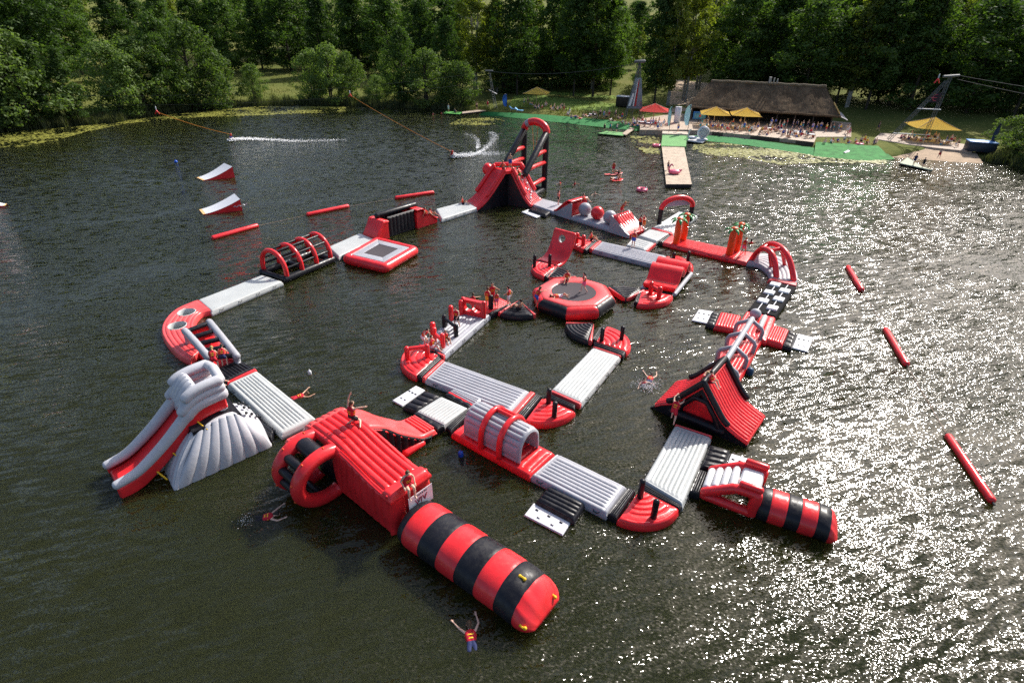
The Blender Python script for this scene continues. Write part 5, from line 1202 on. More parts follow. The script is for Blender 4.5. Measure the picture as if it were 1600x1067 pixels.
def carrier(label, px, zc, dist_y):
    "red tow carrier hanging under the cable"
    d = _F * FPX + _R * (px[0] - 800) - _U * (px[1] - 533.5); c = CAM + d * (dist_y / d.y); t = thing('tow_carrier', label, 'cable carrier', c, 'red cable carriers'); mb = MB(); mb.tube([c + V((-.36, 0, -.35)), c + V((0, 0, .25)), c + V((.36, 0, -.35))], [.11, .14, .11], 8); mb.build('body', RED, t); mb = MB(); mb.tube([c + V((0, 0, .3)), c + V((0, 0, .85))], .09, 6); mb.build('hook', PLATE, t); return c
CA = carrier('red tow carrier above the middle of the left shore', (547, 149), 0, 132.0); CB = carrier('red tow carrier farther left above the lily pads', (245, 175), 0, 108.0); carrier('red tow carrier beside the beach mast', (1465, 126), 0, 99.0)
# flags, cabinets, boats, odd things
SKYB = plain('pale_blue_cloth', (.55, .76, .88), .8, .2, 1.2)
def feather(label, px, py, top, mat, wd=.9):
    b_ = at(px, py, DK); h = up(b_, top) - DK; t = thing('feather_flag', label, 'flag', b_, 'feather flags'); mb = MB()
    mb.tube([b_, b_ + V((0, 0, h * .7)), b_ + V((-.15, 0, h * .93)), b_ + V((-.5, 0, h))], .05, 6); mb.build('pole', DSTEEL, t)
    mb = MB(); prof_f = [(.25, .55), (.4, .9), (.6, 1), (.8, .95), (.93, .7), (.99, .25)]
    mb.grid([[b_ + V((-.04 - wd * w_ * k / 4, .12 * sin(k * 1.1 + z * 7), h * z)) for k in range(5)] for z, w_ in prof_f]); mb.build('cloth', mat, t)
feather('slim pale blue feather flag left of the pier landing', 1045, 207, 166, SKYB, .55); feather('broad pale blue feather flag right of the pier landing', 1074, 207, 163, SKYB, 1.0)
feather('blue and red feather flag at the left turf bank', 792, 173, 147, plain('blue_cloth', (.05, .18, .6), .8, .5, 1.0), 1.0); feather('dark feather flag on a blue pole at the far right', 1548, 236, 192, plain('dark_flag', (.05, .06, .10), .8), .7)
def crate(name, label, cat, px, py, sx, sy, sz, mat, lid=None, z=DK):
    b_ = at(px, py, z); t = thing(name, label, cat, b_); mb = MB(); mb.box(b_ + V((0, 0, sz / 2)), sx, sy, sz, ex, ey, bev=.04); mb.build('body', mat, t)
    mb = MB(); mb.box(b_ + V((0, 0, sz + .07)), sx * 1.04, sy * 1.04, .14, ex, ey, bev=.03); mb.build('lid', lid or mat, t); return t
crate('drinks_cabinet', 'tall white drinks cabinet behind the pier landing', 'cabinet', 1057, 192, 1.2, .9, 3.0, PLATE)
crate('kiosk', 'dark kiosk hut with a white fascia left of the banner mast', 'kiosk', 973, 166, 3.2, 2.4, 2.2, DARKW, PLATE, .9)
crate('equipment_bin', 'large dark bin with a blue cover on the far right shore', 'bin', 1529, 236, 4.0, 2.6, 1.5, plain('navy_bin', (.02, .03, .05), .5), plain('blue_cover', (.15, .35, .75), .5))
def board(label, a, b, wd, mat, z=.1, tilt=0.0, name='paddle_board'):
    A_, B_ = at(*a, z), at(*b, z + tilt); e = (B_ - A_).normalized(); s = V((-e.y, e.x, 0)).normalized(); t = thing(name, label, 'paddle board', (A_ + B_) / 2, 'paddle boards'); G = []
    for i in range(15):
        u = i / 14; w_ = wd / 2 * (sin(pi * min(max(u, .015), .985)) ** .42); G.append([lerp(A_, B_, u) + s * w_ * cos(2 * pi * k / 10) + V((0, 0, .07 * sin(2 * pi * k / 10) + .1 * abs(2 * u - 1) ** 4)) for k in range(10)])
    mb = MB(); mb.grid(G, cv=True); mb.build('hull', mat, t); mb = MB(); mb.poly([lerp(A_, B_, .35) + s * .2 + V((0, 0, .075)), lerp(A_, B_, .6) + s * .2 + V((0, 0, .075)), lerp(A_, B_, .6) - s * .2 + V((0, 0, .075)), lerp(A_, B_, .35) - s * .2 + V((0, 0, .075))], V((0, 0, .015))); mb.build('grip_pad', DSTEEL, t); return t
board('white paddle board with dark print lying on the green bank', (1319, 240), (1339, 226), .95, PLATE, .35, .35); board('red paddle board with a standing rider', (944, 273.5), (972, 271), .9, RED_SHEEN); board('red paddle board lying farther out with two riders', (953, 282), (973, 281), 1.1, RED)
def ringfloat(label, px, mat, r=.5, z=.1):
    b_ = at(*px, z); t = thing('swim_ring', label, 'swim ring', b_, 'swim rings'); mb = MB(); mb.tube([b_ + V((r * cos(k * pi / 10), r * sin(k * pi / 10), .05)) for k in range(20)], .22, 8, closed=True); mb.build('tube', mat, t); mb = MB(); mb.ball(b_ + V((r, 0, .3)), .12, 8, 6); mb.build('valve_handle', PLATE, t)
ringfloat('pink swim ring floating off the pier', (1003, 297), PINK, .55); ringfloat('pink ring lying on the bright green bank', (1343, 226), PINK, .5, .85); ringfloat('pink and white ring at the left edge of the pier', (1026, 228), PINK, .6, .25)
# flamingo on the pier, swan and round disc float
def bird(name, label, px, z, mat, k=1.0, neck_h=1.5):
    b_ = at(*px, z); t = thing(name, label, 'pool float', b_); mb = MB(); mb.ball(b_ + V((0, 0, .35 * k)), .8 * k, 18, 10, sx=1.25, sy=.9, sz=.48); mb.build('body', mat, t)
    mb = MB(); mb.tube([b_ + V((-.75, 0, .45)) * k, b_ + V((-.95, 0, .85)) * k, b_ + V((-.75, 0, neck_h)) * k, b_ + V((-.55, 0, neck_h + .15)) * k, b_ + V((-.4, 0, neck_h)) * k], [.17 * k, .14 * k, .12 * k, .14 * k, .1 * k], 10); mb.build('neck', mat, t)
    mb = MB(); mb.tube([b_ + V((-.38, 0, neck_h - .03)) * k, b_ + V((-.22, 0, neck_h - .2)) * k], [.08 * k, .03 * k], 6); mb.build('beak', BLACK, t); mb = MB(); mb.tube([b_ + V((.8, 0, .45)) * k, b_ + V((1.25, 0, .7)) * k], [.25 * k, .05 * k], 8); mb.build('tail', mat, t)
bird('flamingo_float', 'pink flamingo float standing on the wooden pier', (1053, 272), .56, PINK, .9, 1.35); bird('swan_float', 'white swan float beside the pier landing', (1081, 218), .55, PLATE, .85, 1.9)
b_ = at(1097, 219, .4); t = thing('shell_float', 'round white spiral float standing on the dock by the swan', 'pool float', b_); mb = MB(); mb.ball(b_ + V((0, 0, 1.35)), 1.15, 20, 12, sy=.35); mb.build('disc', PLATE, t)
mb = MB(); mb.tube([b_ + V((cos(k * .5) * (.95 - k * .028), -.36 + .0 * k, 1.35 + sin(k * .5) * (.95 - k * .028))) for k in range(30)], .06, 5); mb.build('spiral', GREY, t); mb = MB(); mb.box(b_ + V((0, 0, .1)), 1.9, 1.1, .24, bev=.08); mb.build('base', PLATE, t)
dock('white floating dock under the swan and the round float', [(1074, 220), (1098, 223), (1105, 217), (1080, 214)], PLATE)
def lounger(label, px, rot, mat):
    b_ = at(*px, DK); e = V((cos(rot), sin(rot), 0)); s = V((-e.y, e.x, 0)); t = thing('sun_lounger', label, 'sun lounger', b_, 'blue sun loungers'); mb = MB(); mb.box(b_ + e * .5 + V((0, 0, .35)), 1.3, .65, .1, e, s, bev=.03); mb.build('seat', mat, t)
    d = (e * -.8 + V((0, 0, .6))).normalized(); mb = MB(); mb.box(b_ - e * .45 + V((0, 0, .62)), .95, .65, .1, d, s, d.cross(s), bev=.03); mb.build('backrest', mat, t)
    for k in (-.4, .9):
        for j in (-.26, .26): mb = MB(); mb.tube([b_ + e * k + s * j, b_ + e * k + s * j + V((0, 0, .35))], .03, 5); mb.build('leg', PLATE, t)
LB_ = plain('lounger_blue', (.16, .48, .80), .6); lounger('left of the two blue sun loungers on the turf bank', (801, 173), -.3, LB_); lounger('right of the two blue sun loungers on the turf bank', (810, 175), -.3, LB_)
for i, (px, py) in enumerate(((1099, 199), (1122, 200), (1146, 202), (1176, 204), (1200, 206), (1222, 209), (1246, 212), (1265, 216), (1425, 219), (1455, 223), (1478, 226), (1000, 196), (1012, 198), (1030, 197), (925, 184))):
    b_ = at(px, py, DK); t = thing('cafe_table', ('%s white cafe table from the left on the terrace before the pavilion' % ORD[i], '%s white cafe table from the left on the beach boardwalk' % ORD[max(0, i - 8)], '%s white cafe table in the list along the left bank'.replace(' in the list', '') % ORD[max(0, i - 11)])[0 if i < 8 else 1 if i < 11 else 2], 'table', b_, 'white cafe tables'); mb = MB(); mb.box(b_ + V((0, 0, .73)), 1.5, .85, .05, ex, ey, bev=.02); mb.build('top', PLATE, t)
    for a_ in (-.6, .6):
        for c_ in (-.32, .32): mb = MB(); mb.tube([b_ + ex * a_ + ey * c_, b_ + ex * a_ + ey * c_ + V((0, 0, .7))], .03, 5); mb.build('leg', DSTEEL, t)

# ================================================================== VEGETATION
def leaf_mat(name, dark, light, trans=.35):
    m, t, o = nodes(name); L = t.links; oi = N(t, 'ShaderNodeObjectInfo'); geo = N(t, 'ShaderNodeNewGeometry')
    n = noise(t, .55, 2, .6, geo.outputs['Position'])
    ad = N(t, 'ShaderNodeMath', operation='MULTIPLY_ADD'); L.new(oi.outputs['Random'], ad.inputs[0]); ad.inputs[1].default_value = .45; L.new(n.outputs[0], ad.inputs[2])
    r = ramp(t, ad.outputs[0], (.35, dark), (.95, light))
    df = N(t, 'ShaderNodeBsdfDiffuse'); L.new(r.outputs[0], df.inputs['Color'])
    tl = N(t, 'ShaderNodeBsdfTranslucent'); mx = N(t, 'ShaderNodeMix', data_type='RGBA', blend_type='MULTIPLY'); mx.inputs['Factor'].default_value = 1; L.new(r.outputs[0], mx.inputs['A']); mx.inputs['B'].default_value = (1.3, 1.45, .5, 1); L.new(mx.outputs['Result'], tl.inputs['Color'])
    gs = N(t, 'ShaderNodeBsdfGlossy'); gs.inputs['Roughness'].default_value = .55; gs.inputs['Color'].default_value = (1, 1, 1, 1)
    m1 = N(t, 'ShaderNodeMixShader'); m1.inputs[0].default_value = trans; L.new(df.outputs[0], m1.inputs[1]); L.new(tl.outputs[0], m1.inputs[2])
    m2 = N(t, 'ShaderNodeMixShader'); m2.inputs[0].default_value = .012; L.new(m1.outputs[0], m2.inputs[1]); L.new(gs.outputs[0], m2.inputs[2]); L.new(m2.outputs[0], o.inputs[0]); return m
LF_DARK = leaf_mat('alder_leaves', (.020, .048, .009), (.085, .145, .034), .45); LF_MID = leaf_mat('willow_leaves', (.045, .082, .018), (.15, .22, .066), .45); LF_YEL = leaf_mat('birch_leaves', (.065, .095, .012), (.20, .235, .04), .5)
BARK = plain('bark', (.055, .045, .035), .95, .35, 5, 0, .02); BIRCH = plain('birch_bark', (.30, .28, .25), .9, .5, 2.2)
def crown_mesh(name, H, prof_, W, clumps, per, leaf, seed, droop=0.0, mat=None):
    "leaf quads gathered in clumps through the crown; prof_(s) gives relative radius at height fraction s"
    R = random.Random(seed); vs, fs = [], []; ctr = []
    for _ in range(clumps):
        s = R.uniform(0.02, 1.0); rr = prof_(s) * W * (R.random() ** .42); a = R.uniform(0, 2 * pi); wob = 1 + .28 * sin(3 * a + seed) + .15 * sin(5 * a + 9 * s + seed)
        ctr.append((V((cos(a) * rr * wob, sin(a) * rr * wob, H * s)), R.uniform(.55, 1.25)))
    cr = W * .26
    for c, k in ctr:
        for _ in range(int(per * k)):
            d = V((R.gauss(0, 1), R.gauss(0, 1), R.gauss(0, 1))); d.normalize(); q = c + V((d.x * cr * k, d.y * cr * k, d.z * cr * k * .75 - droop * R.random() * cr)) * (R.random() ** .35)
            n = (d + V((R.uniform(-.8, .8), R.uniform(-.8, .8), R.uniform(-.3, 1.0)))).normalized(); a_ = n.cross(V((R.uniform(-1, 1), R.uniform(-1, 1), R.uniform(-1, 1)))).normalized(); b_ = n.cross(a_); l = leaf * R.uniform(.6, 1.35)
            o = len(vs); vs += [tuple(q - a_ * l * .5), tuple(q + b_ * l * .32), tuple(q + a_ * l * .5), tuple(q - b_ * l * .32)]; fs.append((o, o + 1, o + 2, o + 3))
    me = bpy.data.meshes.new(name); me.from_pydata(vs, [], fs); me.materials.append(mat); return me, ctr
def trunk_mesh(name, H, ctr, z0, r0, seed, mat, stems=1):
    R = random.Random(seed); mb = MB()
    for s in range(stems):
        bx, by = (0, 0) if stems == 1 else (R.uniform(-.5, .5), R.uniform(-.5, .5)); tx, ty = R.uniform(-.06, .06) * H, R.uniform(-.06, .06) * H
        P = [V((bx + tx * k * k + .05 * sin(k * 7 + s), by + ty * k * k, H * .92 * k - .4)) for k in (0, .12, .3, .5, .7, .88, 1)]; mb.tube(P, [r0 * (1.25 - 1.15 * k) for k in (0, .12, .3, .5, .7, .88, 1)], 7)
        for c, k in R.sample(ctr, min(16, len(ctr))):
            zz = max(z0, c.z * .72); b = curve(P)(min(zz / (H * .92), .95)); b = V((b.x, b.y, zz)); mb.tube([b, lerp(b, c, .5) + V((0, 0, -.05 * H * .2)), c], [r0 * .32, r0 * .2, r0 * .07], 5)
    me_o = mb.build(name, mat); me = me_o.data; bpy.data.objects.remove(me_o); return me
def p_round(s): return (sin(pi * min(max(s, 0), 1) ** .75) ** .6) * .92 + .08
def p_tall(s): return (sin(pi * (min(max(s, 0), 1) ** .8)) ** .8) * .9 + .05
def p_cone(s): return (1 - s) ** .8 * .95 + .06
KINDS = {}
def kind(key, H, W, prof_, z0, clumps, per, leaf, mat, bark, stems, n, droop=0.0, r0=.16):
    L = []
    for i in range(n):
        me, ctr = crown_mesh(key + '_crown', H - z0, prof_, W, clumps, per, leaf, hash(key) % 97 * 0 + sum(map(ord, key)) + i * 17, droop, mat)
        me.transform(Matrix.Translation((0, 0, z0))); ctr = [(c + V((0, 0, z0)), k) for c, k in ctr]; L.append((me, trunk_mesh(key + '_trunk', H, ctr, z0 + .4, r0, i + 5, bark, stems), H, W))
    KINDS[key] = L
kind('willow', 10, 4.2, p_round, .1, 120, 72, .34, LF_MID, BARK, 3, 3, .2)
kind('alder', 16, 4.4, p_round, 1.0, 170, 78, .40, LF_DARK, BARK, 1, 3)
kind('birch', 20, 3.1, p_tall, 3.2, 170, 70, .36, LF_YEL, BIRCH, 2, 3, .9)
kind('lime', 20, 4.2, p_tall, 3.8, 190, 80, .40, LF_DARK, BARK, 1, 2, .3)
kind('spruce', 17, 3.2, p_cone, .6, 170, 66, .34, LF_DARK, BARK, 1, 2, .4)
RT = random.Random(11); tcount = {}
G1, G2, G3 = 'bushy trees along the left shore', 'tall trees behind the bathing shore', 'trees of the right hand wood'
def tree(key, label, pos, H, Wf=1.0, group=None):
    L = KINDS[key]; i = tcount.get(key, 0); tcount[key] = i + 1; cm, tm, h0, w0 = L[i % len(L)]; k = H / h0
    t = thing(key + '_tree', label, 'tree', V((pos[0], pos[1], th(pos[0], pos[1]) - .1)), group); wq = 1.02 if group == G1 else 1.3; t.scale = (k * Wf * wq, k * Wf * wq, k); t.rotation_euler = (0, 0, RT.uniform(0, 6.28))
    for nm, me in (('crown', cm), ('trunk', tm)):
        o = bpy.data.objects.new(nm, me); C.objects.link(o); o.parent = t
    return t
def tree_px(key, label, px, py, top, Wf=1.0, group=None):
    p = ground_px(px, py); z = p.z
    return tree(key, label, p, (up(p, top) - z) * 1.1, Wf, group)
for k_, px, py, top, wf, lab in (
    ('alder', -12, 200, 48, 1.0, 'dark bushy tree cut by the left picture edge'), ('willow', 45, 197, 62, 1.15, 'broad dark tree second from the left edge at the water'), ('alder', 84, 196, 80, .8, 'dark conical tree left of the reed clump'), ('spruce', 122, 192, 84, 1.15, 'dark pointed tree right of the reed clump'), ('willow', 22, 200, 98, 1.0, 'low bush at the water below the first dark trees'),
    ('willow', 190, 180, 78, 1.0, 'grey green bushy tree right of the small meadow gap'), ('willow', 232, 177, 70, 1.15, 'round bright bushy tree above the lily pads'), ('alder', 268, 174, 36, .85, 'tallest bushy tree on the left shore'), ('willow', 312, 170, 46, .95, 'pale feathery tree with a tall narrow top'), ('willow', 345, 168, 88, .95, 'low grey green bush before the meadow'), ('willow', 400, 158, 106, .9, 'small round bush standing alone on the meadow'),
    ('willow', 492, 160, 86, .85, 'left tree of the group in the middle of the meadow'), ('willow', 520, 161, 80, .9, 'bright tree with a rounded top in the meadow group'), ('willow', 548, 160, 90, .8, 'right tree of the group in the middle of the meadow'), ('willow', 590, 160, 122, 1.1, 'low shrub right of the meadow group'),
    ('alder', 632, 166, 55, .85, 'large rounded tree at the right end of the meadow'), ('willow', 668, 166, 88, 1.15, 'bright green bush by the water left of the slim mast'), ('willow', 722, 168, 104, 1.15, 'dense round bush beside the slim mast'), ('willow', 606, 150, 92, .8, 'dull green tree behind the low shrub'), ('alder', 700, 150, 40, .8, 'taller dark tree behind the dense round bush')):
    tree_px(k_, lab, px, py, top, wf, G1)
for k_, px, py, top, wf, lab in (
    ('birch', 742, 140, -30, 1.0, 'tall yellowish tree above the slim mast'), ('birch', 775, 146, 10, .9, 'yellow green tree right of the slim mast'), ('lime', 808, 150, -20, .8, 'tall dark tree left of the lawn parasol'), ('birch', 822, 134, -40, .85, 'narrow yellow green tree behind the lawn parasol'), ('lime', 896, 152, -10, .85, 'dark tree at the lawn edge right of the parasol'), ('lime', 926, 152, -35, .9, 'large dark tree in the middle of the lawn'), ('lime', 953, 150, 8, .8, 'dark tree left of the kiosk'), ('birch', 925, 140, 20, .9, 'yellowish tree behind the dark lawn trees'),
    ('lime', 1022, 164, 4, .85, 'dark tree right of the banner mast'), ('birch', 1040, 166, -10, .8, 'bright birch with a leaning trunk near the sandy path'), ('birch', 1066, 160, -60, .8, 'birch with several bare lower trunks by the sandy path'), ('birch', 1090, 140, -40, .9, 'tall birch behind the sandy path'), ('birch', 1120, 130, -40, .9, 'birch left of the thatched ridge'), ('willow', 1152, 122, 22, .9, 'feathery young tree above the left end of the thatched roof'), ('lime', 1180, 112, -50, 1.0, 'dark tree behind the flues of the thatched roof'), ('lime', 1222, 116, -60, 1.0, 'dark tree behind the middle of the thatched roof'), ('birch', 1256, 118, -40, 1.0, 'olive tree behind the right half of the thatched roof'), ('lime', 1292, 126, -40, 1.0, 'dark tree behind the right end of the thatched ridge')):
    tree_px(k_, lab, px, py, top, wf, G2)
for px, py, top, lab in ((786, 146, 100, 'low shrub left of the lawn trees'), (812, 140, 96, 'round shrub behind the lawn parasol on the left'), (852, 138, 88, 'broad shrub right behind the lawn parasol'), (880, 137, 92, 'shrub in the shade of the large lawn tree'), (908, 136, 86, 'shrub between the two large lawn trees'), (936, 138, 92, 'shrub left of the glade by the kiosk'), (1012, 138, 96, 'shrub right of the glade by the banner mast')):
    tree_px('willow', lab, px, py, top, 1.35, 'shrubs behind the lawn')
tree_px('lime', 'dark tree in the gap right of the lawn parasol', 862, 140, -10, .9, G2); tree_px('birch', 'yellow green tree in the gap behind the lawn', 884, 134, 4, 1.0, G2)
for k_, px, py, top, wf, lab in (
    ('birch', 1326, 168, -10, 1.0, 'tree right of the pavilion eave'), ('lime', 1352, 172, 0, 1.0, 'dark tree between the pavilion and the beach mast'), ('lime', 1388, 166, -20, 1.0, 'very dark tree left of the beach mast'), ('birch', 1420, 156, 6, 1.0, 'olive green tree behind the beach mast'), ('birch', 1450, 154, -20, .9, 'yellow green tree above the beach mast head'), ('alder', 1488, 156, 22, 1.0, 'light speckled tree right of the beach mast'), ('lime', 1528, 158, 20, 1.0, 'dark tree behind the equipment bin'), ('lime', 1566, 161, -10, 1.0, 'dark tree near the right picture edge'), ('alder', 1604, 168, 30, 1.1, 'dark tree cut by the right picture edge'), ('willow', 1585, 236, 186, 1.3, 'bright shrub on the bank at the right picture edge'), ('willow', 1615, 252, 190, 1.3, 'large shrub at the water cut by the right picture edge'), ('willow', 1640, 240, 170, 1.2, 'tall shrub just beyond the right picture edge')):
    tree_px(k_, lab, px, py, top, wf, G3)
# woods behind: every trunk its own tree
nback = 0; wood = []
for row, (d0, d1, step, keys) in enumerate(((46, 62, 9.5, ('alder', 'spruce', 'lime', 'alder')), (66, 90, 11, ('lime', 'birch', 'alder', 'spruce')), (96, 130, 14, ('lime', 'spruce', 'alder')))):
    a = -1.02
    while a < 1.05:
        r = shore_r(a) + RT.uniform(d0, d1); x, y = LC.x + r * sin(a), LC.y + r * cos(a); a += step / r * RT.uniform(.75, 1.25)
        px, py = pr((x, y, th(x, y)))
        if not (-140 < px < 1760): continue
        if 960 < px < 1008 and row < 2: continue                        # glade behind the banner mast
        if 1050 < px < 1105 and row == 0: continue
        if 740 < px < 1120 and row == 2 and RT.random() < .5: continue
        side = 'left' if px < 700 else ('middle' if px < 1120 else 'right')
        kk = RT.choice(keys); o = tree(kk, None, (x, y), RT.uniform(19, 27) if px < 720 or px > 1120 else RT.uniform(13, 19), RT.uniform(.85, 1.2), 'background wood'); wood.append((row, kk, px, o))
for row in range(3):
    for kk in KINDS:
        L_ = sorted([w for w in wood if w[0] == row and w[1] == kk], key=lambda w: w[2])
        for i, w in enumerate(L_): tag(w[3], '%s %s tree from the left in the %s row of the background wood' % (ORD[min(i, 23)], {'alder': 'dark rounded', 'spruce': 'dark pointed', 'lime': 'tall dark', 'birch': 'slender yellowish'}[kk], ('nearest', 'second', 'farthest')[row]), 'tree')
for k_, px, d_, h_, lab in (('alder', 966, 205, 11, 'small rounded tree on the far field left of the banner mast top'), ('willow', 984, 228, 12, 'pale tree on the far field above the banner mast'), ('birch', 1001, 214, 13, 'yellowish tree on the far field right of the banner mast top'), ('alder', 992, 262, 14, 'farthest dark tree on the field above the banner mast'), ('willow', 972, 250, 10, 'low bush on the far field above the kiosk')):
    d = _F * FPX + _R * (px - 800) - _U * (40 - 533.5); d = d / d.y; tree(k_, lab, (d.x * d_, d_), h_, 1.0, 'trees on the far field')
PAINT = plain('white_paint', (.75, .75, .74), .6)
for lab, p0, p1, dd in (('white rail fence on the far field left of the lawn trees', 796, 838, 215), ('white rail fence on the far field behind the glade', 918, 992, 222)):
    pts = []
    for k in range(13):
        px = lerp(p0, p1, k / 12); d = _F * FPX + _R * (px - 800) - _U * (30 - 533.5); d = d / d.y; pts.append(V((d.x * dd, dd, th(d.x * dd, dd))))
    t = thing('rail_fence', lab, 'fence', pts[0], 'white rail fences')
    for k, p in enumerate(pts): mb = MB(); mb.box(p + V((0, 0, .55)), .12, .12, 1.3); mb.build('post', PAINT, t)
    for z in (.55, 1.05):
        for a_, b_ in zip(pts, pts[1:]): mb = MB(); mb.tube([a_ + V((0, -.08, z)), b_ + V((0, -.08, z))], .07, 4, cap=False); mb.build('rail', PAINT, t)
# reeds, grass, lily pads
def blades(name, label, cat, pts, hmin, hmax, wd, mat, seed):
    R = random.Random(seed); vs, fs = [], []
    for (x, y, z, k) in pts:
        a = R.uniform(0, pi); h = R.uniform(hmin, hmax) * k; lx, ly = R.gauss(0, .12) * h, R.gauss(0, .12) * h; w_ = wd * R.uniform(.6, 1.4); dx, dy = cos(a) * w_, sin(a) * w_; o = len(vs)
        vs += [(x - dx, y - dy, z - .1), (x + dx, y + dy, z - .1), (x + lx * .5 + dx * .7, y + ly * .5 + dy * .7, z + h * .6), (x + lx, y + ly, z + h)]; fs += [(o, o + 1, o + 2), (o, o + 2, o + 3)]
    me = bpy.data.meshes.new(name); me.from_pydata(vs, [], fs); me.materials.append(mat); ob = bpy.data.objects.new(name, me); C.objects.link(ob); return tag(ob, label, cat, None, 'stuff')
REED = leaf_mat('reed_blades', (.06, .075, .03), (.16, .17, .075), .3); GRASSM = leaf_mat('grass_blades', (.07, .085, .018), (.20, .20, .06), .3)
def ang_of(px, py): p = at(px, py, 0) - LC; return math.atan2(p.x, p.y)
R = random.Random(5); pts = []
for (p0, p1, n, dmax, k) in (((-60, 212), (170, 190), 5200, 3.5, 1.3), ((165, 191), (420, 165), 2600, 2.2, 1.0), ((420, 165), (700, 171), 4200, 3.2, 1.0), ((1540, 250), (1700, 286), 2600, 3.5, 1.0), ((700, 171), (765, 175), 500, 1.5, .8)):
    a0, a1 = ang_of(*p0), ang_of(*p1)
    for _ in range(n):
        a = R.uniform(a0, a1); cl = .5 + .5 * sin(a * 160 + 2 * sin(a * 47)); d = R.uniform(-1.6, dmax) * (.5 + .5 * cl); r = shore_r(a) + d
        x, y = LC.x + r * sin(a), LC.y + r * cos(a); pts.append((x, y, max(prof(d), -.05), k * (.65 + .5 * cl)))
blades('reeds', 'pale green reeds growing along the water edge', 'reeds', pts, .9, 1.9, .07, REED, 1)
pts = []
for _ in range(16000):
    a = R.uniform(ang_of(-100, 215), ang_of(1000, 196)); d = 1 + 52 * R.random() ** 1.3; r = shore_r(a) + d; x, y = LC.x + r * sin(a), LC.y + r * cos(a)
    pts.append((x, y, th(x, y), .6 + .5 * sin(x * .4) * sin(y * .3)))
blades('meadow_grass', 'tall yellowing grass of the shore meadow', 'grass', pts, .3, .8, .10, GRASSM, 2)
LILY = plain('lily_pad', (.26, .26, .05), .4, .6, 1.6, 0, 0, .6)
def lilies(label, poly, n, seed, rmin=.12, rmax=.26, clump=.9):
    R = random.Random(seed); P = [at(*p, 0) for p in poly]; xs = [p.x for p in P]; ys = [p.y for p in P]; vs, fs = [], []; m_ = len(P); c = 0; tries = 0
    from mathutils import noise as mn
    while c < n and tries < n * 40:
        tries += 1; x, y = R.uniform(min(xs), max(xs)), R.uniform(min(ys), max(ys)); ins = False; j = m_ - 1
        for i in range(m_):
            if (P[i].y > y) != (P[j].y > y) and x < (P[j].x - P[i].x) * (y - P[i].y) / (P[j].y - P[i].y) + P[i].x: ins = not ins
            j = i
        if not ins or mn.noise(V((x * .17, y * .22, seed))) + .35 * mn.noise(V((x * 1.3, y * 1.3, seed))) < R.uniform(-.22, .2) * clump: continue
        r = R.uniform(rmin, rmax); a0 = R.uniform(0, 6.28); o = len(vs); tx, ty = R.gauss(0, .05), R.gauss(0, .05); z = .02 + R.random() * .012
        vs.append((x, y, z)); k = 8
        for q_ in range(k + 1):
            a = a0 + .25 + (2 * pi - .5) * q_ / k; vs.append((x + r * cos(a), y + r * sin(a), z + r * (cos(a) * tx + sin(a) * ty)))
        fs += [(o, o + 1 + q_, o + 2 + q_) for q_ in range(k)]; c += 1
    me = bpy.data.meshes.new('lily_pads'); me.from_pydata(vs, [], fs); me.materials.append(LILY); ob = bpy.data.objects.new('lily_pads', me); C.objects.link(ob); tag(ob, label, 'lily pads', None, 'stuff')
lilies('yellow green lily pads along the left shore', [(-20, 232), (40, 229), (90, 219), (140, 205), (200, 193), (300, 184), (420, 180), (540, 175), (540, 167), (400, 167), (250, 181), (170, 191), (110, 199), (0, 209), (-20, 212)], 4200, 3, .12, .28, 2.2)
lilies('lily pads by the small green dock', [(700, 195), (760, 196), (792, 191), (780, 184), (720, 186)], 500, 4, .12, .26, 1.5); lilies('lily pads left of the pier', [(985, 213), (1032, 214), (1036, 246), (1010, 240), (988, 226)], 420, 5, .14, .3, 1.5)
lilies('pale lily pads before the terrace', [(1085, 226), (1130, 224), (1200, 231), (1300, 246), (1395, 250), (1380, 257), (1290, 254), (1220, 258), (1160, 247), (1110, 243), (1080, 234)], 2600, 6, .12, .28, 1.9)

# ================================================================== PEOPLE
def remeshed(mb, vox, name, it=2):
    o = mb.build(name, None if False else RED, fix=False); o.data.materials.clear(); md = o.modifiers.new('r', 'REMESH'); md.mode = 'VOXEL'; md.voxel_size = vox
    sm = o.modifiers.new('s', 'SMOOTH'); sm.factor = .5; sm.iterations = it; dg = bpy.context.evaluated_depsgraph_get(); me = bpy.data.meshes.new_from_object(o.evaluated_get(dg)); me.name = name; old = o.data; bpy.data.objects.remove(o); bpy.data.meshes.remove(old)
    me.polygons.foreach_set('use_smooth', [True] * len(me.polygons)); return me
def J(pel, spine, lat, head_dir, arms, legs, face):
    "joints: pelvis, spine vector to the neck, lateral unit, head offset, (elbow, wrist) x2 left/right, (knee, ankle, toe) x2, face direction"
    return dict(pel=V(pel), neck=V(pel) + V(spine), lat=V(lat).normalized(), head=V(pel) + V(spine) + V(head_dir), arms=[[V(q) for q in a] for a in arms], legs=[[V(q) for q in l] for l in legs], face=V(face).normalized())
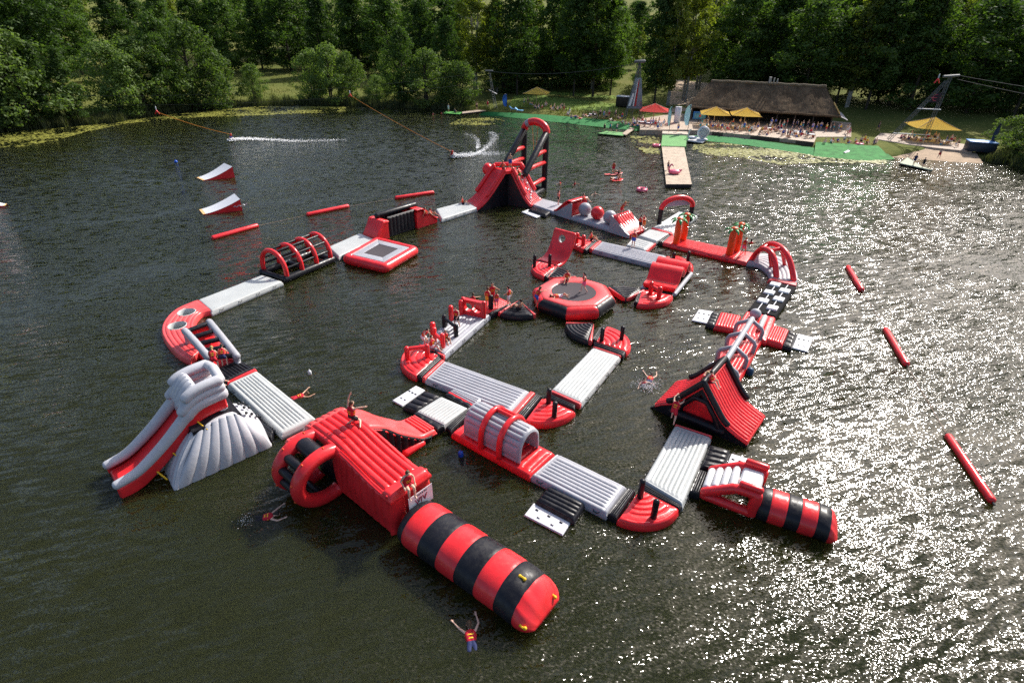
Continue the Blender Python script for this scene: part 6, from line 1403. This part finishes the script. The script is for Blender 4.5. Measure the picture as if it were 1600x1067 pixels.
POSES = {
 'stand': J((0, 0, .93), (0, .02, .50), (1, 0, 0), (0, .02, .18), [[(-.25, -.02, 1.12), (-.24, .08, .90)], [(.25, -.02, 1.12), (.23, .10, .90)]], [[(-.10, .03, .50), (-.11, -.02, .08), (-.12, .13, .03)], [(.10, .03, .50), (.12, .0, .08), (.13, .15, .03)]], (0, 1, 0)),
 'walk': J((0, 0, .92), (0, .05, .50), (1, .1, 0), (0, .04, .17), [[(-.25, .12, 1.14), (-.20, .30, 1.02)], [(.26, -.14, 1.14), (.24, -.12, .90)]], [[(-.10, -.02, .50), (-.11, -.26, .13), (-.12, -.13, .04)], [(.10, .18, .52), (.11, .20, .08), (.12, .36, .03)]], (0, 1, 0)),
 'point': J((0, 0, .93), (0, .03, .50), (1, 0, 0), (0, .03, .17), [[(-.36, .20, 1.28), (-.42, .45, 1.36)], [(.27, -.02, 1.14), (.20, .16, 1.05)]], [[(-.12, .0, .50), (-.17, -.04, .08), (-.20, .11, .03)], [(.12, .05, .50), (.14, .05, .08), (.16, .20, .03)]], (0, 1, 0)),
 'kneel': J((0, 0, .46), (0, .05, .48), (1, .15, 0), (.02, .05, .17), [[(-.22, .10, 1.22), (-.10, .16, 1.52)], [(.36, .20, .98), (.55, .38, 1.02)]], [[(-.12, .34, .12), (-.14, -.04, .07), (-.15, -.18, .05)], [(.18, .30, .12), (.42, .12, .08), (.55, .02, .06)]], (.2, 1, 0)),
 'sit': J((0, 0, .12), (0, -.10, .50), (1, 0, 0), (0, .05, .17), [[(-.28, .05, .38), (-.22, .28, .30)], [(.30, -.14, .35), (.30, -.26, .10)]], [[(-.13, .40, .42), (-.12, .66, .06), (-.13, .80, .05)], [(.13, .46, .34), (.15, .78, .06), (.16, .92, .06)]], (0, 1, 0)),
 'sithang': J((0, 0, .11), (0, .10, .49), (1, 0, 0), (0, .09, .16), [[(-.28, .06, .36), (-.24, .26, .18)], [(.28, .06, .36), (.24, .26, .18)]], [[(-.12, .42, .12), (-.12, .46, -.30), (-.12, .60, -.34)], [(.12, .42, .12), (.13, .46, -.30), (.13, .60, -.34)]], (0, 1, -.3)),
 'swim': J((0, 0, -.10), (0, .49, .06), (1, 0, 0), (0, .17, .08), [[(-.36, .62, -.02), (-.52, .84, .03)], [(.34, .70, -.02), (.30, .96, .02)]], [[(-.14, -.42, -.10), (-.20, -.80, -.14), (-.22, -.95, -.17)], [(.13, -.44, -.14), (.15, -.84, -.12), (.15, -1.0, -.15)]], (0, .6, -.6)),
 'float': J((0, 0, -.28), (0, .12, .44), (1, 0, 0), (0, .04, .17), [[(-.36, .22, .06), (-.55, .34, .02)], [(.36, .22, .06), (.52, .38, .02)]], [[(-.14, .12, -.62), (-.16, -.15, -.92), (-.17, -.05, -1.0)], [(.14, .18, -.62), (.15, .0, -.98), (.15, .1, -1.05)]], (0, 1, 0)),
 'climb': J((0, 0, .85), (0, .26, .44), (1, 0, 0), (0, .08, .16), [[(-.26, .46, 1.36), (-.20, .66, 1.44)], [(.28, .44, 1.28), (.24, .66, 1.26)]], [[(-.12, .28, .60), (-.14, .20, .18), (-.14, .34, .14)], [(.13, .02, .46), (.15, -.16, .07), (.15, -.02, .03)]], (0, 1, .1)),
 'lie': J((0, 0, .12), (0, -.50, .06), (1, 0, 0), (0, -.17, .05), [[(-.34, -.30, .10), (-.42, -.06, .08)], [(.34, -.52, .10), (.44, -.70, .08)]], [[(-.16, .42, .12), (-.24, .80, .06), (-.26, .88, .14)], [(.12, .36, .40), (.14, .62, .06), (.14, .74, .10)]], (0, -.2, 1)),
 'bend': J((0, -.10, .82), (0, .30, .40), (1, 0, 0), (0, .12, .13), [[(-.26, .26, .92), (-.18, .34, .66)], [(.26, .26, .92), (.18, .34, .66)]], [[(-.14, .16, .46), (-.15, -.02, .08), (-.15, .13, .03)], [(.14, .16, .46), (.15, -.02, .08), (.15, .13, .03)]], (0, 1, -.2)),
 'wake': J((0, -.28, .62), (0, -.10, .50), (1, .2, 0), (0, .06, .17), [[(-.12, .18, .98), (.0, .46, .95)], [(.16, .18, .98), (.06, .46, .95)]], [[(-.22, .06, .44), (-.28, .0, .08), (-.28, .12, .03)], [(.22, .06, .44), (.30, .0, .08), (.32, .12, .03)]], (.2, 1, 0)),
}
def finger_hand(mb, wr, d, lat):
    "palm and five fingers beyond the wrist along d"
    s = (lat - d * lat.dot(d)).normalized(); n = d.cross(s)
    mb.tube([wr, wr + d * .05, wr + d * .085], [.028, .036, .034], 8, flat=.55)
    for k, (o, l) in enumerate(((-.028, .062), (-.010, .072), (.009, .068), (.027, .052))): b = wr + d * .085 + s * o; mb.tube([b, b + d * l * .55 - n * .006, b + d * l - n * .022], [.009, .0085, .006], 5)
    b = wr + d * .035 - s * .032; mb.tube([b, b - s * .03 + d * .025, b - s * .035 + d * .058], [.011, .010, .007], 5)
def build_pose(nm):
    P = POSES[nm]; L = P['lat']; pel, neck, head = P['pel'], P['neck'], P['head']; sp = neck - pel; up_ = sp.normalized(); fwd = up_.cross(L) * -1; fc = P['face']
    def body(mb, vest=0.0, arms=True):
        for s in (-1, 1):
            mb.tube([pel + L * .07 * s - up_ * .03, pel + up_ * .14 + L * .055 * s, pel + sp * .62 + L * .075 * s, pel + sp * .86 + L * .06 * s], [.105 + vest, .095 + vest, .112 + vest, .085 + vest], 10)
        if vest: return
        mb.tube([neck - L * .155 - up_ * .06, neck - up_ * .035, neck + L * .155 - up_ * .06], [.062, .07, .062], 10); mb.tube([neck - up_ * .05, lerp(neck, head, .75)], [.06, .052], 10)
        hu = (head - neck).normalized(); mb.ball(head + hu * .02, .095, 16, 12, sz=1.22 if abs(hu.z) > .7 else 1.0, sy=1.1 if abs(hu.z) > .7 else 1.25)
        mb.ball(head + fc * .098 - hu * .005, .020, 8, 6); mb.ball(head + fc * .06 - hu * .075, .042, 8, 6)
        hl = hu.cross(fc).normalized()
        for s in (-1, 1): mb.ball(head + hl * .093 * s, .024, 8, 6)
        for s, (el, wr) in zip((-1, 1), P['arms']):
            sh = neck + L * .175 * s - up_ * .07; mb.tube([sh, lerp(sh, el, .5), el], [.056, .050, .041], 9); mb.tube([el, lerp(el, wr, .35), wr], [.041, .042, .028], 9)
        for s, (kn, an, to) in zip((-1, 1), P['legs']):
            hp = pel + L * .09 * s - up_ * .05; mb.tube([hp, lerp(hp, kn, .4), kn], [.10, .088, .058], 10); mb.tube([kn, lerp(kn, an, .3), an], [.058, .060, .037], 9); heel = an - (to - an).normalized() * .03 - V((0, 0, .02)); mb.tube([heel, lerp(an, to, .6), to], [.040, .040, .028], 8)
    mb = MB(); body(mb); me = remeshed(mb, .021, nm + '_body')
    hb = MB()
    for s, (el, wr) in zip((-1, 1), P['arms']): finger_hand(hb, wr, (wr - el).normalized(), L * s)
    o = hb.build('h', RED, fix=False); bm = bmesh.new(); bm.from_mesh(me); bm.from_mesh(o.data); bm.to_mesh(me); bm.free(); bpy.data.objects.remove(o); me.polygons.foreach_set('use_smooth', [True] * len(me.polygons)); me.materials.clear()
    mb = MB()
    for s in (-1, 1): mb.tube([pel + up_ * .12 + L * .07 * s, pel + sp * .62 + L * .085 * s, pel + sp * .82 + L * .075 * s], [.128, .140, .118], 10)
    mb.tube([pel + sp * .80 - L * .10, pel + sp * .92 - L * .02 * 0, pel + sp * .80 + L * .10], [.10, .10, .10], 8); vest = remeshed(mb, .026, nm + '_vest')
    mb = MB()
    for s, (kn, an, to) in zip((-1, 1), P['legs']):
        mb.tube([pel + L * .07 * s + up_ * .10, pel + L * .07 * s - up_ * .03], [.115, .122], 10); hp = pel + L * .09 * s - up_ * .05; mb.tube([hp, lerp(hp, kn, .5)], [.118, .108], 10)
    sh = remeshed(mb, .026, nm + '_shorts')
    mb = MB(); hu = (head - neck).normalized(); mb.ball(head + hu * .045 - fc * .028, .106, 16, 10, sz=1.08); mb.tube([head - fc * .06 + hu * .05, head - fc * .09 - hu * .10], [.085, .045], 8); hair = remeshed(mb, .024, nm + '_hair')
    mb = MB()                                                          # webbing round the vest
    for k in (.36, .60):
        c = pel + sp * k; rg = []
        for i in range(24):
            a = 2 * pi * i / 24; rg.append(c + L * cos(a) * (.222 if k > .5 else .205) + fwd * sin(a) * (.148 if k > .5 else .138))
        mb.grid([[p + up_ * h for h in (-.022, .022)] for p in rg], cu=True)
    w_ = mb.build('web', YELLOW, fix=False); web = w_.data; bpy.data.objects.remove(w_); web.name = nm + '_webbing'
    return dict(body=me, vest=vest, shorts=sh, hair=hair, webbing=web)
PM = {k: build_pose(k) for k in POSES}
def cloth(name, c): return plain(name, c, .8, .12, 9)
SKINS = [plain('fair_skin', (.72, .46, .34), .5, .08, 9), plain('tanned_skin', (.60, .35, .23), .5, .08, 9), plain('brown_skin', (.46, .25, .16), .5, .08, 9)]
HAIRS = [plain('dark_hair', (.02, .014, .01), .6), plain('brown_hair', (.09, .05, .025), .6), plain('blond_hair', (.42, .27, .10), .6)]
CL = {k: cloth(k + '_cloth', c) for k, c in dict(red=(.58, .02, .04), black=(.015, .015, .02), blue=(.03, .10, .45), white=(.75, .75, .76), yellow=(.78, .5, .04), pink=(.75, .18, .32), teal=(.05, .35, .42), orange=(.75, .22, .05), navy=(.02, .03, .10), green=(.08, .28, .08), lilac=(.42, .32, .55)).items()}
VEST = cloth('life_vest', (.52, .012, .03))
def slot(o, m):
    if not o.data.materials: o.data.materials.append(m)
    o.material_slots[0].link = 'OBJECT'; o.material_slots[0].material = m
RP = random.Random(21)
def person(label, pose, pos, yaw, shorts='black', vest=True, skin=None, hair=None, k=1.0, group=None, tilt=0.0, roll=0.0, web=True):
    t = thing('person', label, 'person', pos, group); t.rotation_euler = (tilt, roll, -radians(yaw)); t.scale = (k, k, k)
    M = PM[pose]; sk = SKINS[RP.randrange(3) if skin is None else skin]; hr = HAIRS[RP.choice((0, 0, 1, 2)) if hair is None else hair]
    def part(nm, me, m, par):
        o = bpy.data.objects.new(nm, me); C.objects.link(o); o.parent = par; slot(o, m); return o
    part('body', M['body'], sk, t); part('shorts', M['shorts'], CL[shorts], t); part('hair', M['hair'], hr, t)
    if vest:
        v = part('life_vest', M['vest'], VEST, t)
        if web: part('webbing', M['webbing'], YELLOW, v)
    return t
def P_(px, py, z=HD): return at(px, py, z)
GA = 'people on the floating course'
# big slide, foreground
person('person in a red vest kneeling on the big slide with one arm raised', 'kneel', P_(551, 662, 2.9), 40, 'black', skin=0, hair=1, k=1.05)
person('person in a red vest sitting on the lip above the striped bag', 'sithang', P_(636, 757, 2.50), 145, 'red', skin=0, hair=1, k=1.05)
person('swimmer in a red vest in front of the striped bag', 'swim', P_(737, 1004, .03), -12, 'navy', skin=0, hair=1, k=1.08)
person('swimmer in a red vest left of the striped bag below the ring climber', 'swim', P_(408, 808, .03), 75, 'black', skin=0, hair=0, k=1.05)
person('left of the two people in red vests leaning on the ladder bridge', 'bend', P_(338, 576), -20, 'red', skin=0, hair=2); person('right of the two people leaning on the ladder bridge', 'bend', P_(352, 571), -15, 'navy', skin=0, hair=0, k=.95)
person('person in blue shorts climbing the top of the grey mountain', 'climb', P_(352, 634, 2.0), -95, 'blue', skin=0, hair=1); person('person in a red vest lying at the hooded top of the tall slide', 'lie', P_(300, 590, 3.2), 200, 'red', skin=0, hair=1)
person('person crawling up behind the tall slide with legs outstretched', 'swim', P_(326, 590, 2.9), -100, 'blue', skin=0, tilt=.3)
person('swimmer in a red vest beside the long grey mat', 'swim', P_(462, 620, .03), 60, 'red', hair=1)
# far side
person('bare chested person in blue shorts standing on top of the peak', 'stand', P_(797, 264, 4.9), 180, 'blue', False, 1, 1); person('small person sitting on top of the peak', 'sit', P_(786, 264, 4.9), 150, 'red', True); person('person climbing the right face of the peak', 'climb', P_(812, 283, 3.2), -70, 'green', True)
person('person in a dark suit sitting on the pale mat left of the peak', 'sit', P_(723, 319), 100, 'black'); person('left of the two people sitting at the roller wall ramp', 'sit', P_(665, 337, 1.2), 80, 'red'); person('right of the two people sitting at the roller wall ramp', 'sit', P_(674, 338, .8), 80, 'black')
person('person in a red vest standing at the start of the ball course', 'stand', P_(872, 320), 90, 'black'); person('person sitting on the near red ramp beside the grey ball', 'sit', P_(912, 315, 1.9), 100, 'red', True, 1); person('person crouching on top of the far ramp of the ball course', 'climb', P_(970, 337, 1.7), 110, 'red')
person('left of the pair standing at the end of the ball course', 'stand', P_(999, 361), 60, 'black'); person('right of the pair standing at the end of the ball course', 'point', P_(1005, 360), -120, 'orange'); person('person in blue shorts standing on the far grey mat of the inner loop', 'stand', P_(989, 386), 200, 'blue', skin=0)
person('dark haired person sitting behind the tall halfpipe', 'sit', P_(924, 375), 120, 'black', hair=0); person('person in pink shorts walking on the red walkway by the palms', 'walk', P_(1160, 398), 60, 'pink', True, 2); person('swimmer behind the red walkway', 'float', P_(1174, 381, .0), 0, 'red', hair=0)
# trampoline
person('person sitting at the far rim of the trampoline', 'sit', P_(886, 438, 1.1), 190, 'red', hair=0); person('person standing on the trampoline net', 'walk', P_(912, 457, 1.0), -90, 'pink', hair=0); person('person lying on the trampoline net with one leg up', 'lie', P_(874, 465, 1.02), 80, 'white', hair=1); person('person climbing the left rim of the trampoline', 'climb', P_(838, 478, .35), 55, 'blue', hair=1)
# group left of the trampoline
person('person in yellow shorts in the group on the small red platform', 'stand', P_(762, 481), 30, 'yellow', hair=1); person('tallest person of the group on the small red platform', 'point', P_(769, 476), 170, 'red', hair=0, k=1.1); person('child in pink shorts in the group on the small red platform', 'stand', P_(776, 481), 0, 'pink', hair=2, k=.8)
person('person walking from the red platform towards the trampoline', 'walk', P_(795, 479), -60, 'white', skin=0, hair=0); person('person sitting on the black fan mat left of the trampoline', 'sit', P_(812, 484), -60, 'black', False, 2, 0); person('swimmer behind the small red platform', 'float', P_(739, 467, 0), 0, 'teal')
person('person in white shorts at the left end of the obstacle mat', 'bend', P_(664, 541), 120, 'white', hair=0); person('person sitting in the bars of the obstacle mat', 'sit', P_(676, 543), 120, 'white', hair=0); person('child in a red vest sitting in the middle of the obstacle mat', 'sit', P_(697, 532), 150, 'black', hair=1, k=.85); person('person in black shorts stepping over the bars of the obstacle mat', 'walk', P_(714, 512), 200, 'black', hair=0)
# house and near water
person('person in a red vest climbing the left side of the gabled house', 'climb', P_(1050, 660, .40), 35, 'red', skin=0, hair=0, k=1.0); person('person hanging over the ridge of the gabled house', 'climb', P_(1093, 618, 1.75), 60, 'white', hair=2, skin=0, k=.95); person('person peeking over the right roof of the gabled house', 'sit', P_(1110, 598, 2.85), 150, 'red', hair=0, skin=0, k=.8)
person('splashing swimmer in a red vest left of the gabled house', 'swim', P_(1015, 594, .02), 20, 'navy', skin=0, hair=0); person('swimmer beside the splashing swimmer', 'float', P_(1004, 598, 0), 160, 'red', hair=0)
for lab, px, py in (('swimmer nearest the foot of the ball course', 876, 287), ('swimmer left of the paddle boards', 897, 288), ('swimmer between the ball course and the pier', 929, 304), ('swimmer by the pink ring off the pier', 1001, 300), ('swimmer near the lily pads at the left dock', 689, 178), ('lone swimmer far out beside the white buoy', 676, 179)): person(lab, 'float', P_(px, py, .0), RP.uniform(0, 360), 'red', RP.random() < .5)
person('person standing on the farther red paddle board', 'stand', P_(958, 271, .2), 0, 'red', True, 1, 0); person('person sitting on the farther red paddle board', 'sit', P_(967, 271, .2), -60, 'black', False); person('person lying on the nearer red paddle board', 'lie', P_(961, 280, .22), 70, 'white', False, 0, 2); person('person sitting on the nearer red paddle board', 'sit', P_(968, 279, .22), 200, 'orange', False)
person('small child beside the flamingo on the pier', 'stand', P_(1043, 266, .56), 60, 'navy', False, k=.8)
# wakeboarders with boards, ropes and wakes
def wakeboarder(label, px, yaw, col, carr, lab2, lab3):
    p = P_(*px, .12); person(label, 'wake', p, yaw, col, True, 1, 0); y = radians(yaw); s = V((cos(y), -sin(y), 0)); G = []
    t = thing('wakeboard', lab2, 'wakeboard', p, 'wakeboards'); f_ = V((sin(y), cos(y), 0))
    for i in range(11):
        u = -1 + 2 * i / 10; w_ = .21 * (1 - abs(u) ** 3 * .75); G.append([p + s * u * .72 + f_ * w_ * cos(2 * pi * k / 8) + V((0, 0, -.02 + .02 * sin(2 * pi * k / 8) + .10 * u * u)) for k in range(8)])
    mb = MB(); mb.grid(G, cv=True); mb.build('deck', DSTEEL, t)
    for k in (-.3, .3): mb = MB(); mb.box(p + s * k + V((0, 0, .08)), .16, .3, .14, s, f_, bev=.03); mb.build('binding', BLACK, t)
    wire(lab3, p + f_ * .42 + V((0, 0, .98)), carr, .045, .3, ROPE, 'tow_rope', 'rope', 'tow ropes'); return p
W1 = wakeboarder('wakeboarder leaning against the orange tow rope in the middle', (705, 246), -40, 'red', CA, 'dark wakeboard under the middle rider', 'orange tow rope of the middle wakeboarder')
W2 = wakeboarder('wakeboarder in blue shorts at the upper left', (361, 219), -45, 'blue', CB, 'dark wakeboard under the upper left rider', 'orange tow rope of the upper left wakeboarder')
FOAM = plain('foam', (.85, .86, .86), .9, .05)
def foam(label, pts, n, spread, seed, rmin=.05, rmax=.22, z=.05, fade=True):
    "churned white water: many small flecks along a path"
    R = random.Random(seed); f_ = curve([at(*p, 0.03) for p in pts]); vs, fs = [], []
    for _ in range(n):
        u = R.random() ** (1.5 if fade else 1.0); c = f_(u); w_ = spread(u); c = c + V((R.gauss(0, w_), R.gauss(0, w_), abs(R.gauss(0, z)) * (1 - .7 * u))); r = R.uniform(rmin, rmax) * (1 - .6 * u if fade else 1); a0 = R.uniform(0, 6.28); o = len(vs); k = 6; vs.append((c.x, c.y, c.z + .03 * r + .03))
        for q in range(k): a = a0 + 2 * pi * q / k; rr = r * R.uniform(.6, 1.3); vs.append((c.x + rr * cos(a), c.y + rr * sin(a) * 1.2, c.z))
        fs += [(o, o + 1 + q, o + 1 + (q + 1) % k) for q in range(k)]
    me = bpy.data.meshes.new('foam'); me.from_pydata(vs, [], fs); me.materials.append(FOAM); ob = bpy.data.objects.new('foam', me); C.objects.link(ob); tag(ob, label, 'foam', None, 'stuff')
foam('white spray trail behind the middle wakeboarder', [(707, 247), (725, 245), (748, 241), (780, 241)], 3000, lambda u: .10 + .75 * u, 1, .03, .11, .30); foam('curling white wake right of the middle wakeboarder', [(715, 246), (745, 240), (762, 228), (773, 213), (766, 206)], 1100, lambda u: .14 + .35 * u, 2, .04, .13, .06); foam('inner arc of the wake right of the middle wakeboarder', [(746, 232), (747, 221), (740, 213), (727, 209)], 300, lambda u: .14 + .35 * u, 3, .04, .11)
foam('white wake trail behind the upper left wakeboarder', [(361, 220), (385, 218), (420, 219), (470, 221), (530, 219)], 2200, lambda u: .25 + .5 * u, 4, .04, .15, .16); foam('splash around the swimmer left of the gabled house', [(1000, 603), (1012, 606), (1026, 600)], 420, lambda u: .3, 5, .008, .03, .16, False)
foam('flecks of foam around the left cross step', [(1048, 560), (1065, 545), (1082, 535)], 60, lambda u: .3, 6, .01, .035, .02, False); foam('splash behind the swimmer left of the ring climber', [(375, 815), (390, 812)], 60, lambda u: .15, 7, .006, .02, .05, False)
# crowd on the shore: one mesh each
def shore_mesh(pose, vestlike):
    M = PM[pose]; bm = bmesh.new(); idx = 0; mats = []
    for key in ('body', 'shorts', 'hair') + (('vest',) if vestlike else ()):
        a = len(bm.faces); bm.from_mesh(M[key]); bm.faces.ensure_lookup_table()
        for f_ in bm.faces[a:]: f_.material_index = idx
        idx += 1
    me = bpy.data.meshes.new('bather'); bm.to_mesh(me); bm.free(); [me.materials.append(SKINS[0] if i == 0 else HAIRS[i % 3]) for i in range(idx)]; o = bpy.data.objects.new('tmp', me); C.objects.link(o); d = o.modifiers.new('d', 'DECIMATE'); d.ratio = .16; dg = bpy.context.evaluated_depsgraph_get(); m2 = bpy.data.meshes.new_from_object(o.evaluated_get(dg)); bpy.data.objects.remove(o); m2.name = 'bather_' + pose
    m2.polygons.foreach_set('use_smooth', [True] * len(m2.polygons)); return m2
SM = {(p, v): shore_mesh(p, v) for p in ('stand', 'walk', 'point', 'sit', 'sithang', 'lie') for v in (False, True)}
PW = {'stand': 'standing', 'walk': 'walking', 'point': 'gesturing', 'sit': 'sitting', 'sithang': 'seated', 'lie': 'lying'}
def bather(px, py, z, pose, top, bottom, where, yaw=None):
    g_ = at(px, py, z); o = bpy.data.objects.new('person', SM[(pose, top is not None)]); C.objects.link(o); o.location = g_ + V((0, 0, .42 if pose == 'sithang' else 0)); o.rotation_euler = (0, 0, RP.uniform(0, 6.28) if yaw is None else -radians(yaw)); k = RP.uniform(.9, 1.08); o.scale = (k, k, k)
    ms = [SKINS[RP.choice((0, 0, 1))], CL[bottom], HAIRS[RP.choice((0, 1, 1, 2))]] + ([CL[top]] if top else [])
    for s_, m in zip(o.material_slots, ms): s_.link = 'OBJECT'; s_.material = m
    wear = ('in %s top' % top) if top else ('in %s swim shorts' % bottom); lab = 'person %s %s %s' % (PW[pose], wear, where); tag(o, lab, 'person', 'bathers: ' + lab)
COLS = ['red', 'white', 'blue', 'white', 'pink', 'teal', 'orange', 'navy', 'yellow', 'white', 'lilac', 'red', 'black', 'white']
def crowd(n, p0, p1, rows, z, where, poses, bare=.45):
    for i in range(n):
        u = (i + RP.uniform(.1, .9)) / n; v = RP.uniform(0, rows); px = lerp(p0[0], p1[0], u); py = lerp(p0[1], p1[1], u) - v; bather(px, py, z, RP.choice(poses), None if RP.random() < bare else RP.choice(COLS), RP.choice(('black', 'blue', 'red', 'navy', 'white', 'teal')), where)
crowd(30, (1092, 203), (1180, 211), 10, DK, 'on the terrace under the yellow parasols', ('stand', 'sithang', 'sithang', 'walk')); crowd(42, (1180, 211), (1272, 219), 9, DK, 'on the terrace right of the parasols', ('sithang', 'sithang', 'stand', 'lie', 'sit')); crowd(20, (1200, 200), (1330, 210), 4, DK, 'in the row before the dark pavilion', ('stand', 'walk', 'stand', 'point'), .35)
crowd(12, (1285, 224), (1375, 226), 3, .9, 'sitting row above the bright green bank'.replace('sitting row ', 'at the top edge, '), ('sit', 'sithang', 'sit'), .3); crowd(22, (1402, 222), (1500, 233), 9, DK, 'on the boardwalk by the beach parasol', ('sithang', 'stand', 'sit', 'sithang'), .6)
crowd(16, (818, 170), (880, 178), 9, .9, 'by the yellow parasol on the lawn', ('stand', 'sithang', 'sit', 'sithang'), .6); crowd(30, (880, 184), (1000, 199), 10, .9, 'on the left turf bank', ('sit', 'stand', 'sit', 'walk', 'lie'), .55); crowd(16, (985, 199), (1045, 203), 8, DK, 'around the red parasol', ('sithang', 'stand', 'sit'), .5)
for px, py, z, pose, top, bot, wh, yaw in ((944, 206, .35, 'stand', 'black', 'black', 'on the lime green dock', 0), (953, 207, .35, 'walk', 'teal', 'black', 'on the lime green dock', 40), (963, 207, .35, 'point', 'lilac', 'navy', 'on the lime green dock', 90), (1059, 206, .95, 'stand', None, 'blue', 'on the pier landing between the flags', 0), (745, 172, .5, 'stand', None, 'black', 'on the plank jetty', 0), (762, 168, .9, 'stand', 'red', 'red', 'at the shore end of the plank jetty', 0), (701, 175.5, .35, 'stand', 'white', 'white', 'on the small green dock', 20), (711, 176, .35, 'sit', 'navy', 'black', 'on the small green dock', 20), (1427, 258, .35, 'walk', 'navy', 'navy', 'on the launch dock', 200), (1441, 262, .35, 'walk', 'black', 'black', 'at the tip of the launch dock', 200), (1466, 248, .3, 'walk', None, 'red', 'on the sand of the beach', 60), (1027, 205, .95, 'stand', 'white', 'blue', 'left of the pier landing', 0), (1326, 213, .95, 'walk', 'pink', 'pink', 'at the right end of the pavilion row', -90), (1371, 205, 1.0, 'walk', 'black', 'navy', 'on the grass right of the pavilion', 90)): bather(px, py, z, pose, top, bot, wh, yaw)
